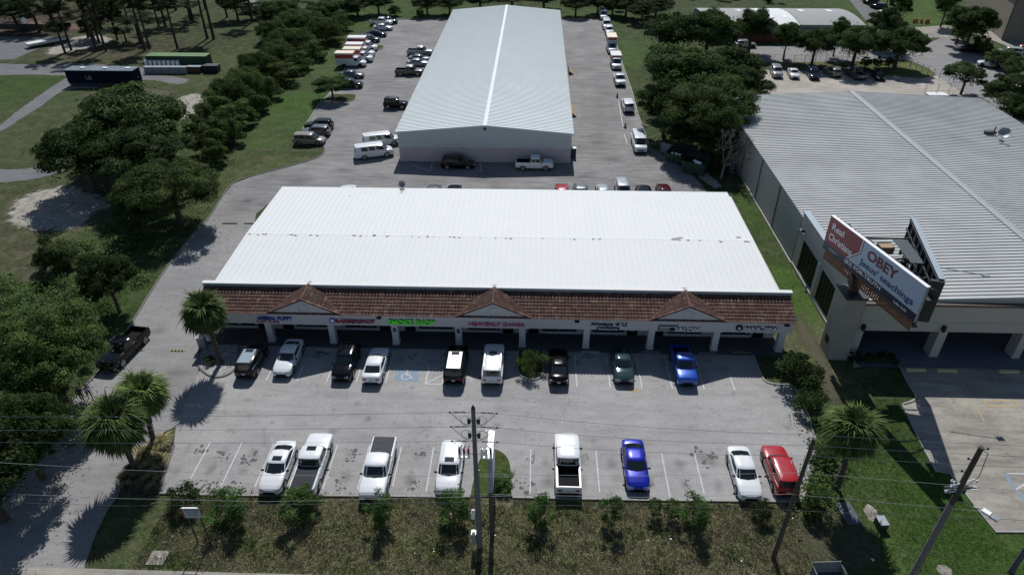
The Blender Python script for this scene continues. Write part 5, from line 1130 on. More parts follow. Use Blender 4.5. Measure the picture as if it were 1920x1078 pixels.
# pines top left
m_pn=[(122,99),(134,95),(181,97),(199,97),(186,80),(272,94),(281,92),(333,92),(389,73),(401,74),(426,33),(473,42),(362,40),(298,50),(100,48),(58,30),(240,40),(210,22),(330,20),(150,20),(20,22),(385,18),(270,20)]
m_pn.sort()
m_pn.sort()
for i,(a,b) in enumerate(m_pn):
    x,y=G(a,b); me,tr,Rx,Rz,pz=PROTO['pinec']; rr=random.Random(i); s=rr.uniform(.75,1.15)
    t=thing('pine_tree','%s tall bare trunked pine from the left in the upper left stand'%ORD[i],'tree',(x,y,0),rr.uniform(0,6),'pines in the upper left stand')
    link('crown',me,t,None,0,(s,s,s)); link('trunk',tr,t,None,0,(s*1.2,s*1.2,s))
for i,(a,b,hw,z) in enumerate([(150,22,34,6),(205,26,30,6),(250,34,34,5.5),(105,52,22,3),(230,55,22,3),(170,52,24,3),(60,22,34,5),(20,18,36,5),(300,12,30,5),(440,8,30,4),(350,8,26,4)]):
    PL(('pinec','tree2','pinec','oak3')[i%4],'understorey_tree','dark understorey tree among the pines, %s from the left court side'%('first second third fourth fifth sixth seventh eighth ninth tenth eleventh'.split()[i]),'tree',(a,b),z,hw,'understorey trees among the pines')
# trees along the top edge beyond the warehouse lot
T_=[(668,6,26),(708,2,22),(740,20,11),(788,26,7),(800,4,24),(842,3,26),(1080,6,24),(1122,2,24),(1175,8,26),(1205,18,24),(1150,4,22),(1232,6,26),(900,-6,30),(960,-8,34),(1020,-6,30)]
for i,(a,b,hw) in enumerate(T_): PL('bush2' if hw<20 else 'oak3','edge_tree','dark %s behind the warehouse at the top edge, %s from the left'%('bush' if hw<20 else 'tree',('first','second','third','fourth','fifth','sixth','seventh','eighth','ninth','tenth','eleventh','twelfth','thirteenth','fourteenth','fifteenth')[i]),'tree',(a,b),1.4 if hw<20 else 3.4,hw,'trees at the far edge behind the warehouse',vs=.9)
# big dark trees right of the rear lot
R_=[('oak2',(1262,58),6.5,52,'far dark oak at the left end of the right hand grove'),('oak1',(1330,58),6.5,46,'oak in the far middle of the right hand grove'),('oak2',(1250,110),5,40,'oak at the left side of the right hand grove'),('oak1',(1290,132),7,70,'wide oak with a yellow green top in the right hand grove'),
 ('oak2',(1370,122),6.5,56,'oak in the grove just left of the silver SUV'),('oak3',(1252,196),5.5,46,'dark oak overhanging the grass strip at the rear lot'),('big2',(1330,200),7.2,86,'large feathery tree, nearest and biggest of the right hand grove'),('oak3',(1395,160),5,46,'oak beside the rear corner of the grey roof'),
 ('oak3',(1290,244),4.5,46,'dark tree above the green dumpsters'),('oak3',(1350,262),4,40,'dark tree behind the bare tree near the side wall')]
for k,p,z,hw,lab in R_: PL(k,'oak_tree' if 'oak' in k else 'shade_tree',lab,'tree',p,z,hw,'grove right of the rear lot',vs=.95)
Q_=[('oak1',(1412,52),5.5,34,'leafy tree left of the street row, before the grey arched roof'),('tree1',(1478,66),5.2,28,'light green tree in the street row, second from the left'),('oak2',(1532,78),5,34,'dark tree in the street row, third from the left'),('tree1',(1574,58),5.5,22,'slim light green tree in the street row'),('oak1',(1608,84),5,42,'wide dark tree above the grey pickup'),('oak2',(1690,84),5,44,'wide dark tree with forked trunk above the black sedan'),
 ('oak3',(1664,50),5,30,'dark tree behind the forked one near the far street'),('tree2',(1692,10),5,20,'slim tree on the green verge at the top'),('tree2',(1776,12),5,24,'sparse tree on the green verge at the top'),('oak1',(1826,44),6,40,'large tree by the tan building'),('tree2',(1806,42),5,26,'tree left of the large one by the tan building'),('bush1',(1800,58),2.2,16,'bushy shrub at the foot of the trees by the access road'),('bush1',(1850,91),1.5,12,'small round shrub by the tan building'),
 ('bush2',(1878,112),1.6,24,'green hedge bush behind the white crossover'),('bush1',(1905,125),1.6,20,'green hedge bush at the right edge by the access road'),('tree2',(1814,142),3.6,36,'small spreading tree behind the grey roof'),('oak3',(1900,178),4.5,46,'dark tree at the right edge beside the grey roof corner'),('oak3',(1935,212),4.5,46,'dark tree cut by the right edge beside the grey roof'),('bush1',(1838,85),1.4,14,'low hedge bush behind the maroon car')]
for k,p,z,hw,lab in Q_: PL(k,'shrub' if 'bush' in k else 'street_tree',lab,'shrub' if 'bush' in k else 'tree',p,z,hw,'trees and shrubs at the upper right')
for i,a in enumerate((1624,1645,1668)): PL('bush2','shrub','small brown green shrub before the access road fence, %s of three'%('left','middle','right')[i],'shrub',(a,118),1.0,9,'small shrubs by the access road fence')
PL('tree1','lot_tree','small bright green tree on the grass island left of the warehouse','tree',(620,157),3.0,32,vs=1.0)
# saplings and shrubs on the verge strip
S_=[('dbush',(346,932),1.0,29,'dense dark round bush above the small yard sign'),('sap1',(424,942),1.9,36,'bushy green sapling, second plant from the left on the verge'),('sap2',(556,940),1.6,34,'sapling in front of the white pickup with the dark bed cover'),('sap2',(590,934),1.0,14,'little shoot right of the covered pickup'),('sap1',(712,948),1.8,25,'slim sapling in front of the pickup with the grey cover'),
 ('sap1',(850,945),1.8,31,'green sapling in front of the white crossover by the pole'),('sap1',(1013,950),1.8,25,'slim sapling left of the open bed pickup'),('sap2',(1148,948),1.8,22,'thin sapling left of the deep blue sedan'),('sap2',(1229,942),1.2,13,'thin brownish shrub, left of a close pair right of the blue sedan'),('sap2',(1262,946),1.2,15,'brownish shrub, right of a close pair right of the blue sedan'),
 ('sap1',(1304,954),1.7,29,'full round sapling between the blue and the white sedan'),('dbush',(1430,956),.7,22,'low dark shrub in front of the white sedan beside the red SUV'),('sap2',(1530,925),1.5,26,'dark shrub right of the red SUV'),('dbush',(1528,960),.8,18,'low dark shrub below the dark one right of the red SUV'),('sap2',(944,892),.8,20,'low weedy shrub on the island beside the poles'),('sap2',(565,915),1.0,24,'short dark sapling against the bumper of the covered pickup')]
for k,p,z,hw,lab in S_: PL(k,'sapling' if 'sap' in k else 'shrub',lab,'sapling' if 'sap' in k else 'shrub',(p[0],p[1]+(6 if 'sap' in k else 0)),z*(.88 if 'sap' in k else 1),hw*1.05,'plants on the verge by the parking row')
PL('round','round_bush','rounded yellow green bush filling the small island before the shops','bush',(997,680),.95,25,vs=1.15)
for i,(a,b,hw,z) in enumerate([(1499,700,42,1.5),(1520,752,30,1.1),(1480,672,14,1.1)]): PL('dbush','shrub','dark leafy shrub at the right corner of the lot, %s'%('under the spiky one','lower one by the kerb','small one by the shop corner')[i],'shrub',(a,b),z,hw,'shrubs at the right corner of the lot')
for i,(a,b,hw) in enumerate([(1606,668,11),(1632,672,14),(1662,672,20)]): PL('dbush','shrub','dark shrub in the shade before the garage bay, %s of three'%('left','middle','right')[i],'shrub',(a,b),.6,hw,'shaded shrubs before the garage bay')
PL('dbush','shrub','low dark plant on the mulch island beside the palm','shrub',(392,676),.35,13); PL('sap2','shrub','leafy plants right of the leaning pole','shrub',(1545,850),1.0,26)
# bare tree
def bare_tree(x,y,h,label):
    rs=np.random.RandomState(4); t=thing('bare_tree',label,'tree',(x,y,0)); mb=MB(); tw=MB()
    mb.tube([(0,0,-.1),(.1,.0,h*.25)],[.22,.17],8)
    def rec(m_,p,d,l,r,dep):
        q=p+d*l; mid=(p+q)/2+Vector(rs.normal(size=3)*l*.05); m_.tube([tuple(p),tuple(mid),tuple(q)],[r,r*.8,r*.6],5,cap=False)
        if dep==0: return
        for _ in range(3 if dep>1 else 4):
            nd=(d+Vector(rs.normal(size=3))*.42+Vector((.08,0,.1))).normalized(); rec(tw,q,nd,l*.68,r*.58,dep-1)
    for i in range(5):
        d=Vector((rs.normal()*.4+.35,rs.normal()*.35,1)).normalized(); rec(mb,Vector((.1,0,h*.25)),d,h*.3,.10,4)
    mb.build('trunk',m_barkg,t); tw.build('twigs',m_barkg,t); return t
x,y=G(1352,335); bare_tree(x,y,7.2,'leafless pale grey tree between the grove and the long side wall')
# palms
def fan_palm(x,y,h,rad,seed,label,lean=(0,0),dead=True,trunk=True,n=92):
    rs=np.random.RandomState(seed); t=thing('cabbage_palm' if trunk else 'palmetto',label,'palm',(x,y,0),0,'palms' if trunk else 'palmetto clumps')
    top=Vector((lean[0],lean[1],h))
    if trunk:
        mb=MB(); mb.tube([(0,0,-.1),(lean[0]*.3,lean[1]*.3,h*.4),tuple(top)],[.24,.19,.21],10)
        for i in range(14): 
            f=.1+.85*i/14; c=Vector((0,0,0)).lerp(top,f); mb.tube([c,c+(top/h)*.07],[.235,.2],10)
        mb.build('trunk',m_bark,t,.6)
    def frond(mb,az,el,L,fan,droop,seg=21):
        d=Vector((math.cos(az)*math.cos(el),math.sin(az)*math.cos(el),math.sin(el))); stem=L*.34
        p1=top+d*stem*.6; d2=(d+Vector((0,0,-.25*droop))).normalized(); p2=p1+d2*stem*.45
        side=d2.cross(Vector((0,0,1))).normalized(); up=side.cross(d2).normalized()
        w_=.02; mb.add([tuple(top-side*w_),tuple(top+side*w_),tuple(p1+side*w_),tuple(p1-side*w_),tuple(p2+side*w_),tuple(p2-side*w_)],[(0,1,2,3),(3,2,4,5)])
        for i in range(seg):
            a=(i/(seg-1)-.5)*2*fan; dd=(d2*math.cos(a)+side*math.sin(a)).normalized(); dd=(dd+up*.12*math.cos(a)).normalized()
            ll=L*.76*(1-.35*abs(a)/fan)*rs.uniform(.70,1.0); m1=p2+dd*ll*.55; dd2=(dd+Vector((0,0,-.95*droop))).normalized(); e=m1+dd2*ll*.5
            s2=dd.cross(up).normalized(); ww=ll*.042
            mb.add([tuple(p2),tuple(m1-s2*ww),tuple(e),tuple(m1+s2*ww)],[(0,1,2,3)])
    mb=MB()
    for i in range(n):
        f=(i+.5)/n; el=math.asin(max(-1,min(1,1-1.82*f)))*.97; az=i*2.39996+rs.normal()*.3
        frond(mb,az,el,rad*(.80+.24*rs.rand())*(1.0 if el<1 else .8),1.45,.55+.9*f)
    mb.build('fronds',leaf_palm,t)
    if dead:
        mb=MB()
        for i in range(16): frond(mb,i*2.39996,-.9-.35*rs.rand(),rad*.75,.8,.5,9)
        mb.build('dry_fronds',leaf_pdead,t)
    return t
def palm_px(base,crown,hw,seed,label,**k):
    x,y=G(*base); h=zat(x,y,crown[1]); qx=PR(x,y,h)[0]; dist=PR(x,y,h)[2]; dx=(crown[0]-qx)*dist/F_PX; fan_palm(x,y,h,hw*1.2*dist/F_PX,seed,label,(dx,0),n=110,**k)
palm_px((415,682),(382,584),45,1,'cabbage palm on the mulch island by the left end of the shops')
palm_px((290,835),(268,738),50,2,'farther of the two palms between driveway and parking lot')
palm_px((258,888),(213,792),61,3,'nearer of the two palms between driveway and parking lot')
palm_px((1570,916),(1600,804),56,4,'cabbage palm on the grass right of the lot, beside the leaning pole')
x,y=G(1497,700); fan_palm(x,y,1.2,1.55,5,'spiky palmetto clump at the right corner of the lot',dead=False,trunk=False,n=40)
x,y=G(1545,838); fan_palm(x,y,.6,1.0,6,'small palmetto beside the leaning pole and red SUV',dead=False,trunk=False,n=22)
x,y=G(1470,655); 
# ornamental grass clumps
def grass_clump(x,y,r,h,seed,label,m=None,group='ornamental grasses on the left island',n=420):
    rs=np.random.RandomState(seed); mb=MB()
    for i in range(n):
        a=rs.uniform(0,6.283); q=abs(rs.normal())*.5; q=min(q,1.3); b=Vector((math.cos(a),math.sin(a),0)); p0=b*r*.25*rs.rand(); p1=p0+b*r*.45*q+Vector((0,0,h*.7)); p2=p0+b*r*(.9*q+.2)+Vector((0,0,h*(.95-.45*q))); s=Vector((-math.sin(a),math.cos(a),0))*.022
        mb.add([p0-s,p0+s,p1+s,p1-s,p2],[(0,1,2,3),(3,2,4)])
    o=mb.build('ornamental_grass',m or leaf_dry,None,None,(x,y,.08)); return tag(o,label,'grass clump',group)
for i,(a,b,hw,lab) in enumerate([(304,838,24,'farthest, at the corner of the parking kerb'),(272,858,20,'left of the farther palm trunk'),(282,886,24,'in the middle of the island'),(303,872,18,'against the parking kerb'),(242,905,20,'at the driveway side'),(285,908,22,'nearest the verge'),(262,905,18,'at the foot of the nearer palm'),(250,888,14,'left of the nearer palm trunk')]):
    x,y=G(a,b); r_=hw*PR(x,y,.5)[2]/F_PX; grass_clump(x,y,r_*1.15,1.0,20+i,'straw coloured fountain grass, '+lab)
# verge grass blades: tufts over the strip (uncountable)
def tufts(name,n,region,sz,mats,seed,test=None):
    rs=np.random.RandomState(seed); x0,x1,y0,y1=region; P=np.stack([rs.uniform(x0,x1,n),rs.uniform(y0,y1,n)],1)
    if test is not None: P=P[[test(a,b) for a,b in P]]
    n=len(P); k=4; Pk=np.repeat(P,k,0)+rs.normal(size=(n*k,2))*sz*.4; N_=len(Pk); a=rs.uniform(0,6.283,N_); h=sz*rs.uniform(.5,1.3,N_); w_=sz*.10
    dx,dy=np.cos(a),np.sin(a); z=np.zeros(N_); tip=rs.normal(size=(N_,2))*sz*.45
    V=np.stack([np.stack([Pk[:,0]-dx*w_,Pk[:,1]-dy*w_,z],1),np.stack([Pk[:,0]+dx*w_,Pk[:,1]+dy*w_,z],1),np.stack([Pk[:,0]+tip[:,0],Pk[:,1]+tip[:,1],h],1)],1).reshape(-1,3)
    me=bpy.data.meshes.new(name); me.vertices.add(3*N_); me.loops.add(3*N_); me.polygons.add(N_); me.vertices.foreach_set('co',V.astype(np.float32).ravel()); me.loops.foreach_set('vertex_index',np.arange(3*N_,dtype=np.int32)); me.polygons.foreach_set('loop_start',np.arange(0,3*N_,3,dtype=np.int32)); me.polygons.foreach_set('loop_total',np.full(N_,3,dtype=np.int32))
    for m in mats: me.materials.append(m)
    fld=np.sin(Pk[:,0]*.9+np.sin(Pk[:,1]*1.3)*1.5)+np.sin(Pk[:,1]*1.7+np.sin(Pk[:,0]*.6)*2)+rs.normal(size=N_)*.9
    me.polygons.foreach_set('material_index',np.clip(((fld+2.2)/4.4*len(mats)),0,len(mats)-1).astype(np.int32)); me.update(calc_edges=True)
    o=link(name,me); o['kind']='stuff'; return o
dl0=G(203,955);dl1=G(158,1066)
def verge_ok(a,b):
    t=(b-dl1[1])/(dl0[1]-dl1[1]); return a>dl1[0]+(dl0[0]-dl1[0])*t+.2 and (abs(a+2.3)>1.2 or b<33.5)
m_tuft1=leaf_mat('verge_grass_dry',(.20,.17,.11),(.36,.31,.21),.1); m_tuft2=leaf_mat('verge_grass_green',(.06,.085,.026),(.12,.155,.048),.1); m_tuft3=leaf_mat('verge_grass_fresh',(.05,.10,.02),(.085,.14,.035),.1)
tufts('grass',42000,(-27,19.5,27.5,34.15),.10,[m_tuft1,m_tuft2,m_tuft1,m_tuft2,m_tuft3],1,verge_ok)
# coarse dry clumps
tufts('grass',7000,(-27,19.5,27.5,34.15),.25,[m_tuft1,m_tuft1,m_tuft1,m_tuft2],7,verge_ok)
ca_,cb_=Vector(G(1756,885)),Vector(G(1866,997))
def green_ok(a,b):
    x_,y_,_=PR(a,b,0)
    if y_<943 and x_<1556: return False
    if y_>885 and x_>1756+(y_-885)*.98-4: return False
    if x_>1690+(y_-758)*.52-4 and y_<=890: return False
    return True
tufts('grass',24000,(19.5,34,27.3,46),.09,[m_tuft3],2,green_ok)

leaf_bri2=leaf_mat('undergrowth_leaves',(.035,.07,.018),(.10,.15,.045),.2)
# woodland beyond the rear lot reads as one mass
def mass(name,regs,n,ls,leaf,seed):
    rs=np.random.RandomState(seed); P=[];N=[]
    tot=sum(r[6] for r in regs)
    for (x0,x1,y0,y1,z0,z1,wt) in regs:
        k=int(n*wt/tot); K=max(6,int((x1-x0)*(y1-y0)/14)); C=np.stack([rs.uniform(x0,x1,K),rs.uniform(y0,y1,K),rs.uniform(z0,z1,K)],1); r_=rs.uniform(.9,2.2,K); idx=rs.randint(0,K,k)
        d=rs.normal(size=(k,3)); d/=np.linalg.norm(d,axis=1,keepdims=True); d[:,2]=np.abs(d[:,2]); off=d*r_[idx][:,None]*rs.uniform(.3,1,(k,1)); p=C[idx]+off; P.append(p); N.append(off+np.array([0,0,.4]))
    P=np.concatenate(P); N=np.concatenate(N); P[:,2]=np.maximum(P[:,2],.05); o=link(name,leaves_mesh(name,P,N,ls,leaf,rs)); o['kind']='stuff'; return o
mass('far_wood',[(-95,-58,208,226,0,3.5,2),(-58,-12,212,228,0,2.6,2.4),(-12,70,213,230,0,3.2,3.6),(20,40,200,214,0,3,1.2),(-160,-95,215,235,0,5,3)],60000,.28,leaf_dark,31)
u=[]
for (a,b,r_) in ((20,600,3),(140,800,1.6),(60,560,3.2),(110,545,2.4),(150,560,2.5),(190,590,2),(140,470,2.5),(190,450,2.5),(225,430,2),(60,520,2.5),(20,545,2.5),(210,480,2),(250,470,1.8),(100,580,2.4),(150,620,2),(90,620,2),(255,520,1.6),(1545,850,1.3),(1530,890,1.1),(1540,925,1.3),(1520,960,1.0),(1500,712,1.2),(1530,790,1.0),(1560,880,1.0),(420,300,2),(360,300,2.5),(380,330,2),(455,200,2.5),(500,170,2.5),(540,160,2.4),(590,110,2.4),(620,80,2.4),(350,250,2.4)):
    x,y=G(a,b); u.append((x-r_,x+r_,y-r_*1.2,y+r_*1.2,-.6,-.1,r_*r_))
mass('undergrowth',u,52000,.11,leaf_bri2,32)
# ================================================================ UTILITY POLES, WIRES, SIGNS, PEOPLE
def upole(name,base,top_py,r,m,label,split=None):
    x,y=G(*base); h=zat(x,y,top_py); t=thing(name,label,'utility pole',(x,y,0),0,'utility poles along the road')
    mb=MB(); 
    if split: mb.tube([(0,0,-.2),(0,0,h*split)],[r,r*.85],14)
    else: mb.tube([(0,0,-.2),(0,0,h)],[r,r*.68],14)
    mb.build('pole_shaft',m,t,.8)
    if split: mb=MB(); mb.tube([(0,0,h*split),(0,0,h)],[r*.82,r*.68],14); mb.build('pole_top',m_poled,t,.8)
    return t,x,y,h
pA,ax_,ay_,ah=upole('utility_pole',(899,1026),765,.19,m_pole,'tall grey utility pole with three pairs of insulators beside the pylon sign')
pB,bx_,by_,bh=upole('utility_pole',(1450,1046),822,.17,m_poled,'slim dark utility pole in front of the red SUV')
pC,cx_,cy_,ch=upole('utility_pole',(1706,1088),838,.21,m_pole,'grey utility pole with dark top and transformers at the lower right',.62)
xq,yq=G(1895,1072); pD=thing('utility_pole','dark utility pole rising out of the frame at the lower right corner','utility pole',(xq,yq,0),0,'utility poles along the road'); mb=MB(); mb.tube([(0,0,-.2),(0,0,11)],[.19,.13],12); mb.build('pole_shaft',m_slated,pD,.8)
cap=MB(); cap.tube([(0,0,ah),(0,0,ah+.28)],[.13,.01],10); cap.build('pole_cap',m_dsteel,pA)
wz=[zat(ax_,ay_,p) for p in (773,800,827)]
def insul(mb,p,q,n=5,r=.06):
    p=Vector(p);q=Vector(q)
    mb.tube([p,q],.018,5)
    for i in range(n): a=p.lerp(q,(i+.3)/n); b=p.lerp(q,(i+.7)/n); mb.tube([a,b],r,8)
def arc(p,q,sag,n=14):
    p=Vector(p);q=Vector(q); return [p.lerp(q,i/n)+Vector((0,0,-sag*4*(i/n)*(1-i/n))) for i in range(n+1)]
for z in wz:
    for s in (-1,1):
        mb=MB(); insul(mb,(s*.45,0,z),(s*.75,0,z)); insul(mb,(s*.8,0,z-.01),(s*1.2,0,z-.03)); mb.tube([(s*.15,0,z),(s*1.35,0,z-.04)],.02,6); mb.ell((s*1.4,0,z-.04),(.09,.06,.06),8,6); mb.build('insulator',m_dsteel,pA)
    mb=MB(); mb.tube(arc((-1.3,-.05,z-.05),(1.3,-.05,z-.05),1.05,16),.018,5); mb.build('jumper_wire',m_wire,pA)
for z in (wz[0]-.9,wz[1]-.9):
    for s in (-1,1):
        mb=MB(); mb.box(s*.28-.1,s*.28+.1,-.1,.1,z,z+.45); mb.tube([(0,0,z+.2),(s*.3,0,z+.2)],.03,6); mb.build('cutout',m_dsteel,pA)
        mb=MB(); mb.tube([(s*.3,0,z+.5),(s*.55,0,z+.62),(s*.8,0,z+.4),(s*.75,0,z-.05),(s*.35,0,z-.25)],.016,5); mb.build('loop_wire',m_wire,pA)
mrd=mat('red_bushing',(.25,.02,.03),.5)
zb=zat(ax_,ay_,850)
for s,mm in ((-1,mrd),(1,m_swhite)):
    mb=MB(); mb.box(s*.35 if s>0 else -1.1,1.1 if s>0 else s*.35,-.08,.08,zb-.4,zb-.3)
    mb.build('crossarm',m_swhite,pA)
    for i in range(3):
        xx=s*(.42+.28*i); mb=MB(); mb.tube([(xx,0,zb-.3),(xx,0,zb+.0)],.09,8); mb.build('bushing',m_swhite,pA)
        mb=MB(); mb.tube([(xx,0,zb+.0),(xx,0,zb+.45)],.075,8); mb.tube([(xx,0,zb+.45),(xx*.8,0,zb+.7)],.03,6); mb.build('bushing',mm if i<2 else m_dsteel,pA)
z=zat(ax_,ay_,965); mb=MB(); mb.box(-.45,-.2,-.14,.14,z-.3,z+.35); mb.ell((-.32,0,z+.35),(.14,.14,.2)); mb.build('meter_box',m_swhite,pA)
z=zat(ax_,ay_,1000); mb=MB(); mb.box(-.5,-.2,-.18,.18,z-1.0,z+.1); mb.build('control_cabinet',m_slate,pA); mb=MB(); mb.box(-.52,-.18,-.2,.2,z+.1,z+.14); mb.tube([(-.35,0,z+.14),(-.35,0,z+.3)],.12,10); mb.build('cabinet_top',m_swhite,pA)
mb=MB(); mb.tube([(.2,-.02,.0),(.2,-.02,ah*.6)],.03,6); mb.build('conduit',m_steel,pA)
# pole C fittings
zc=zat(cx_,cy_,918)
for i,s in enumerate((-1,-.5,.5,1)):
    mb=MB(); mb.tube([(s*.42,.1,zc-.35),(s*.42,.1,zc+.25)],.12,10); mb.build('transformer',m_dsteel if i%2 else m_steel,pC,.8)
for i in range(9):
    rr=random.Random(i); s=rr.choice((-1,1)); a=rr.uniform(.3,.95); z=zc+rr.uniform(-.5,.9); mb=MB(); mb.tube([(0,0,z),(s*a,rr.uniform(-.2,.2),z+rr.uniform(-.1,.3))],.025,6); mb.ell((s*a,0,z+.15),(.07,.07,.12),8,6); mb.build('bushing',m_swhite,pC)
mb=MB(); mb.box(-.95,.95,-.06,.06,zc+.15,zc+.27); mb.build('crossarm',m_dsteel,pC)
mb=MB(); lx,ly=G(1845,958,zc-.4); e=Vector((lx-cx_,ly-cy_,zc-.4)); mb.tube([(0,0,zc-.9),tuple(e*.5+Vector((0,0,(zc-.9)*.5+.1))),tuple(e)],.035,7); mb.build('lamp_arm',m_steel,pC)
mb=MB(); d=Vector((e.x,e.y,0)).normalized(); Mx=Matrix.Translation(e)@Matrix.Rotation(math.atan2(d.y,d.x),4,'Z'); mb.box(-.1,.35,-.16,.16,-.08,.1,0,Mx); mb.box(.35,.8,-.18,.18,-.06,.05,1,Mx); mb.build('lamp_head',[m_swhite,m_steel],pC)
ctop=[zat(cx_,cy_,p) for p in (843,862,885)]
for i,z in enumerate(ctop):
    s=(1,-1,-1)[i]; mb=MB(); mb.tube([(0,0,z),(s*.35,0,z+.05)],.03,6); mb.ell((s*.4,0,z+.1),(.06,.06,.1),8,6); mb.build('insulator',m_dsteel,pC)
mb=MB(); mb.tube([(.1,0,ctop[0]),(.55,0,ctop[0]-.3),(.75,0,ctop[0]-2.2),(.5,0,zc+.6),(.1,0,zc)],.022,6); mb.build('riser_cable',m_wire,pC)
# span wires: single objects strung between poles and off both sides of the plot
def span(label,pts,sag,m=None,r=.013,group='overhead wires'):
    mb=MB(); allp=[]
    for i in range(len(pts)-1):
        a=arc(pts[i],pts[i+1],sag[i] if isinstance(sag,(list,tuple)) else sag,18); allp+=a if i==0 else a[1:]
    mb.tube(allp,r,4); return tag(mb.build('overhead_wire',m or m_wirel),label,'wire',group)
def at_px(pxx,pyy,y):
    lo,hi=-5,30
    for _ in range(50):
        m=(lo+hi)/2; 
        # height where the sight line meets the plane y
        d=ROT@np.array([pxx-CX,CY-pyy,-F_PX]); t=y/d[1]; return (float(d[0]*t),y,float(CAM_H+d[2]*t))
for i,(pl_,pr_) in enumerate(((781,(836,1530,815)),(806,(856,1522,835)),(829,(876,1515,854)))):
    L0=at_px(0,pl_,ay_); ext=Vector(L0)+(Vector(L0)-Vector((ax_,ay_,wz[i])))*.6
    span('%s of three wires running left from the tall grey pole'%('top','middle','bottom')[i],[tuple(ext),L0,(ax_-1.4,ay_,wz[i]-.04)],[.1,.12])
    B=at_px(pr_[1],pr_[2],by_); E=at_px(1920,pr_[0],cy_); E2=Vector(E)+(Vector(E)-Vector(B))*.6
    span('%s of three wires running right from the tall grey pole'%('top','middle','bottom')[i],[(ax_+1.4,ay_,wz[i]-.04),B,E,tuple(E2)],[.3,.05,.05])
def low(label,plist,y,m=None,r=.011):
    P=[at_px(a,b,y) for a,b in plist]; P=[Vector(P[0])+(Vector(P[0])-Vector(P[1]))*.3]+[Vector(p) for p in P]+[Vector(P[-1])+(Vector(P[-1])-Vector(P[-2]))*.3]
    mb=MB(); mb.tube(P,r,5); return tag(mb.build('overhead_wire',m or m_wirel),label,'wire','low overhead cables')
low('pale cable from the left edge across the nearer palm to the tall pole',[(0,867),(220,880),(480,890),(880,893)],ay_)
low('thin cable across the parking row from the tall pole to the right edge',[(893,889),(1200,892),(1500,886),(1920,920)],by_)
low('pale cable crossing the verge below the left parking row',[(0,925),(220,934),(500,940),(880,931)],ay_-.3)
low('pale cable crossing the verge from the tall pole to the slim dark pole and on',[(895,926),(1200,932),(1480,926),(1640,940),(1838,958)],by_-.2)
low('thin dark cable low over the left verge',[(0,941),(220,948),(520,946),(893,940)],ay_-.6,m_wire,.011)
low('thin dark cable at the lower right',[(895,945),(1300,950),(1700,965),(1920,975)],by_-.5,m_wire,.011)
# pylon sign (seen edge on)
x0_,y0_=G(920,808,8.0); x1_,y1_=G(920,861,8.0); xc=(x0_+x1_)/2; yc=(y0_+y1_)/2
ps=thing('pylon_sign','plaza pylon sign seen edge on, cabinet top coloured white for sun, beside the tall pole','sign',(xc,yc,0))
hy=(y0_-y1_)/2
mb=MB(); mb.box(-.17,.17,-hy,hy,4.75,7.98); mb.build('cabinet',m_slate,ps); mb=MB(); mb.box(-.2,.2,-hy-.02,hy+.02,7.98,8.06); mb.build('cabinet_top',m_swhite,ps)  # sunlit top and shaded sides put into the colour, white over grey
mb=MB(); mb.box(-.15,.15,-hy+.05,-hy+.5,0,4.75); mb.box(-.15,.15,hy-.5,hy-.05,0,4.75); mb.build('post',m_poled,ps)
for s in (-1,1):
    mb=MB(); mb.box(s*.17-.01 if s<0 else .171,-.171 if s<0 else .18,-hy+.1,hy-.1,4.9,7.8); mb.build('sign_face',m_swhite,ps)
mb=MB(); mb.sheet([(-.05,.3),(.0,.25),(.06,.6),(.02,.64)],8.063); mb.sheet([(-.06,-.5),(.06,-.5),(.05,-.3),(-.05,-.32)],8.063); mb.build('top_marks',m_dsteel,ps)
# yard sign on the left verge
xs_,ys_=G(360,1038); zt=zat(xs_,ys_+.0,952); 
x_,y_=G(378,1018); t=thing('yard_sign','two post notice board with white face and red left edge on the verge','sign',(x_,y_,0),R(2)); hz=zat(x_,y_,952)
s_=PR(x_,y_,hz)[0]; off=(355-s_)*PR(x_,y_,hz)[2]/F_PX
mb=MB(); mb.box(-.62,.62,-.03,.03,hz-1.0,hz); mb.build('board',mat('board_white',(.42,.46,.52),.6,var=.3,scale=3),t).location=(off,0,0)
mb=MB(); mb.box(-.62,-.5,-.035,-.031,hz-1.0,hz); mb.build('red_edge',mat('red_edge',(.25,.04,.04),.6),t).location=(off,0,0)
mb=MB(); mb.box(-.5,.5,-.05,.05,hz,hz+.03); mb.build('board_cap',m_swhite,t).location=(off,0,0)
for s in (-.42,.45): mb=MB(); mb.box(s-.04,s+.04,-.0,.07,0,hz-.02); mb.build('post',m_poled,t).location=(off,0.03,0)
for k,(tx,sz) in enumerate((('FOR LEASE',.2),('RETAIL SPACE',.13),('CALL TODAY',.13))):
    me=text_mesh(tx,sz,.002,m_snavy,.004); me.transform(Matrix.Rotation(R(90),4,'X')); link('lettering',me,t,(off+.07,-.036,hz-.2-.25*k))
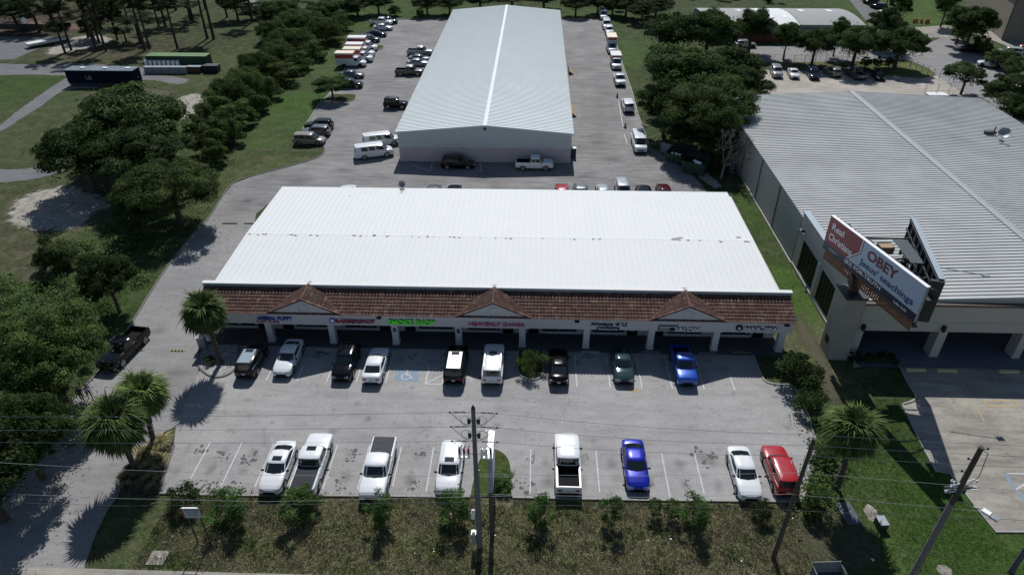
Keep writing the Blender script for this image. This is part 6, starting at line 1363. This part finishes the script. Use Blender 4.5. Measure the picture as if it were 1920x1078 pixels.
# ---------------------------------------------------------------- billboard
bb=thing('billboard','large V shaped billboard with red and pale blue face over the garage building corner','billboard',(30.6,53.0,0)); bo=-Vector(bb.location)
A2=Vector((27.25,56.75));B2=Vector((30.45,45.0)); zt_=12.5; hh=3.3
dA=(B2-A2).normalized(); Lb=(B2-A2).length; nrm=Vector((dA.y,-dA.x))  # outward
if nrm.x>0: nrm=-nrm
def Mface(o2,d2,n2,z0):
    return Matrix(((d2.x,0,n2.x,o2.x),(d2.y,0,n2.y,o2.y),(0,1,0,z0),(0,0,0,1)))  # local x along face, y up, z outward
MF=Mface(A2,dA,nrm,zt_-hh)
def fpart(name,mb_or_me,m=None,lift=0):
    me=mb_or_me.mesh(name,m) if isinstance(mb_or_me,MB) else mb_or_me
    me.transform(MF); o=link(name,me,bb,bo); return o
m_bbred=mat('billboard_red',(.24,.035,.045),.5); m_bbblue=mat('billboard_pale_blue',(.42,.52,.66),.5); m_bbdark=mat('billboard_dark_slate',(.05,.065,.085),.6); m_bbnavy=mat('billboard_navy',(.015,.02,.05),.5)
m_bbink=mat('billboard_maroon_ink',(.14,.015,.04),.5); m_bbink2=mat('billboard_blue_ink',(.02,.05,.16),.5); m_bbw=mat('billboard_white_ink',(.8,.8,.84),.5)
mb=MB(); mb.box(0,Lb,0,hh,-.25,0); fpart('panel_back',mb,m_steel)
mb=MB(); mb.box(0,Lb,hh-.0,hh+.05,-.3,.03); fpart('top_trim',mb,m_swhite)
b0=.75
mb=MB(); mb.add([(0,b0,.01),(3.2,b0,.01),(4.55,b0+1.3,.01),(4.55,hh,.01),(0,hh,.01)],[(0,1,2,3,4)]); fpart('red_panel',mb,m_bbred)
mb=MB(); mb.add([(3.2,b0,.008),(Lb,b0,.008),(Lb,hh,.008),(4.55,hh,.008),(4.55,b0+1.3,.008)],[(0,1,2,3,4)]); fpart('blue_panel',mb,m_bbblue)
mb=MB(); mb.add([(3.2,b0,.015),(3.34,b0,.015),(4.66,b0+1.28,.015),(4.66,hh,.015),(4.55,hh,.015),(4.55,b0+1.3,.015)],[(0,1,2,5),(5,2,3,4)]); fpart('arrow_edge',mb,m_bbw)
mb=MB(); mb.add([(3.36,b0,.016),(3.46,b0,.016),(4.78,b0+1.26,.016),(4.78,hh,.016),(4.68,hh,.016),(4.68,b0+1.28,.016)],[(0,1,2,5),(5,2,3,4)]); fpart('arrow_line',mb,m_bbink)
mb=MB(); mb.add([(3.0,.12,.009),(Lb,.12,.009),(Lb,b0,.009),(3.0,b0,.009)],[(0,1,2,3)]); fpart('phone_band',mb,m_bbnavy)
mb=MB(); mb.add([(0,.0,.008),(3.0,.0,.008),(3.0,b0,.008),(0,b0,.008)],[(0,1,2,3)]); mb.box(0,Lb,-.02,.12,.0,.05); fpart('lower_band',mb,m_bbdark)
def ftext(body,x0,x1,y0,y1,m,bold=.02):
    me=text_mesh(body,1,.004,m,bold); v=np.array([q.co[:] for q in me.vertices]); a0,a1,c0,c1=v[:,0].min(),v[:,0].max(),v[:,1].min(),v[:,1].max()
    me.transform(Matrix.Translation((x0,y0,.03))@Matrix.Diagonal(((x1-x0)/(a1-a0),(y1-y0)/(c1-c0),1,1))@Matrix.Translation((-a0,-c0,0))); return fpart('lettering',me)
ftext('Real',.55,2.25,2.2,2.85,m_bbw); ftext('Christians',.45,3.75,1.15,1.85,m_bbw)
ftext('OBEY',5.5,9.2,2.0,2.95,m_bbink,.03); ftext("Jesus' teachings",4.9,11.5,.95,1.75,m_bbink2,.015)
ftext('(83) FOR-TRUTH',3.2,8.0,.2,.66,m_bbw); ftext('Luke 6:46',9.7,11.2,.26,.52,m_bbw)
mb=MB(); mb.box(.9,2.1,.35,.42,.01,.014); mb.box(.9,1.8,.22,.27,.01,.014); fpart('maker_plate',mb,m_steel)
mb=MB()
for i in range(46): mb.box(.35+i*.255,.35+i*.255+.17,-1.0,-.03,-.12,-.06)
mb.box(.3,Lb-.1,-.95,-.9,-.14,-.12); mb.box(.3,Lb-.1,-.12,-.06,-.14,-.12); fpart('louvred_skirt',mb,m_skirt)
# catwalk behind, braces
C2=Vector((34.75,56.6));D2=Vector((32.35,46.2)); dC=(D2-C2).normalized(); nC=Vector((-dC.y,dC.x)); 
if nC.x<0:nC=-nC
MF1=MF; MF=Mface(C2,dC,nC,zt_-hh); Lc=(D2-C2).length
mb=MB(); mb.box(0,Lc,0,hh,-.08,.02); mb.box(0,Lc,hh,hh+.04,-.42,.05); fpart('rear_panel',mb,m_slate)
mb=MB()
for i in range(9): u=.1+i*(Lc-.2)/8; mb.box(u-.06,u+.06,-.6,hh,-.35,-.08)
for v_ in (.2,1.1,2.1,3.1): mb.box(0,Lc,v_-.05,v_+.05,-.45,-.35)
for i in range(8): u=.1+i*(Lc-.2)/8; mb.tube([(u,.2,-.4),(u+(Lc-.2)/8,3.0,-.4)],.03,5)
fpart('rear_frame',mb,m_dsteel)
mb=MB(); mb.box(Lc-.05,Lc+.25,-.7,hh-.1,-1.0,.02); fpart('end_plate',mb,m_dsteel)
MF=MF1
mb=MB()
for i in range(10): u=.2+i*(Lb-.4)/9; mb.box(u-.06,u+.06,-.7,hh,-.5,-.25)
for v_ in (-.6,.6,1.8,3.0): mb.box(0,Lb,v_-.06,v_+.06,-.6,-.5)
for i in range(22): u=.2+i*(Lb-.4)/21; mb.tube([(u,hh-.5,-1.1),(u,hh-1.3,-1.1)],.02,4)
mb.box(0,Lb,hh-.53,hh-.49,-1.12,-1.08); mb.box(0,Lb,hh-1.35,hh-1.3,-1.4,-.55)
fpart('front_frame',mb,m_dsteel)
for i in (1.6,4.6,7.6,10.4):
    mb=MB(); mb.box(i-.18,i+.18,hh-.55,hh-.25,-.95,-.65); fpart('lamp',mb,m_black)
mb=MB()
for f in (.18,.5,.8):
    p=A2.lerp(B2,f)+nrm*-.55; q=C2.lerp(D2,f)-nC*.4
    for zz in (zt_-hh-.3,zt_-1.2): mb.tube([(p.x,p.y,zz),(q.x,q.y,zz)],.08,6)
o=mb.build('cross_beam',m_dsteel,bb); o.location=bo
mb=MB(); p=A2.lerp(B2,.25)-nrm*.8; q=C2.lerp(D2,.25)-nC*1.2; r_=C2.lerp(D2,.62)-nC*1.0; s_=C2.lerp(D2,.62)-nC*.3
mb.add([(q.x-1.0,q.y,zt_-1.0),(q.x+.3,q.y,zt_-1.0),(s_.x,s_.y,zt_-1.0),(r_.x-.4,r_.y,zt_-1.0)],[(0,1,2,3)]); o=mb.build('catwalk_grating',mat('dark_grating',(.10,.115,.13),.8,spec=.1),bb); o.location=bo
mb=MB(); c=C2.lerp(D2,.28)-nC*2.6; mb.box(c.x-.6,c.x+.6,c.y-.6,c.y+.3,zt_-2.2,zt_-1.5); o=mb.build('plywood_box',m_wood,bb); o.location=bo
mrust=mat('brown_steel_column',(.06,.03,.025),.6,var=.5,scale=3)
mb=MB(); mb.tube([(29.1,52.5,6.9),(29.1,52.5,8.35)],[.42,.42],18); o=mb.build('column',mrust,bb); o.location=bo
mb=MB(); mb.tube([(28.4,52.2,8.5),(33.6,51.3,8.8)],.42,16); mb.tube([(28.3,52.2,8.5),(28.42,52.19,8.5)],.55,16); mb.tube([(32.0,51.5,8.8),(32.0,51.5,11.0)],.25,10); o=mb.build('torsion_beam',mrust,bb,.6); o.location=bo
mb=MB(); mb.tube([(34.9,51.5,10.4),(38.6,50.6,10.2)],.035,6); mb.box(38.4,39.0,50.4,50.8,10.12,10.22); o=mb.build('lamp_arm',m_steel,bb); o.location=bo
# ---------------------------------------------------------------- small things on the ground
for (a,b,lab) in ((1157,183,'farther of two orange traffic cones by the white line'),(1172,240,'nearer of two orange traffic cones by the white line')):
    x,y=G(a,b); t=thing('traffic_cone',lab,'traffic cone',(x,y,.04),0,'orange cones in the rear lot'); mb=MB(); mb.tube([(0,0,.04),(0,0,.95)],[.22,.04],12); mb.build('cone',mat('cone_orange_%d'%a,(.55,.10,.03),.5),t); MB().box(-.25,.25,-.25,.25,0,.04).build('base',m_black,t)
def dumpster(px_,rz,label,sc=1.0):
    x,y=G(*px_); t=thing('dumpster',label,'dumpster',(x,y,.03),rz,'green dumpsters at the lot corner'); t.scale=(sc,)*3
    mb=MB(); mb.add([(-1.1,-.75,.1),(1.1,-.75,.1),(1.1,.75,.1),(-1.1,.75,.1),(-1.2,-.85,1.2),(1.2,-.85,1.2),(1.2,.85,1.65),(-1.2,.85,1.65),(-1.1,-.75,1.15),(1.1,-.75,1.15),(1.1,.75,1.6),(-1.1,.75,1.6)],[(0,3,2,1),(0,1,5,4),(1,2,6,5),(2,3,7,6),(3,0,4,7),(4,5,9,8),(5,6,10,9),(6,7,11,10),(7,4,8,11)]); 
    for xx in (-.7,0,.7): mb.box(xx-.05,xx+.05,-.88,-.78,.2,1.15)
    mb.build('bin',m_green,t)
    mb=MB(); mb.add([(-1.15,.1,1.42),(1.15,.1,1.42),(1.15,.9,1.7),(-1.15,.9,1.7)],[(0,1,2,3)]); mb.build('lid',m_dsteel,t)
    rr=random.Random(int(px_[0])); 
    mb=MB()
    for i in range(5): mb.ell((rr.uniform(-.8,.8),rr.uniform(-.6,-.1),1.15+rr.uniform(-.05,.1)),(.22,.18,.15),8,5)
    mb.build('rubbish_bags',m_swhite,t); return t
dumpster((1266,302),R(-35),'smaller green dumpster with its lid ajar, left of the large one',1.1); dumpster((1302,322),R(-30),'large dark green dumpster heaped with white bags at the lot corner',1.5)
for (a,b,l,rz,lab) in ((1250,296,2.2,-35,'low grey screen wall left of the smaller dumpster'),(1286,300,4.2,12,'grey screen wall behind the large dumpster')):
    x,y=G(a,b); t=tag(MB().box(-l/2,l/2,.4,.5,0,1.6).build('screen_wall',m_steel,None,None,(x,y+1.2,0)),lab,'wall','screen walls round the dumpsters'); t.rotation_euler=(0,0,R(rz))
x,y=G(1380,322); t=thing('pallet_rack','low stack of grey metal rack pieces against the long side wall','rack',(x,y,0),R(5)); mb=MB()
for k in range(3): mb.box(-.8,.8,-.6+.5*k,-.5+.5*k,.1+.3*k,.2+.3*k)
mb.box(-.85,-.75,-.7,.7,0,1.2); mb.box(.75,.85,-.7,.7,0,1.2); mb.build('frame',m_steel,t); 
# ac unit and cabinet near the left island, utility pads right
x,y=G(382,652); t=thing('electric_cabinet','small grey electrical cabinet behind the palm on the mulch island','cabinet',(x,y,.1),R(12)); MB().box(-.35,.35,-.3,.3,0,1.3).build('body',m_steel,t); MB().box(-.4,.4,-.35,.35,1.3,1.36).build('lid',m_swhite,t)
x,y=G(1590,963); tag(MB().prism([(-.55,-.95),(.55,-.95),(.55,.95),(-.55,.95)],0,.12).build('concrete_pad',m_slated,None,None,(x,y,0)),'grey rectangular utility cover on the grass below the palm','utility cover').rotation_euler=(0,0,R(8))
x,y=G(1634,962); struct(MB().sheet(blobpoly(x,y,.5,.8,16,.12,3),.012).build('bare_patch',m_conc))
x,y=G(1650,986); t=thing('utility_box','small grey green utility box on the lawn','utility box',(x,y,0),R(5)); MB().box(-.3,.3,-.4,.4,0,.6).build('body',m_dsteel,t); MB().box(-.32,.32,-.42,.42,.6,.66).build('lid',m_steel,t)
x,y=G(296,1046); tag(MB().prism([(-.6,-.55),(.6,-.55),(.6,.55),(-.6,.55)],0,.06).build('utility_cover',m_conc,None,None,(x,y,0)),'pale square concrete cover in the grass by the driveway','utility cover')
x,y=G(1771,1069); struct(MB().sheet(blobpoly(x,y,.5,.45,18,.1,8),.014).build('concrete_disc',m_conc))
x,y=G(1636,1049); struct(MB().sheet(blobpoly(x,y,.14,.12,8,.4,8),.03).build('litter',m_swhite))
x,y=G(1551,1088); t=thing('park_bench','dark teal bench with a weathered advertising back at the bottom edge','bench',(x,y,0),R(4)); 
mb=MB(); mb.box(-.95,.95,-.15,.35,.42,.48); mb.build('seat',mat('bench_teal',(.03,.06,.065),.6,var=.4),t); 
mb=MB(); mb.add([(-.95,.30,.5),(.95,.30,.5),(.95,.62,1.15),(-.95,.62,1.15),(-.95,.36,.5),(.95,.36,.5),(.95,.68,1.15),(-.95,.68,1.15)],[(0,1,2,3),(7,6,5,4),(3,2,6,7),(0,4,5,1),(0,3,7,4),(1,5,6,2)]); mb.box(-1.0,-.95,-.2,.5,0,.95); mb.box(.95,1.0,-.2,.5,0,.95); mb.build('backrest',mat('bench_back',(.18,.20,.20),.7,var=.8,scale=4),t)
rd=random.Random(77); m_lit=m_swhite
lt=MB()
for i in range(46):
    if i<26: a,b=rd.uniform(200,1500),rd.uniform(960,1060)
    else: a,b=rd.uniform(320,1500),rd.uniform(740,920)
    x,y=G(a,b); s=rd.uniform(.03,.07); lt.sheet(blobpoly(x,y,s,s*.7,6,.4,i),.06+.0005*i)
o=lt.build('litter',m_swhite); o['kind']='stuff'
# speed bump pieces and drain
for (a,b,l,lab) in ((333,658,1.45,'right'),(262,657,.9,'left')):
    x,y=G(a,b); t=thing('speed_bump','yellow and black striped rubber speed bump on the side drive, %s piece'%lab,'speed bump',(x,y,.04),0,'speed bump pieces')
    mb=MB(); n=int(l/.16); 
    for i in range(n): xx=-l/2+i*l/n; mb.add([(xx,-.16,0),(xx+l/n,-.16,0),(xx+l/n,.16,0),(xx,.16,0),(xx,-.05,.07),(xx+l/n,-.05,.07),(xx+l/n,.05,.07),(xx,.05,.07)],[(0,1,5,4),(4,5,6,7),(2,3,7,6),(0,4,7,3),(1,2,6,5)],i%2)
    mb.build('bump',[m_yline,m_black],t)
for (a,b) in ((431,420),(472,420)):
    x,y=G(a,b); tag(MB().box(-.95,.95,-.12,.12,0,.06).build('speed_bump',m_black,None,None,(x,y,.04)),'dark rubber speed bump farther up the side drive, %s piece'%('left' if a<450 else 'right'),'speed bump','speed bump pieces')
x,y=G(464,377); struct(MB().sheet([(x-.5,y-.35),(x+.5,y-.35),(x+.5,y+.35),(x-.5,y+.35)],.045).build('drain_grate',m_dsteel))
for (a,b) in ((1103,237),(660,338),(1127,120)):
    x,y=G(a,b); struct(MB().sheet(blobpoly(x,y,.45,.35,12,.05,8),.0405).build('manhole_cover',m_dsteel))
# chain link fence and gate at the gravel lot
def fence(p,q,n,hgt,label,group=None,name='wire_fence'):
    A_=Vector((*G(*p),0));B_=Vector((*G(*q),0)); t=thing(name,label,'fence',tuple(A_),0,group); d=B_-A_
    for i in range(n+1): mb=MB(); c=d*i/n; mb.tube([(c.x,c.y,0),(c.x,c.y,hgt)],.05,6); mb.build('post',m_steel,t)
    mb=MB(); 
    for zz in (hgt*.98,hgt*.5,.1): mb.tube([(0,0,zz),(d.x,d.y,zz)],.02,4)
    L_=int(d.length/.8)
    for i in range(L_): c=d*i/L_; e=d*(i+1)/L_; mb.tube([(c.x,c.y,.1),(e.x,e.y,hgt)],.007,3); mb.tube([(e.x,e.y,.1),(c.x,c.y,hgt)],.007,3)
    mb.build('wire_mesh',m_steel,t); return t
fence((1430,118),(1705,126),14,1.8,'thin wire fence between the gravel lot and the street row trees'); fence((1706,128),(1760,150),5,1.8,'short wire fence curving round the grass point of the gravel lot')
fence((1730,185),(1776,182),2,2.6,'open wire gate behind the grey roof','gate',name='wire_gate')
x,y=G(1757,176,.8); t=thing('flat_trailer','white flat trailer behind the grey roof beside the wire gate','trailer',(x,y,0)); MB().box(-1.8,1.8,-.9,.9,.6,.8).build('deck',m_swhite,t); MB().box(-1.6,1.6,-.7,.7,.2,.6).build('chassis',m_dsteel,t)
# basketball hoop
x,y=G(60,68); t=thing('basketball_hoop','basketball hoop with a pale fan backboard by the court','basketball hoop',(x,y,0),R(-100)); h=zat(x,y,38); mb=MB(); mb.tube([(0,0,0),(0,0,h),(.5,0,h)],.07,8); mb.build('post',m_dsteel,t)
mb=MB(); vs=[(.5,1.0*math.cos(math.pi*i/8),h-.4+1.1*math.sin(math.pi*i/8)) for i in range(9)]; vs+=[(.56,b_,c_) for a_,b_,c_ in vs]; mb.add(vs,[tuple(range(9)),tuple(range(17,8,-1))]+[(i,i+1,i+10,i+9) for i in range(8)]); mb.build('backboard',m_swhite,t)
# court boundary wall
A_=G(-80,52);B_=G(118,56); t=tag(MB().box(0,math.dist(A_,B_),-.1,.1,0,1.2).build('low_wall',m_dsteel,None,None,(*A_,0)),'low dark fence along the far side of the court','fence'); t.rotation_euler=(0,0,math.atan2(B_[1]-A_[1],B_[0]-A_[0]))
# orange barrels by the cul-de-sac
for i,(a,b) in enumerate(((1713,44),(1718,43),(1727,44),(1736,45),(1740,44))):
    x,y=G(a,b); mb=MB(); mb.tube([(0,0,0),(0,0,1.0)],[.32,.26],10); mb.tube([(0,0,1.0),(0,0,1.1)],[.12,.08],8); tag(mb.build('traffic_barrel',mat('barrel%d'%i,(.38,.13,.03),.6),None,None,(x,y,0)),'orange traffic barrel at the street end, %s from the left'%('first','second','third','fourth','fifth')[i],'traffic barrel','orange barrels at the street end')
# far pole + tall street pole right edge
for (a,b,h,lab) in ((1652,44,12,'tall dark pole beside the far white car'),(1900,250,0,'')):
    if not lab: continue
    x,y=G(a,b); t=thing('street_pole',lab,'pole',(x,y,0)); mb=MB(); mb.tube([(0,0,0),(0,0,h)],.14,8); mb.build('pole_shaft',m_poled,t); mb=MB(); mb.box(-.9,.9,-.06,.06,h-.6,h-.45); mb.build('crossarm',m_poled,t)
x,y=G(1893,205); hh_=9.0; t=thing('utility_pole','utility pole with grey transformers at the upper right edge','utility pole',(x+3,y+1,0)); mb=MB(); mb.tube([(0,0,0),(0,0,10)],[.2,.14],10); mb.build('pole_shaft',m_pole,t)
for s in (-.6,0,.6): mb=MB(); mb.tube([(s,-.35,6.6),(s,-.35,7.5)],.26,12); mb.build('transformer',m_steel,t,.8)
# ---------------------------------------------------------------- people
def person(name,label,loc,rz,top,bottom,skin,hair,stride,arm,group):
    t=thing(name,label,'person',loc,rz,group)
    V_=[];E_=[];Rr=[]
    def v(p,r): V_.append(p);Rr.append(r);return len(V_)-1
    def e(a,b): E_.append((a,b))
    pel=v((0,0,.95),.13); sp=v((.01,0,1.15),.125); ch=v((.02,0,1.33),.15); nk=v((.02,0,1.47),.065); hd=v((.04,0,1.56),.08); hd2=v((.045,0,1.66),.098); ht=v((.03,0,1.72),.06)
    for a,b in ((pel,sp),(sp,ch),(ch,nk),(nk,hd),(hd,hd2),(hd2,ht)): e(a,b)
    for s in (-1,1):
        st=stride*s
        h=v((0,s*.09,.90),.095); k=v((st*.5+.03,s*.10,.50),.062); an=v((st-.02,s*.10,.09),.04); toe=v((st+.16,s*.12,.04),.035)
        e(pel,h);e(h,k);e(k,an);e(an,toe)
        sh=v((.02,s*.19,1.40),.06); el=v((-st*.4+arm*.1,s*.25,1.13),.043); wr_=v((-st*.8+arm*.25,s*.24,.90),.028); pa=v((-st*.9+arm*.3,s*.24,.83),.032)
        e(ch,sh);e(sh,el);e(el,wr_);e(wr_,pa)
        for i,(dy,l) in enumerate(((-.030,.065),(-.010,.078),(.010,.074),(.028,.058))):
            b=v((V_[pa][0]+.005,V_[pa][1]+dy,.80),.010); m_=v((V_[pa][0]+.012,V_[pa][1]+dy*1.1,.80-l*.5),.009); c=v((V_[pa][0]+.028,V_[pa][1]+dy*1.1,.80-l),.008); e(pa,b);e(b,m_);e(m_,c)
        b=v((V_[pa][0]+.035,V_[pa][1]-s*.015,.815),.011); c=v((V_[pa][0]+.055,V_[pa][1]-s*.02,.785),.009); e(pa,b);e(b,c)
    me=bpy.data.meshes.new('body'); me.from_pydata(V_,E_,[]); o=link('body',me,t)
    sk=o.modifiers.new('skin','SKIN'); sk.use_smooth_shade=True
    for i,r in enumerate(Rr): o.data.skin_vertices[0].data[i].radius=(r,r)
    o.data.skin_vertices[0].data[0].use_root=True
    sb=o.modifiers.new('sub','SUBSURF'); sb.levels=1; sb.render_levels=1
    dg=bpy.context.evaluated_depsgraph_get(); m2=bpy.data.meshes.new_from_object(o.evaluated_get(dg)); o.modifiers.clear(); o.data=m2; m2.name='body'
    m2.materials.clear(); 
    for m_ in (skin,top,bottom,m_black): m2.materials.append(m_)
    for p in m2.polygons:
        c=p.center; p.material_index= 3 if c.z<.085 else (2 if (c.z<.97 and abs(c.y)<.185) else (1 if (c.z<1.46 and (abs(c.y)<.21 or c.z>1.2)) else 0))
    mb=MB(); mb.ell((.02,0,1.69),(.115,.10,.10),12,8); mb.build('hair',hair,t,1.0)
    mb=MB(); 
    for s in (-1,1): mb.ell((.135,s*.035,1.655),(.012,.015,.009),6,4)
    mb.build('eyes',m_black,t); mb=MB(); mb.add([(.135,-.014,1.61),(.135,.014,1.61),(.163,0,1.615),(.14,0,1.655)],[(0,1,2),(0,2,3),(1,3,2)]); mb.build('nose',skin,t)
    mb=MB(); mb.box(.128,.137,-.025,.025,1.578,1.588); mb.build('mouth',mat('lips',(.2,.07,.06),.6) if 'lips' not in bpy.data.materials else bpy.data.materials['lips'],t)
    for s in (-1,1): mb=MB(); mb.ell((.03,s*.102,1.63),(.02,.012,.03),6,5); mb.build('ear',skin,t)
    return t
m_skin=mat('skin_dark',(.16,.09,.06),.6); m_skin2=mat('skin_mid',(.28,.17,.12),.6); m_hair=mat('black_hair',(.012,.01,.01),.6)
x,y=G(157,753); person('person','person in a navy shirt and dark trousers walking at the driveway edge, left of two',(x,y,0.02),R(-60),mat('navy_shirt',(.012,.018,.05),.8),mat('dark_trousers',(.015,.015,.02),.8),m_skin,m_hair,.16,1,'two people walking by the driveway')
x,y=G(171,748); person('person','person in white patterned shirt and dark trousers walking by the driveway, right of two',(x,y,0.04),R(-40),mat('white_shirt',(.55,.55,.6),.8,var=.9,scale=14,col2=(.08,.09,.14),obj_space=True),mat('black_trousers',(.012,.012,.014),.8),m_skin2,m_hair,.26,1,'two people walking by the driveway')
